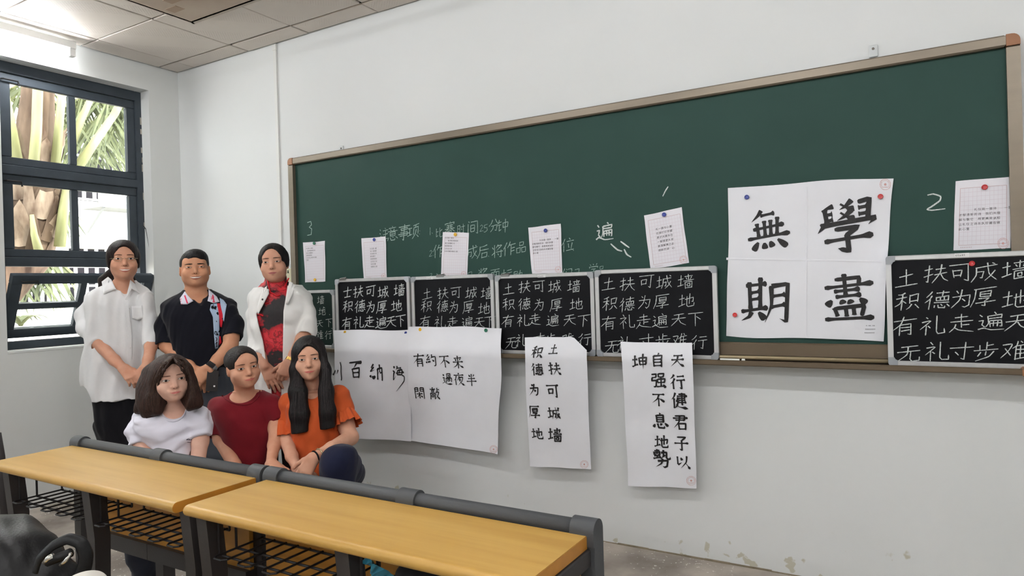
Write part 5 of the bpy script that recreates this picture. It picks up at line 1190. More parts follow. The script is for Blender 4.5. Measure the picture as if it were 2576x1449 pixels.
        s.strip('lower_lip', xs, [cz[i] - gap[i] for i in range(n)], [cz[i] - gap[i] - ll[i] for i in range(n)], lip_m, 0.0016, 3)
        if teeth: s.strip('teeth', xs, [cz[i] + gap[i] * 0.35 for i in range(n)], [cz[i] - gap[i] for i in range(n)], TEETH, 0.0006, 2)
        else: s.strip('mouth_line', xs, [z + 0.0007 for z in cz], [z - 0.0007 for z in cz], mat('mouth_line', (96, 44, 40), 0.7, 0.2), 0.0018, 1)
def skin(name, rgb): return mat(name, rgb, 0.58, 0.26, var=0.10, vscale=22, rgb2=tuple(int(c * k) for c, k in zip(rgb, (0.955, 0.90, 0.87))), thr=(0.25, 0.75), bump=0.02, bscale=300)
def hairmat(name, rgb, rgb2): return mat(name, rgb, 0.5, 0.22, var=0.5, vscale=40, rgb2=rgb2, stretch=(6, 6, 0.3), bump=0.25, bscale=60)
def cloth(name, rgb, var=0.06, bump=0.12, sheen=0.1, rough=0.85): return mat(name, rgb, rough, 0.15, var=var, vscale=9, bump=bump, bscale=28, sheen=sheen)

def strand_lines(F, ops, paths, m, n, jit, seed, r=0.0015, off=0.0006):
    """fine strands lying on the hair surface; paths are guide lines in photo pixels, strands are mixed between neighbouring guides"""
    rs = random.Random(seed); mb = MB(); view = F.L(CAM); G = [[np.array(q, float) for q in catmull(p, 10)] for p in paths]; cache = []
    for k in range(n):
        g = rs.randrange(len(G) - 1); f = rs.random(); a, b = G[g], G[g + 1]; L_ = min(len(a), len(b)); P = []; j = rs.uniform(-jit, jit); e_ = rs.uniform(0.85, 1.0)
        for i in range(0, L_):
            if i / (L_ - 1) > e_: break
            q = a[i] * (1 - f) + b[i] * f; q = q + np.array([j * i / L_, 0]); p = F.project(q[0], q[1], ops, 0.3, -0.1, 90); d = view - p; d /= np.linalg.norm(d); P.append(p + d * off)
        if len(P) > 3: mb.tube(P, [r] * (len(P) - 2) + [r * 0.7, r * 0.3], 4, cap=False)
    return tag(mb.build('hair_strands', m, F.root, True), kind='stuff')
# ------------------------------------------------------------ people
BLACKH = hairmat('black_hair', (30, 26, 26), (14, 12, 13)); DARKBROWNH = hairmat('dark_brown_hair', (44, 30, 27), (20, 14, 14)); BROWNH = hairmat('brown_hair', (66, 44, 36), (30, 20, 17)); MANH = hairmat('short_black_hair', (32, 31, 33), (14, 14, 15))
BROWM = mat('brow_hair', (90, 64, 54), 0.9, 0.1, var=0.4, vscale=300, stretch=(1, 1, 3))
BLACKSHOE = mat('black_shoe_leather', (24, 22, 22), 0.4, 0.4)
def hs(head, p, n): return HS(head.P(p), head.R @ np.array(n, float))
def legs(fig, hips, feet, m, r0=0.085, r1=0.062, r2=0.05, name='trousers', rows=None, knee_t=0.03, extra=None):
    ops = []
    if rows: ops.append(('u', LOFT(fig.rows(rows)), 0.0))
    for hp, ft in zip(hips, feet):
        kn = (np.array(hp) + np.array(ft)) / 2 + np.array([0, -knee_t, 0.0]); a = np.array(hp, float); b = np.array(ft, float)
        ops += [('u', RC(a, kn, r0, r1), 0.03), ('u', RC(kn, b, r1, r2), 0.03)]
    if extra: ops += extra
    o = fig.mesh(name, ops + [('d', folds(0.004, 26, 3), 0)], m, 0.009)
    for ft in feet:
        f = np.array(ft); so = [('u', EL(f + np.array([0, -0.06, -0.045]), (0.046, 0.125, 0.042)), 0), ('u', EL(f + np.array([0, 0.02, -0.03]), (0.040, 0.060, 0.055)), 0.03), ('i', HS((0, 0, 0.002), (0, 0, -1)), 0.004)]
        fig.mesh('shoe', so, BLACKSHOE, 0.009)
    return o
def folded_legs(fig, hips, knees, m, r=0.08, name='trousers', ops0=()):
    ops = list(ops0)
    for hp, kn, ft in zip(hips, knees[0], knees[1]):
        ops += [('u', RC(hp, kn, r, r * 0.84), 0.03), ('u', RC(kn, ft, r * 0.80, r * 0.58), 0.03)]
    o = fig.mesh(name, ops + [('d', folds(0.003, 30, 5), 0)], m, 0.008)
    for ft in knees[1]:
        f = np.array(ft); so = [('u', EL(f + np.array([0, -0.05, -0.03]), (0.042, 0.11, 0.040)), 0), ('u', EL(f + np.array([0, 0.02, -0.01]), (0.038, 0.055, 0.05)), 0.03), ('i', HS((0, 0, 0.002), (0, 0, -1)), 0.004)]
        fig.mesh('shoe', so, BLACKSHOE, 0.009)
    return o

# ---- woman in the white shirt with glasses
def woman_white_shirt():
    F = Fig(300, 4.10, 'woman in white shirt and glasses standing by the window, hands clasped'); SK = skin('skin_warm', (214, 164, 138))
    H_ = Head(F, 313, 651, 0.115, yaw=3, pitch=2, roll=0, sc=1.0, wide=1.0, jaw=0.86, smile=0.7, zs=0.97)
    R_ = [(708, 282, 334, -0.01, .05), (716, 268, 350, -0.01, .062), (724, 248, 362, -0.005, .078), (736, 226, 374, 0, .095), (760, 220, 376, .01, .108), (800, 224, 374, .015, .112), (850, 226, 373, .015, .108), (900, 222, 375, .015, .112), (950, 216, 378, .01, .12), (980, 220, 379, .01, .122), (1000, 236, 378, .01, .122)]
    l_s, l_c = F.sleeve([(243, 758, 0, .056), (221, 794, .01, .058), (222, 824, .05, .054), (246, 865, .115, .050)], 0.014); r_s, r_c = F.sleeve([(362, 758, 0, .053), (375, 802, .01, .050), (379, 838, .04, .045), (380, 868, .08, .041)], 0.014)
    neck = [('s', EL(F.J(314, 712, 0.05), (0.058, 0.085, 0.045)), 0.01), ('s', RC(F.J(315, 716, 0.05), F.J(315, 758, 0.105), 0.036, 0.007), 0.004)]
    shirt = [('u', LOFT(F.rows(R_), 2.4), 0)] + l_s + r_s + l_c + r_c + neck
    hem = [('s', EL(F.J(214, 1004, 0.05), (0.045, 0.2, 0.085)), 0.01), ('s', RC(F.J(326, 980, 0.14), F.J(326, 1010, 0.14), 0.002, 0.008), 0.002)]
    wl = cloth('white_linen', (238, 239, 240), 0.05, 0.22)
    so = F.mesh('shirt', shirt + hem + [('d', folds(0.0060, 34, 1, (1.2, 1, .55)), 0)], wl, 0.005)
    body = [('u', LOFT(F.rows(R_[:9], 0.016), 2.4), 0)] + H_.ops + F.chain([(243, 758, 0, .040), (221, 792, 0, .042), (222, 824, .05, .038), (248, 864, .12, .036), (288, 906, .165, .030), (309, 925, .18, .025)]) + F.chain([(362, 758, 0, .038), (375, 800, 0, .040), (379, 838, .04, .036), (380, 870, .085, .034), (373, 905, .14, .028), (366, 925, .165, .024)])
    body = [body[0]] + [(o[0], o[1], max(o[2], 0.02) if i == 0 else o[2]) for i, o in enumerate(body[1:])]
    W = F.J(309, 925, .18); body += hand(W, F.J(337, 956, .195) - W, (0.15, -1, 0.35), -1, 0.96, ((.35, .6, .4), (.4, .7, .4), (.45, .75, .4), (.5, .8, .4)), th=((0.5, 0.25), (0.2, 0.3)))
    W = F.J(366, 925, .165); body += hand(W, F.J(353, 962, .165) - W, (-0.3, -1, 0.1), 1, 0.96, ((.5, .9, .6),) * 4, th=((0.4, 0.1), (0.0, 0.3)))
    F.mesh('body', body, SK, 0.0034, zfine=[(0.75, 1.05), (1.36, 1.8)], hc=0.0075)
    H_.features(BROWM, mat('lips_rose', (186, 104, 94), 0.4, 0.4), eye_open=0.95, teeth=True, mouth_w=1.1)
    # collar flaps, placket, pocket, buttons
    T = tf(180, 580, 2.684); px = lambda L_: [T(*q) for q in L_]
    cap = shirt + [('u', RC(F.J(314, 700, 0.0), F.J(314, 735, 0.01), 0.062, 0.085), 0.01)]
    F.decal('collar', px([(246, 312), (203, 345), (216, 430), (300, 394), (268, 330)]), cap, wl, 0.010, 0.005); F.decal('collar', px([(396, 332), (432, 362), (462, 424), (404, 392), (362, 470), (388, 372)]), cap, wl, 0.010, 0.005)
    F.decal('placket', px([(352, 470), (385, 470), (410, 700), (412, 1040), (385, 1040), (376, 700)]), shirt, wl, 0.0035, 0.003)
    F.decal('pocket', px([(405, 510), (478, 505), (486, 590), (445, 605), (410, 592)]), shirt, wl, 0.003, 0.003)
    btn = mat('pearl_button', (238, 238, 236), 0.3, 0.5)
    for y in (520, 610, 700, 790, 880): F.decal('button', [(T(384 + y * .018, y)[0] + 1.8 * math.cos(a), T(0, y)[1] + 1.8 * math.sin(a)) for a in np.linspace(0, 6.28, 7)[:-1]], shirt, btn, 0.005, 0.002, seg=1, parent=so)
    # hair
    hp = [('u', H_.E((0, 0.016, 0.038), (0.084, 0.110, 0.088)), 0), ('s', H_.E((0, -0.086, -0.060), (0.060, 0.078, 0.072)), 0.010), ('s', H_.E((0.0, -0.094, -0.005), (0.051, 0.078, 0.083)), 0.012), ('i', hs(H_, (0, 0.0, -0.075), (0, -0.35, -1)), 0.02)]
    for x in (-1, 1): hp += [('u', H_.E((x * 0.0745, 0.012, 0.000), (0.014, 0.040, 0.052)), 0.02)]
    hp += [('u', RC(H_.P((0, 0.10, -0.03)), F.J(262, 706, -.05), .042, .03), .03), ('u', RC(F.J(262, 706, -.05), F.J(250, 735, -.07), .03, .012), .02), ('u', RC(H_.P((0, 0.10, -0.05)), F.J(334, 704, -.05), .035, .018), .03), ('s', H_.RC((0, -0.05, 0.16), (0, 0.06, 0.135), 0.012, 0.012), 0.02)]
    F.mesh('hair', hp + [('d', strands(0.0006, H_.c[0], H_.c[1], 64, 1), 0)], DARKBROWNH, 0.004)
    # glasses
    gm = mat('thin_gold_rim', (206, 186, 150), 0.25, 0.6, metal=0.7); g = None
    for x in (-1, 1):
        P = [H_.P((x * 0.034 + 0.0215 * math.cos(a), -0.089 + 0.006 * abs(math.cos(a)) * (1 if math.cos(a) * x > 0 else 0.2), -0.003 + 0.0155 * math.sin(a))) for a in np.linspace(0, 2 * math.pi, 25)]
        o = MB().tube(P, 0.0011, 6, cap=False).build('glasses', gm, F.root, True)
        MB().tube([H_.P((x * 0.0555, -0.083, 0.001)), H_.P((x * 0.068, -0.070, 0.003)), H_.P((x * 0.078, 0.0, 0.004))], 0.0010, 6).build('temple', gm, o)
        if x == 1: MB().tube([H_.P((-0.0125, -0.089, 0.001)), H_.P((0, -0.093, 0.004)), H_.P((0.0125, -0.089, 0.001))], 0.0011, 6).build('bridge', gm, o)
    h = F.J(300, 1080, 0); zf = 0.10
    legs(F, [F.J(280, 1075, 0), F.J(338, 1075, 0)], [(F.J(292, 1075, 0)[0], 0.02, zf), (F.J(345, 1075, 0)[0], 0.02, zf)], cloth('black_trousers', (22, 22, 26), 0.1, 0.06), rows=[(975, 240, 374, 0.0, .105), (1010, 240, 374, 0, .11), (1060, 246, 372, 0, .11), (1120, 262, 368, 0, .10)])
woman_white_shirt()

# ---- man in the black polo shirt
def man_polo():
    F = Fig(500, 4.10, 'smiling man in black polo shirt with colourful shoulder stripe'); SK = skin('skin_tan', (206, 154, 122))
    H_ = Head(F, 490.5, 672, 0.10, yaw=1, pitch=6, roll=-2, sc=1.02, jaw=0.98, wide=1.02, nose=1.15, smile=0.9)
    R_ = [(728, 466, 526, -0.01, .058), (738, 452, 542, -0.01, .070), (748, 432, 564, -0.005, .085), (762, 412, 590, 0, .105), (790, 414, 592, .01, .122), (830, 428, 580, .015, .128), (870, 440, 568, .02, .128), (910, 446, 568, .02, .125), (940, 450, 570, .02, .122)]
    l_s, l_c = F.sleeve([(432, 788, 0, .056), (416, 825, .01, .062), (417, 870, .05, .066)], 0.014); r_s, r_c = F.sleeve([(576, 786, 0, .056), (586, 815, .02, .058), (585, 848, .06, .060)], 0.014)
    neck = [('s', EL(F.J(495, 738, 0.05), (0.062, 0.085, 0.040)), 0.01), ('s', RC(F.J(498, 744, 0.06), F.J(507, 770, 0.115), 0.030, 0.006), 0.004)]
    shirt = [('u', LOFT(F.rows(R_), 2.4), 0)] + l_s + r_s + l_c + r_c + neck
    pm = cloth('black_polo_knit', (20, 21, 30), 0.1, 0.10); so = F.mesh('polo_shirt', shirt + [('d', folds(0.0030, 30, 2, (1, 1, .7)), 0)], pm, 0.005)
    body = [('u', LOFT(F.rows(R_, 0.018), 2.4), 0)] + H_.ops + F.chain([(432, 788, 0, .048), (416, 825, .01, .046), (420, 868, .05, .042), (446, 895, .10, .038), (475, 920, .155, .030), (488, 930, .17, .026)]) + F.chain([(576, 786, 0, .048), (586, 815, .02, .046), (582, 850, .06, .043), (580, 868, .09, .041), (548, 905, .15, .034), (528, 927, .185, .028)])
    body[1] = (body[1][0], body[1][1], 0.02); body[-1] = body[-1]
    body += [('u', H_.RC((0, 0.028, -0.07), (0, 0.036, -0.155), 0.055, 0.058), 0.02)]
    W = F.J(528, 927, .185); body += hand(W, F.J(500, 952, .20) - W, (-0.2, -1, 0.45), 1, 1.08, ((.25, .5, .3), (.3, .55, .35), (.35, .6, .4), (.4, .6, .4)), 0.2, th=((0.9, 0.1), (0.7, 0.1)))
    W = F.J(488, 930, .16); body += hand(W, F.J(510, 962, .165) - W, (0.2, -1, 0.2), -1, 1.05, ((.35, .7, .5),) * 4, th=((0.4, 0.0), (0.2, 0.1)))
    F.mesh('body', body, SK, 0.0034, zfine=[(0.75, 1.02), (1.33, 1.8)], hc=0.0075)
    H_.features(mat('brow_black', (40, 32, 30), 0.9, 0.1), mat('lips_tan', (170, 98, 82), 0.45, 0.35), eye_open=0.5, teeth=True, brow_w=1.35, mouth_w=1.15, brow_z=0.019)
    T = tf(380, 600, 3.623); px = lambda L_: [T(*q) for q in L_]
    cap = shirt + [('u', RC(F.J(495, 722, 0.0), F.J(495, 752, 0.01), 0.066, 0.088), 0.01)]
    col = mat('lavender_collar_print', (222, 222, 236), 0.85, 0.15, var=0.5, vscale=30, rgb2=(226, 120, 140), thr=(0.36, 0.40))
    F.decal('collar', px([(308, 480), (262, 545), (272, 600), (330, 600), (386, 570), (338, 522)]), cap, col, 0.011, 0.005); F.decal('collar', px([(524, 462), (600, 530), (625, 576), (572, 590), (514, 570), (526, 520)]), cap, col, 0.011, 0.005)
    pink = mat('pink_print', (220, 70, 100), 0.85, 0.1); F.decal('collar_stripe', px([(300, 520), (312, 515), (338, 590), (326, 594)]), cap, pink, 0.0125, 0.001); F.decal('collar_stripe', px([(556, 515), (566, 512), (582, 582), (570, 584)]), cap, pink, 0.0125, 0.001)
    blue = mat('pale_blue_print', (176, 198, 222), 0.85, 0.1, var=0.9, vscale=34, rgb2=(20, 21, 30), thr=(0.36, 0.39), stretch=(1, 1, 0.6)); red = mat('red_print', (214, 44, 60), 0.85, 0.1, var=0.8, vscale=40, rgb2=(20, 21, 30), thr=(0.33, 0.36))
    F.decal('shirt_print', px([(545, 600), (602, 590), (622, 640), (622, 760), (625, 860), (612, 1000), (585, 1005), (575, 900), (566, 760), (562, 690), (535, 650)]), shirt, blue, 0.0042, 0.003)
    F.decal('shirt_print', px([(625, 540), (660, 560), (690, 600), (676, 680), (664, 760), (655, 740), (650, 690), (632, 600)]), shirt, blue, 0.0042, 0.003)
    F.decal('shirt_print', px([(600, 590), (628, 590), (652, 690), (656, 745), (645, 810), (630, 806), (624, 740), (614, 660)]), shirt, red, 0.0046, 0.003)
    F.decal('shirt_print', px([(622, 890), (632, 890), (645, 950), (620, 975)]), shirt, red, 0.0046, 0.003)
    F.decal('shirt_print', px([(600, 1180), (650, 1110), (690, 1130), (685, 1190), (640, 1195)]), shirt, blue, 0.0042, 0.003); F.decal('shirt_print', px([(655, 1130), (672, 1125), (678, 1175), (650, 1180)]), shirt, red, 0.0046, 0.003)
    ink = mat('black_print', (14, 14, 18), 0.8, 0.1)
    for L_ in ([(574, 615), (556, 612), (550, 630), (562, 642), (572, 634), (562, 630)], [(602, 850), (584, 846), (580, 866), (594, 880), (604, 868), (592, 864)], [(590, 900), (600, 915), (592, 935)], [(588, 945), (602, 948), (588, 960), (602, 966)], [(590, 975), (602, 978), (592, 990)], [(566, 600), (572, 606)]):
        F.line('print_letter', px(L_), shirt, ink, 0.0018, 0.0048, so)
    F.line('placket', px([(460, 606), (458, 700)]), shirt, pm, 0.003, 0.0, so)
    hp = [('u', H_.E((0, 0.026, 0.038), (0.0795, 0.104, 0.086)), 0), ('u', H_.E((0.01, -0.02, 0.075), (0.058, 0.062, 0.048)), 0.03), ('s', H_.E((0, -0.088, -0.036), (0.061, 0.076, 0.099)), 0.006), ('i', hs(H_, (0, 0.02, -0.030), (0, 0.5, -1)), 0.015)]
    for x in (-1, 1): hp += [('s', H_.E((x * 0.084, 0.004, -0.035), (0.016, 0.030, 0.040)), 0.008)]
    F.mesh('hair', hp + [('d', strands(0.0006, H_.c[0], H_.c[1], 80, 2), 0)], MANH, 0.004)
    # watch
    wm = mat('steel_watch', (150, 150, 152), 0.25, 0.6, metal=0.8); a, b = F.J(548, 905, .15), F.J(528, 927, .185); d = (b - a) / np.linalg.norm(b - a); c = a + (b - a) * 0.80
    w_ = MB().tube([c - d * 0.012, c + d * 0.012], 0.0335, 20, cap=False).build('watch', wm, F.root, True)
    up = np.array([-0.15, -1, 0.35]); up -= d * (up @ d); up /= np.linalg.norm(up); sd = np.cross(d, up); q = c + up * 0.033
    V = []
    for z in (0, 0.006):
        for u, v in ((-1, -1), (1, -1), (1, 1), (-1, 1)): V.append(tuple(q + d * u * 0.014 + sd * v * 0.020 + up * z))
    MB().add(V, [(0, 3, 2, 1), (4, 5, 6, 7), (0, 1, 5, 4), (1, 2, 6, 5), (2, 3, 7, 6), (3, 0, 4, 7)]).build('watch_face', mat('dark_watch_glass', (22, 22, 26), 0.1, 0.6), w_)
    gt = cloth('grey_trousers', (74, 78, 86), 0.08, 0.06)
    legs(F, [F.J(484, 1010, 0), F.J(552, 1010, 0)], [(F.J(482, 1010, 0)[0], 0.02, 0.10), (F.J(556, 1010, 0)[0], 0.02, 0.10)], gt, 0.09, 0.075, 0.062, rows=[(925, 452, 572, 0.02, .118), (950, 452, 576, 0.02, .12), (1000, 446, 590, 0.015, .122), (1040, 444, 594, 0.01, .118)])
    belt = [('u', LOFT(F.rows([(934, 450, 573, 0.02, .123), (946, 450, 575, 0.02, .124)]), 2.4), 0)]; F.mesh('belt', belt, mat('dark_belt', (38, 30, 30), 0.45, 0.35), 0.006)
    # phone held in the hand
    q = F.J(534, 958, .205); n = np.array([0.1, -1, 0.15]); n /= np.linalg.norm(n); up = np.array([0.12, 0, 1.0]); up -= n * (up @ n); up /= np.linalg.norm(up); rt = np.cross(up, n) * -1
    def slab(cx, cy, hw, hh, z0, z1): 
        V = [tuple(F.o + F.M.T @ (q + rt * (cx + u * hw) + up * (cy + v * hh) + n * z)) for z in (z0, z1) for u, v in ((-1, -1), (1, -1), (1, 1), (-1, 1))]
        return MB().add(V, [(0, 1, 2, 3), (7, 6, 5, 4), (4, 5, 1, 0), (5, 6, 2, 1), (6, 7, 3, 2), (7, 4, 0, 3)])
    ph = empty('phone', F.o + F.M.T @ q, 'dark grey phone held in the clasped hands of the man in black polo', 'phone')
    slab(0, 0, 0.030, 0.058, -0.005, 0.005).build('case', mat('dark_grey_case', (48, 45, 45), 0.6, 0.3), ph); slab(-0.012, -0.030, 0.0045, 0.0045, 0.005, 0.0065).build('flash', mat('flash_glint', (250, 250, 246), 0.1, 0.8), ph); slab(0.004, -0.034, 0.012, 0.0015, 0.005, 0.006).build('slot', mat('dark_slot', (36, 34, 34), 0.6, 0.3), ph)  # white dot paints the glint on the phone's flash
    return F
man_polo()

# ---- woman in the white jacket and flowered dress
def woman_jacket():
    F = Fig(700, 3.95, 'woman in open white jacket over a black dress with red flowers'); SK = skin('skin_mid', (206, 158, 134))
    H_ = Head(F, 683, 659, 0.10, yaw=-9, pitch=2, roll=-4, sc=0.97, wide=0.98, jaw=0.86, smile=0.25, zs=0.955)
    R_ = [(712, 662, 724, -0.01, .052), (722, 650, 742, -0.01, .066), (732, 640, 766, -0.005, .084), (746, 634, 778, 0, .098), (780, 638, 776, .01, .105), (830, 642, 768, .015, .105), (880, 640, 764, .015, .104), (940, 636, 764, .01, .118), (1000, 638, 762, .01, .118), (1070, 646, 754, 0, .105)]
    l_s, l_c = F.sleeve([(659, 758, 0, .050), (647, 792, .0, .052), (643, 840, .04, .050), (655, 889, .11, .045)], 0.014); r_s, r_c = F.sleeve([(755, 752, 0, .052), (770, 787, 0, .055), (772, 815, .03, .054), (767, 846, .08, .050)], 0.014)
    Lx = [(700, 686), (712, 680), (733, 677), (765, 660), (791, 646), (820, 652), (855, 662), (907, 670), (974, 683), (1060, 690)]; Rx = [(700, 728), (710, 725), (742, 720), (783, 713), (841, 712), (913, 711), (983, 707), (1060, 704)]
    def edge(E_): 
        P = [F.J(x, y, 0.10) for y, x in E_]; z = [p[2] for p in P][::-1]; x = [p[0] for p in P][::-1]; return lambda Z: np.interp(Z, z, x)
    le, re = edge(Lx), edge(Rx)
    opening = Prim(lambda X, Y, Z: np.maximum(np.maximum(le(Z) - X, X - re(Z)), Y - 0.0), (-9, -9, -9), (9, 9, 9))
    body_rows = F.rows(R_)
    jk = [(r[0], r[1], r[2], r[3] + 0.018, r[4] + 0.021) for r in body_rows if True]
    jacket = [('u', LOFT(jk[1:], 2.4), 0)] + l_s + r_s + l_c + r_c + [('s', EL(F.J(690, 712, 0.03), (0.066, 0.09, 0.050)), 0.01), ('s', opening, 0.004)]
    jb = [o for o in jacket if o[1] is not opening]
    wm = cloth('white_gauze', (236, 235, 232), 0.05, 0.2); F.mesh('jacket', jacket + [('d', folds(0.0058, 34, 4, (1.3, 1, .45)), 0)], wm, 0.005)
    dm = bpy.data.materials.new('flowered_dress'); dm.use_nodes = True; nt = dm.node_tree; b = nt.nodes['Principled BSDF']; b.inputs['Roughness'].default_value = 0.6; N = nt.nodes.new; L = nt.links.new
    tc = N('ShaderNodeTexCoord'); nz = N('ShaderNodeTexNoise'); nz.inputs['Scale'].default_value = 16; nz.inputs['Detail'].default_value = 3; L(tc.outputs['Object'], nz.inputs['Vector'])
    ad = N('ShaderNodeVectorMath'); ad.operation = 'MULTIPLY_ADD'; ad.inputs[1].default_value = (0.16, 0.16, 0.16); L(nz.outputs['Color'], ad.inputs[0]); L(tc.outputs['Object'], ad.inputs[2])
    vo = N('ShaderNodeTexVoronoi'); vo.inputs['Scale'].default_value = 7.0; L(ad.outputs[0], vo.inputs['Vector']); v2 = N('ShaderNodeTexVoronoi'); v2.feature = 'DISTANCE_TO_EDGE'; v2.inputs['Scale'].default_value = 16; L(ad.outputs[0], v2.inputs['Vector'])
    r1 = N('ShaderNodeValToRGB'); cr = r1.color_ramp; cr.elements[0].position = 0.0; cr.elements[0].color = (*lin((226, 66, 76)), 1); cr.elements[1].position = 0.54; cr.elements[1].color = (*lin((24, 14, 18)), 1); e1 = cr.elements.new(0.30); e1.color = (*lin((200, 28, 42)), 1); e2 = cr.elements.new(0.47); e2.color = (*lin((150, 18, 32)), 1); L(vo.outputs['Distance'], r1.inputs[0])
    r2 = N('ShaderNodeValToRGB'); r2.color_ramp.elements[0].position = 0.02; r2.color_ramp.elements[0].color = (0.45, 0.35, 0.35, 1); r2.color_ramp.elements[1].position = 0.07; r2.color_ramp.elements[1].color = (1, 1, 1, 1); L(v2.outputs['Distance'], r2.inputs[0])
    mx = N('ShaderNodeMix'); mx.data_type = 'RGBA'; mx.blend_type = 'MULTIPLY'; mx.inputs['Factor'].default_value = 1; L(r1.outputs[0], mx.inputs[6]); L(r2.outputs[0], mx.inputs[7]); L(mx.outputs[2], b.inputs['Base Color'])
    dress = [('u', LOFT(body_rows, 2.4), 0), ('u', RC(F.J(694, 700, 0.0), F.J(694, 722, 0), .060, .066), 0.02), ('s', EL(F.J(694, 698, 0.03), (0.050, 0.075, 0.030)), 0.006)]
    z0 = body_rows[-1]; dress += [('u', RC((z0[1], z0[2], z0[0]), (z0[1], z0[2], 0.55), 0.115, 0.12), 0.05)]
    F.mesh('dress', dress, dm, 0.006)
    rp = mat('red_piping', (200, 24, 36), 0.5, 0.3); T = tf(600, 580, 3.45); px = lambda L_: [T(*q) for q in L_]
    allo = dress
    for L_ in ([(252, 430), (262, 480), (275, 535)], [(275, 535), (300, 548), (330, 566), (362, 560)], [(436, 412), (418, 450), (402, 490)], [(155, 722), (185, 728), (215, 742)], [(232, 632), (262, 628)]): F.line('piping', px(L_), allo, rp, 0.0042, 0.004)
    bl = mat('black_bead', (14, 16, 22), 0.2, 0.6); F.decal('button', [(T(208, 598)[0] + 2.6 * math.cos(a), T(208, 598)[1] + 2.6 * math.sin(a)) for a in np.linspace(0, 6.28, 9)[:-1]], jacket, bl, 0.008, 0.004, seg=1)
    # lapels
    F.decal('lapel', px([(440, 440), (470, 452), (496, 490), (462, 570), (430, 640), (412, 640), (416, 560)]), jb, wm, 0.006, 0.004); F.decal('lapel', px([(252, 470), (225, 490), (190, 560), (160, 680), (170, 730), (266, 545)]), jb, wm, 0.006, 0.004)
    body = [('u', LOFT(F.rows(R_[:8], 0.016), 2.4), 0)] + H_.ops + F.chain([(659, 758, 0, .036), (647, 790, 0, .040), (643, 845, .045, .036), (656, 893, .12, .031), (666, 922, .155, .024)]) + F.chain([(755, 754, 0, .036), (770, 787, 0, .038), (770, 830, .04, .037), (760, 852, .08, .035), (740, 892, .13, .029), (729, 910, .155, .024)])
    body[1] = (body[1][0], body[1][1], 0.02)
    W = F.J(666, 922, .14); body += hand(W, F.J(684, 955, .155) - W, (0.1, -1, 0.25), -1, 0.98, ((.12, .25, .2), (.15, .3, .2), (.2, .35, .2), (.25, .4, .2)), 0.25, th=((0.9, 0.1), (0.8, 0.1)))
    W = F.J(729, 910, .155); body += hand(W, F.J(713, 938, .17) - W, (-0.25, -1, 0.2), 1, 0.96, ((.6, 1.2, .7),) * 4, th=((0.5, 0.1), (0.3, 0.2)))
    F.mesh('body', body, SK, 0.0034, zfine=[(0.75, 1.02), (1.36, 1.8)], hc=0.0075)
    H_.features(BROWM, mat('lips_mauve', (168, 92, 92), 0.4, 0.4), eye_open=0.8, mouth_w=1.05, gaze=-0.0008)
    hp = [('u', H_.E((0, 0.016, 0.038), (0.082, 0.109, 0.087)), 0), ('s', H_.E((0, -0.088, -0.058), (0.062, 0.080, 0.074)), 0.010), ('s', H_.E((0.0, -0.094, -0.004), (0.053, 0.080, 0.094)), 0.012), ('i', hs(H_, (0, 0.0, -0.065), (0, 0.0, -1)), 0.02)]
    for x in (-1, 1): hp += [('u', H_.E((x * 0.072, 0.016, 0.004), (0.012, 0.038, 0.046)), 0.02)]
    hp += [('u', H_.E((0.01, 0.115, -0.04), (0.042, 0.035, 0.04)), 0.02)]
    F.mesh('hair', hp + [('d', strands(0.0006, H_.c[0], H_.c[1], 72, 3), 0)], BLACKH, 0.004)
    er = H_.P((0.076, 0.0, -0.052)); MB().tube([er, er - np.array([0, 0, 0.018])], [0.002, 0.004], 8).build('earring', mat('dark_green_jade', (24, 44, 40), 0.2, 0.6), F.root, True)
    gm = mat('gold_bangle', (222, 184, 96), 0.25, 0.6, metal=0.7); a, b2 = F.J(740, 892, .13), F.J(729, 910, .155); d = (b2 - a) / np.linalg.norm(b2 - a); c = a + (b2 - a) * 0.85
    MB().tube([c - d * 0.0085, c + d * 0.0085], 0.030, 20, cap=False).build('bangle', gm, F.root, True)
    feet = [(F.J(672, 1000, 0)[0], 0.02, 0.09), (F.J(728, 1000, 0)[0], 0.02, 0.09)]
    ops = []
    for f in feet: ops += [('u', RC((f[0], 0.02, 0.6), f, 0.06, 0.04), 0.02)]
    F.mesh('stockings', ops, mat('dark_stockings', (40, 32, 34), 0.6, 0.2), 0.009)
    for ft in feet:
        f = np.array(ft); F.mesh('shoe', [('u', EL(f + np.array([0, -0.05, -0.045]), (0.040, 0.115, 0.040)), 0), ('u', EL(f + np.array([0, 0.02, -0.03]), (0.034, 0.050, 0.05)), 0.03), ('i', HS((0, 0, 0.002), (0, 0, -1)), 0.004)], BLACKSHOE, 0.009)
woman_jacket()

def print_lines(F, ops, so, pts, m):
    for L_ in pts: F.line('print_letter', L_, ops, m, 0.0011, 0.003, so, 5, 5)
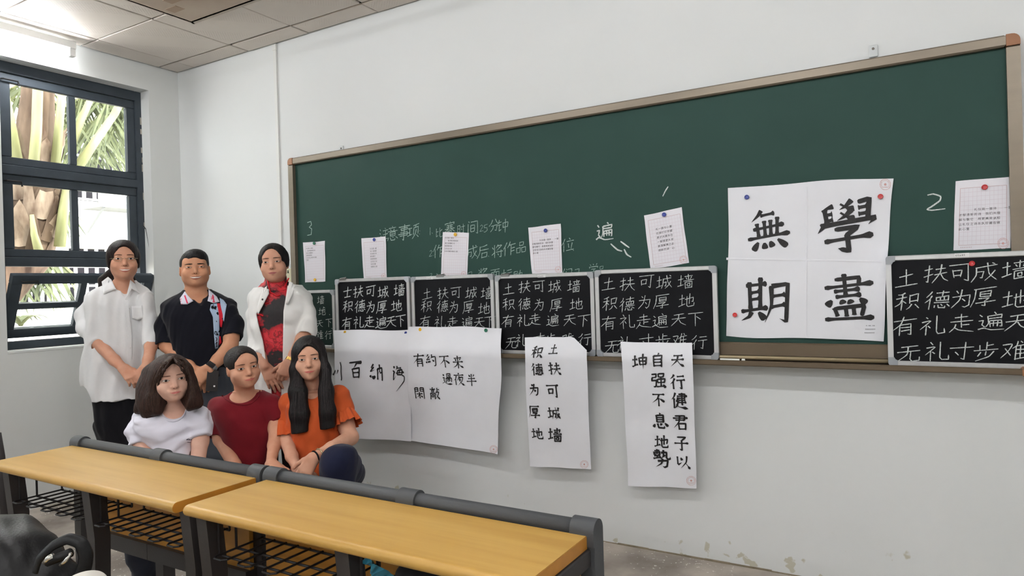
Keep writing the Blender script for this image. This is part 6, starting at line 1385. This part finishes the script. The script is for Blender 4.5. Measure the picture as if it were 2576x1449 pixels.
# ---- girl in the white tee
def girl_white():
    F = Fig(432, 3.20, 'girl with shoulder-length brown hair in white tee crouching behind desk'); SK = skin('skin_fair', (236, 194, 174))
    H_ = Head(F, 437, 955, 0.125, yaw=7, pitch=-1, roll=-5, sc=0.98, wide=1.0, jaw=0.88, cheek=1.15, nose=0.95, smile=0.2, zs=0.87)
    R_ = [(1016, 410, 466, -0.01, .050), (1024, 394, 482, -0.01, .062), (1032, 372, 500, -0.005, .080), (1044, 350, 514, 0, .094), (1070, 350, 510, .01, .105), (1100, 376, 492, .015, .106), (1130, 388, 486, .015, .100), (1165, 390, 482, .015, .096), (1210, 386, 486, .0, .105), (1270, 378, 494, -.02, .12)]
    l_s, l_c = F.sleeve([(364, 1052, 0, .052), (350, 1084, .01, .050), (356, 1116, .03, .056)]); r_s, r_c = F.sleeve([(498, 1048, 0, .050), (506, 1072, .01, .043), (507, 1095, .03, .038)])
    neck = [('s', EL(F.J(438, 1022, 0.06), (0.058, 0.10, 0.052), Rxyz(0, -18, 0)), 0.008), ('s', EL(F.J(438, 1038, 0.12), (0.050, 0.05, 0.034)), 0.012)]
    tee = [('u', LOFT(F.rows(R_), 2.3), 0)] + l_s + r_s + l_c + r_c + neck
    tm = cloth('white_tee_jersey', (232, 230, 242), 0.04, 0.12); so = F.mesh('tee_shirt', tee + [('d', folds(0.0046, 36, 6), 0)], tm, 0.0045)
    body = [('u', LOFT(F.rows(R_, 0.012), 2.3), 0)] + H_.ops + F.chain([(364, 1054, 0, .042), (350, 1084, .01, .041), (362, 1124, .04, .041), (392, 1190, .13, .034), (418, 1240, .24, .025)]) + F.chain([(498, 1050, 0, .040), (506, 1075, .01, .037), (504, 1110, .03, .036), (497, 1165, .06, .032), (482, 1230, .20, .024)])
    body[1] = (body[1][0], body[1][1], 0.02)
    W = F.J(418, 1240, .24); body += hand(W, (0.6, -0.6, -0.4), (0, -0.4, 1), 1, 0.95, ((.3, .4, .3),) * 4); W = F.J(482, 1230, .20); body += hand(W, (-0.5, -0.7, -0.4), (0, -0.4, 1), -1, 0.95, ((.3, .4, .3),) * 4)
    F.mesh('body', body, SK, 0.0032, zfine=[(0.70, 1.1)], hc=0.006)
    H_.features(mat('brow_brown', (128, 94, 80), 0.9, 0.1), mat('lips_pink', (206, 118, 112), 0.35, 0.45), eye_open=1.1, mouth_w=0.95)
    T = tf(300, 860, 4.83); px = lambda L_: [T(*q) for q in L_]; ink = mat('navy_print', (30, 32, 60), 0.8, 0.1)
    print_lines(F, tee, so, [px(q) for q in ([(815, 1190), (830, 1180), (826, 1195)], [(830, 1182), (845, 1175), (848, 1186), (838, 1190)], [(850, 1195), (853, 1184), (860, 1190)], [(864, 1192), (868, 1182), (872, 1192)], [(875, 1176), (874, 1192), (880, 1190)], [(830, 1223), (838, 1219), (846, 1223)], [(850, 1222), (858, 1219), (866, 1222)], [(872, 1222), (884, 1218)])], ink)
    F.line('neck_seam', px([(505, 880), (545, 925), (600, 958), (660, 966), (730, 945), (790, 880), (822, 795)]), tee, tm, 0.0035, 0.0, so)
    hp = [('u', H_.E((0, 0.024, 0.036), (0.088, 0.106, 0.092)), 0), ('u', H_.E((0, 0.045, -0.06), (0.088, 0.070, 0.10)), 0.04)]
    hp += F.chain([(374, 940, .05, .030), (372, 975, .06, .036), (374, 1005, .07, .038), (378, 1028, .08, .032), (376, 1040, .08, .022)], 0.05) + F.chain([(392, 960, .09, .018), (394, 1000, .10, .024), (398, 1034, .11, .018)], 0.04) + F.chain([(366, 1005, .05, .03), (352, 1026, .05, .020), (344, 1034, .05, .010)], 0.03)
    hp += F.chain([(470, 935, .05, .026), (474, 965, .05, .030), (480, 995, .06, .034), (490, 1010, .06, .026), (499, 1016, .06, .012)], 0.04) + F.chain([(466, 985, .09, .016), (470, 1012, .09, .018), (472, 1020, .09, .016)], 0.04)
    hp += [('s', H_.E((0.004, -0.096, -0.046), (0.054, 0.076, 0.108)), 0.008), ('s', H_.E((0.006, -0.094, 0.020), (0.026, 0.070, 0.064)), 0.01), ('s', RC(F.J(436, 1000, .12), F.J(436, 1060, .12), .045, .06), 0.01)]
    # fringe, swept to both sides
    for L_ in ([(434, 899, .12), (424, 912, .160), (413, 932, .176), (406, 952, .172)], [(430, 899, .115), (414, 918, .155), (404, 942, .160), (399, 966, .145)], [(426, 900, .11), (408, 925, .14), (399, 950, .14), (396, 975, .13)], [(437, 899, .12), (447, 914, .165), (459, 931, .174), (468, 945, .160)], [(441, 899, .115), (458, 916, .155), (470, 938, .148), (475, 960, .12)]):
        n = len(L_); hp += F.chain([(*q, 0.0062 * (1 - 0.6 * i / (n - 1))) for i, q in enumerate(L_)], 0.012)
    F.mesh('hair', hp + [('d', strands(0.0006, H_.c[0], H_.c[1], 70, 4), 0)], BROWNH, 0.0038)
    bl_ = hairmat('brown_sheen_strands', (74, 53, 43), (40, 28, 23))  # paler strand colour stands in for sheen on the brown hair
    strand_lines(F, hp, [[(434, 900), (405, 915), (385, 950), (372, 1000), (352, 1030)], [(434, 900), (408, 918), (392, 950), (382, 1000), (372, 1040)], [(434, 902), (414, 918), (400, 950), (392, 1000), (388, 1044)], [(434, 904), (418, 918), (406, 944), (404, 990), (404, 1036)]], bl_, 46, 5, 2)
    strand_lines(F, hp, [[(438, 900), (456, 912), (468, 945), (468, 990), (472, 1024)], [(438, 900), (462, 910), (474, 945), (480, 985), (484, 1020)], [(438, 898), (468, 910), (480, 945), (490, 985), (500, 1014)]], bl_, 34, 4, 3)
    strand_lines(F, hp, [[(430, 908), (420, 920), (412, 934), (404, 952)], [(426, 906), (412, 922), (404, 945), (398, 968)]], BROWNH, 12, 2, 4, 0.0018); strand_lines(F, hp, [[(438, 908), (448, 918), (458, 932), (467, 944)], [(444, 906), (460, 920), (470, 940), (474, 958)]], BROWNH, 12, 2, 5, 0.0018)
    x0, x1 = F.J(405, 1270)[0], F.J(465, 1270)[0]
    folded_legs(F, [(x0, 0.02, 0.30), (x1, 0.02, 0.30)], ([(x0 - 0.10, -0.36, 0.42), (x1 + 0.10, -0.36, 0.42)], [(x0 - 0.06, -0.14, 0.07), (x1 + 0.06, -0.14, 0.07)]), cloth('blue_black_jeans', (34, 38, 52), 0.1, 0.08))
girl_white()

# ---- girl in the dark red tee
def girl_red():
    F = Fig(618, 3.50, 'girl with hair tied back in dark red tee crouching behind desks'); SK = skin('skin_honey', (216, 164, 136))
    H_ = Head(F, 623, 925, 0.115, yaw=17, pitch=1, roll=-7, sc=0.97, wide=0.99, jaw=0.86, smile=0.3, zs=0.89)
    R_ = [(984, 590, 656, -0.01, .052), (990, 574, 672, -0.01, .064), (1000, 552, 686, -0.005, .082), (1014, 538, 694, 0, .096), (1045, 544, 692, .01, .106), (1090, 562, 690, .015, .106), (1130, 578, 684, .015, .100), (1170, 590, 672, .015, .096), (1220, 584, 676, 0, .108), (1290, 574, 690, -.02, .12)]
    l_s, l_c = F.sleeve([(551, 1024, 0, .052), (545, 1060, 0, .048), (547, 1097, .03, .046)]); r_s, r_c = F.sleeve([(683, 1014, 0, .050), (695, 1040, .01, .046), (703, 1062, .04, .036)], 0.03, None)
    neck = [('s', EL(F.J(608, 984, 0.06), (0.080, 0.11, 0.050), Rxyz(0, -20, -6)), 0.008), ('s', EL(F.J(610, 998, 0.13), (0.068, 0.05, 0.036)), 0.012)]
    tee = [('u', LOFT(F.rows(R_), 2.3), 0)] + l_s + r_s + l_c + r_c + neck
    tm = cloth('dark_red_jersey', (122, 26, 36), 0.08, 0.10); so = F.mesh('tee_shirt', tee + [('d', folds(0.0030, 32, 7), 0)], tm, 0.0048)
    body = [('u', LOFT(F.rows(R_, 0.012), 2.3), 0)] + H_.ops + F.chain([(551, 1026, 0, .043), (545, 1062, 0, .041), (556, 1105, .04, .037), (590, 1170, .15, .030), (612, 1206, .22, .024)]) + F.chain([(683, 1016, 0, .041), (695, 1045, .01, .038), (695, 1078, .04, .036), (690, 1120, .10, .031), (681, 1166, .22, .023)])
    body[1] = (body[1][0], body[1][1], 0.02)
    W = F.J(612, 1206, .22); body += hand(W, (0.6, -0.5, -0.4), (0, -0.4, 1), 1, 0.95, ((.3, .4, .3),) * 4)
    W = F.J(681, 1166, .22); body += hand(W, F.J(697, 1186, .29) - W, (0.1, -0.55, 0.85), -1, 0.98, ((.12, .25, .2), (.12, .28, .2), (.15, .3, .2), (.2, .35, .2)), 0.35, th=((0.5, 0.15), (0.3, 0.1)))
    F.mesh('body', body, SK, 0.0033, zfine=[(0.66, 1.1)], hc=0.006)
    H_.features(mat('brow_soft_black', (92, 66, 54), 0.9, 0.1), mat('lips_brick', (190, 100, 90), 0.4, 0.4), eye_open=1.0, mouth_w=1.1, gaze=-0.002, brow_w=0.95)
    T = tf(480, 880, 9.908); px = lambda L_: [T(*q) for q in L_]
    F.line('neck_seam', px([(782, 1140), (860, 1220), (1000, 1310), (1150, 1355), (1330, 1372), (1500, 1340), (1620, 1250), (1700, 1150), (1722, 1020)]), tee, tm, 0.0036, 0.0, so)
    hp = [('u', H_.E((0, 0.016, 0.038), (0.081, 0.108, 0.085)), 0), ('s', H_.E((0.002, -0.090, -0.058), (0.062, 0.080, 0.074)), 0.010), ('s', H_.E((0.003, -0.094, -0.006), (0.057, 0.080, 0.097)), 0.014), ('i', hs(H_, (0, 0.0, -0.045), (0, 0.25, -1)), 0.02)]
    for x in (-1, 1): hp += [('s', H_.E((x * 0.084, 0.012, -0.030), (0.018, 0.026, 0.040)), 0.01)]
    hp += [('u', H_.RC((0.0, 0.105, 0.02), (0.0, 0.135, -0.03), 0.026, 0.022), 0.02), ('u', H_.RC((0.0, 0.135, -0.03), (-0.02, 0.13, -0.14), 0.022, 0.010), 0.02)]
    F.mesh('hair', hp + [('d', strands(0.0006, H_.c[0], H_.c[1], 84, 5), 0)], hairmat('ash_black_hair', (46, 40, 38), (24, 20, 20)), 0.0038)
    x0, x1 = F.J(600, 1270)[0], F.J(660, 1270)[0]
    folded_legs(F, [(x0, 0.02, 0.30), (x1, 0.02, 0.30)], ([(x0 - 0.09, -0.36, 0.40), (x1 + 0.10, -0.36, 0.42)], [(x0 - 0.06, -0.14, 0.07), (x1 + 0.06, -0.14, 0.07)]), cloth('dark_maroon_trousers', (44, 26, 28), 0.1, 0.08))
girl_red()

# ---- girl in the orange blouse
def girl_orange():
    F = Fig(790, 3.50, 'girl with long straight black hair in orange frilled blouse, one knee raised'); SK = skin('skin_light', (220, 172, 146))
    H_ = Head(F, 776, 904, 0.115, yaw=-3, pitch=0, roll=-3, sc=0.98, wide=0.97, jaw=0.84, smile=0.4, zs=0.92)
    R_ = [(986, 758, 816, -0.01, .050), (991, 744, 834, -0.01, .062), (998, 728, 852, -0.005, .080), (1012, 716, 866, 0, .094), (1050, 722, 860, .01, .105), (1090, 734, 856, .015, .106), (1130, 740, 858, .015, .102), (1150, 742, 868, .01, .106), (1185, 742, 884, .005, .118)]
    l_s, l_c = F.sleeve([(726, 1014, 0, .052), (717, 1054, .0, .050), (720, 1092, .04, .048)], 0.03, None); r_s, r_c = F.sleeve([(853, 996, 0, .056), (864, 1030, 0, .049), (868, 1048, .02, .046)], 0.03, None)
    tee = [('u', LOFT(F.rows(R_), 2.3), 0)] + l_s + r_s + l_c + r_c + [('s', EL(F.J(784, 984, 0.05), (0.046, 0.09, 0.036), Rxyz(0, -10, 0)), 0.008), ('s', EL(F.J(786, 990, 0.10), (0.036, 0.05, 0.018)), 0.01)]
    om = cloth('burnt_orange_crepe', (206, 92, 46), 0.08, 0.10); so = F.mesh('blouse', tee + [('d', folds(0.0032, 34, 8), 0)], om, 0.0048)
    def frill(name, a, b, r0, r1, n=14, amp=0.008, squash=1.0, seed=0):
        a = np.array(a, float); b = np.array(b, float); d = b - a; L_ = np.linalg.norm(d); d /= L_; t = np.array([0, 1.0, 0]); u = np.cross(d, t); u /= np.linalg.norm(u); w = np.cross(d, u); V = []; m_ = 96; k = 10; rr = random.Random(seed); ph = [rr.uniform(0, 6.28) for _ in range(3)]
        for i in range(k + 1):
            v = i / k
            for j in range(m_):
                an = 2 * math.pi * j / m_; fr = (math.sin(n * an + ph[0] + 0.5 * math.sin(3 * an)) + 0.5 * math.sin(n * 0.6 * an + ph[1])) * amp * v ** 0.8
                r_ = r0 + (r1 - r0) * v + fr; V.append(tuple(a + d * L_ * (v + 0.03 * v * math.sin(5 * an + ph[2])) + u * math.cos(an) * r_ + w * math.sin(an) * r_ * squash))
        return MB().add(V, [(i * m_ + j, i * m_ + (j + 1) % m_, (i + 1) * m_ + (j + 1) % m_, (i + 1) * m_ + j) for i in range(k) for j in range(m_)]).build(name, om, F.root, True)
    frill('sleeve_frill', F.J(866, 1036, .01), F.J(877, 1070, .05), 0.049, 0.066, 13, 0.007, seed=1); frill('sleeve_frill', F.J(717, 1062, .01), F.J(721, 1102, .05), 0.051, 0.060, 12, 0.005, seed=2)
    c0, c1 = F.J(804, 1138, .01), F.J(812, 1184, .01); frill('peplum', c0, c1, 0.128, 0.165, 26, 0.006, 0.82, 3)
    body = [('u', LOFT(F.rows(R_, 0.012), 2.3), 0)] + H_.ops + F.chain([(726, 1014, 0, .041), (717, 1054, 0, .037), (720, 1105, .06, .034), (734, 1148, .17, .029), (747, 1176, .25, .023)]) + F.chain([(853, 1000, 0, .038), (866, 1036, 0, .042), (872, 1074, .04, .040), (882, 1100, .10, .038), (834, 1128, .25, .031), (792, 1149, .32, .023)])
    body[1] = (body[1][0], body[1][1], 0.02)
    W = F.J(747, 1176, .25); body += hand(W, F.J(760, 1204, .27) - W, (-0.2, -1, 0.3), -1, 0.95, ((.4, .6, .4),) * 4); W = F.J(792, 1149, .32); body += hand(W, F.J(768, 1186, .335) - W, (-0.3, -1, 0.3), 1, 0.98, ((.2, .5, .4), (.25, .55, .4), (.3, .6, .4), (.4, .6, .4)), 0.2, th=((0.5, 0.1), (0.2, 0.2)))
    F.mesh('body', body, SK, 0.0033, zfine=[(0.66, 1.12)], hc=0.006)
    H_.features(mat('brow_dark', (96, 70, 58), 0.9, 0.1), mat('lips_coral', (200, 104, 96), 0.4, 0.4), eye_open=0.85, mouth_w=1.05)
    hp = [('u', H_.E((0, 0.016, 0.038), (0.083, 0.110, 0.088)), 0), ('u', H_.E((0, 0.05, -0.05), (0.080, 0.062, 0.09)), 0.04)]
    hp += F.chain([(747, 890, .06, .020), (746, 930, .07, .030), (748, 985, .09, .038), (749, 1040, .11, .036), (752, 1110, .125, .034)], 0.03) + F.chain([(762, 985, .10, .018), (766, 1040, .12, .020), (764, 1110, .13, .018)], 0.03)
    hp += F.chain([(808, 890, .06, .022), (816, 930, .07, .028), (820, 985, .09, .034), (826, 1035, .11, .033), (828, 1105, .125, .030)], 0.03) + F.chain([(812, 1000, .11, .018), (818, 1095, .125, .018)], 0.03)
    hp += [('s', H_.E((0, -0.094, -0.062), (0.056, 0.080, 0.078)), 0.010), ('s', H_.E((0.002, -0.094, -0.006), (0.049, 0.080, 0.080)), 0.014), ('s', RC(F.J(785, 950, .10), F.J(790, 1060, .16), .030, .026), 0.01), ('i', HS(F.J(790, 1082, .12), (0.12, 0, -1)), 0.003)]
    F.mesh('hair', hp + [('d', strands(0.0006, H_.c[0], H_.c[1], 76, 6), 0)], BLACKH, 0.0038)
    bl_ = hairmat('black_sheen_strands', (52, 46, 46), (24, 21, 22))  # strands coloured lighter than the hair to imitate its sheen
    strand_lines(F, hp, [[(784, 852), (752, 875), (740, 920), (737, 990), (733, 1050), (736, 1084)], [(784, 854), (756, 880), (746, 925), (748, 990), (746, 1050), (748, 1088)], [(784, 858), (760, 884), (752, 930), (758, 990), (762, 1050), (764, 1086)], [(784, 860), (764, 884), (757, 930), (766, 990), (772, 1050), (771, 1082)]], bl_, 50, 3, 6)
    strand_lines(F, hp, [[(787, 860), (806, 884), (812, 930), (808, 990), (814, 1040), (816, 1074)], [(787, 856), (812, 880), (820, 930), (820, 990), (826, 1040), (828, 1078)], [(787, 852), (818, 875), (828, 930), (833, 990), (840, 1040), (840, 1072)]], bl_, 40, 3, 7)
    a, b = F.J(834, 1128, .25), F.J(792, 1149, .32); d = (b - a) / np.linalg.norm(b - a)
    for f, w, m, r in ((0.72, 0.003, mat('silver_gold_bracelet', (200, 186, 150), 0.25, 0.6, metal=0.7), 0.0275), (0.98, 0.004, mat('black_hair_tie', (18, 18, 22), 0.6, 0.2), 0.0262)):
        c = a + (b - a) * f; u = np.cross(d, [0, 0, 1]); u /= np.linalg.norm(u); v = np.cross(d, u); P = [c + (u * math.cos(t) + v * math.sin(t)) * r for t in np.linspace(0, 2 * math.pi, 24)]; MB().tube(P, w, 8, cap=False).build('bracelet', m, F.root, True)
    nv = cloth('navy_jeans', (30, 34, 58), 0.12, 0.10)
    hipR = F.J(850, 1225, 0.0); kn = F.J(851, 1166, .34); ft = np.array([kn[0] + 0.02, kn[1] + 0.05, 0.075]); hipL = F.J(800, 1230, 0); kl = np.array([hipL[0] - 0.03, -0.30, 0.085]); fl = np.array([hipL[0], 0.12, 0.08])
    folded_legs(F, [hipR, hipL], ([kn, kl], [ft, fl]), nv, 0.095, ops0=[('u', LOFT(F.rows([(1150, 748, 868, 0.0, .10), (1190, 744, 890, 0, .12), (1240, 748, 900, -.01, .13)]), 2.3), 0), ('u', RC(F.J(884, 1190, .05), F.J(862, 1160, .30), 0.07, 0.075), 0.04)])
girl_orange()

# ------------------------------------------------------------ bags near the camera, things in the desk
def soft(name, label, cat, ops, m, h, org, part):
    r = empty(name, org, label, cat); V, Q = polygonize(ops, h); o = mesh_from(part, V - np.array(org), Q, m, r); return r
LEATH = mat('black_leather', (17, 17, 19), 0.45, 0.3, bump=0.08, bscale=160, var=0.2, vscale=12)
B = lambda x, y, d: at_d(x, y, d)
c = B(0, 1450, 1.62)
bops = [('u', EL(B(-14, 1424, 1.66), (0.145, 0.11, 0.115)), 0), ('u', EL(B(22, 1366, 1.70), (0.080, 0.06, 0.05)), 0.05), ('u', RC(B(60, 1420, 1.60), B(140, 1470, 1.60), 0.07, 0.05), 0.06), ('u', EL(B(0, 1530, 1.62), (0.21, 0.13, 0.12)), 0.06), ('s', RC(B(-40, 1415, 1.52), B(110, 1440, 1.50), 0.008, 0.008), 0.012), ('s', RC(B(78, 1310, 1.60), B(86, 1430, 1.54), 0.006, 0.006), 0.01), ('d', folds(0.006, 16, 9), 0)]
bag = soft('handbag', 'black leather handbag with looped handle at the bottom left', 'bag', bops, LEATH, 0.006, (c[0], c[1], 0.455), 'bag_body')
hpts = catmull([(88, 1440), (100, 1405), (135, 1372), (172, 1356), (203, 1366), (216, 1396), (212, 1430), (196, 1470), (170, 1500)], 60)
MB().tube([B(p[0], p[1], 1.50) for p in hpts], [0.0085 + 0.006 * min(1, i / len(hpts) * 1.6) for i in range(len(hpts))], 12, flat=0.6).build('handle', LEATH, bag, True)
CHR = mat('chrome_fitting', (220, 220, 216), 0.12, 0.6, metal=0.9)
MB().tube([B(112, 1416, 1.485), B(122, 1404, 1.485), B(134, 1398, 1.485)], 0.006, 10).build('buckle', CHR, bag, True)
MB().tube([B(152, 1422, 1.485), B(165, 1410, 1.485), B(178, 1392, 1.485)], 0.004, 10).build('buckle', CHR, bag, True)
MB().tube([B(118, 1414, 1.49), B(150, 1402, 1.49), B(178, 1390, 1.49)], 0.010, 10).build('strap_tab', LEATH, bag, True)
c2 = B(208, 1470, 1.42)
tote = soft('cloth_bag', 'off-white rounded cloth bag at the bottom edge beside the handbag', 'bag', [('u', EL(B(208, 1496, 1.42), (0.046, 0.05, 0.040)), 0), ('u', EL(B(208, 1640, 1.42), (0.06, 0.06, 0.13)), 0.03), ('d', folds(0.003, 24, 12), 0)], cloth('off_white_canvas', (226, 222, 214), 0.06, 0.15), 0.004, (c2[0], c2[1], 0.455), 'bag_body')
# the bench seat these stand on (below the picture)
m0 = (np.array(c) + np.array(c2)) / 2
bn = empty('bench_seat', (m0[0], m0[1], 0), 'yellow wooden bench seat under the two bags', 'bench')
MB().box((m0[0] - 0.55, m0[1] - 0.22, 0.425), (m0[0] + 0.45, m0[1] + 0.22, 0.452), 0.006).build('seat_board', WOOD, bn)
for x in (-0.45, 0.35):
    for y in (-0.16, 0.16): MB().box((m0[0] + x - 0.018, m0[1] + y - 0.018, 0), (m0[0] + x + 0.018, m0[1] + y + 0.018, 0.425)).build('leg', DARKS, bn)
# soft black bundle and blue plastic in the basket of the right desk
z = 0.622
soft('black_bundle', 'soft black bundle in the basket of the right desk', 'bag', [('u', EL((3.98, -1.99, z + 0.052), (0.155, 0.085, 0.045)), 0), ('u', EL((3.86, -2.0, z + 0.045), (0.06, 0.07, 0.035)), 0.03), ('i', HS((0, 0, z), (0, 0, -1)), 0.01), ('d', folds(0.003, 22, 14), 0)], cloth('black_canvas', (22, 22, 25), 0.15, 0.15), 0.006, (3.95, -1.99, z), 'bag_body')
random.seed(21); q0 = at_y(925, 1436, -2.06); vv = []; ff = []
n = 7
for i in range(n):
    for j in range(n):
        u, v = i / (n - 1), j / (n - 1); vv.append((q0[0] - 0.025 + 0.045 * u + random.uniform(-.005, .005), -2.055 + 0.05 * v + 0.012 * math.sin(5 * u + 3 * v), z + 0.002 + 0.075 * (1 - v * 0.8) * (0.4 + 0.6 * abs(math.sin(3.5 * u + 0.6))) + random.uniform(0, .006)))
for i in range(n - 1):
    for j in range(n - 1): ff.append((i * n + j, (i + 1) * n + j, (i + 1) * n + j + 1, i * n + j + 1))
bl = empty('plastic_wrapper', (q0[0], -2.05, z), 'crumpled blue plastic wrapper in the basket of the right desk', 'wrapper'); MB().add(vv, ff).build('wrapper_film', mat('blue_plastic', (70, 160, 190), 0.3, 0.5), bl)
# dark chair post by the window wall
pp = at_d(4, 1150, 3.6); ch_ = empty('metal_post', (pp[0] - 0.03, pp[1], 0), 'dark metal chair post beside the left desk by the window wall', 'post')
MB().tube([(pp[0] + 0.03, pp[1], 0.02), (pp[0] - 0.015, pp[1], pp[2]), (pp[0] - 0.05, pp[1], pp[2] + 0.12)], 0.022, 10).build('tube', DARKS, ch_, True); MB().box((pp[0] - 0.05, pp[1] - 0.2, 0.0), (pp[0] + 0.09, pp[1] + 0.2, 0.02), 0.004).build('foot', DARKS, ch_)
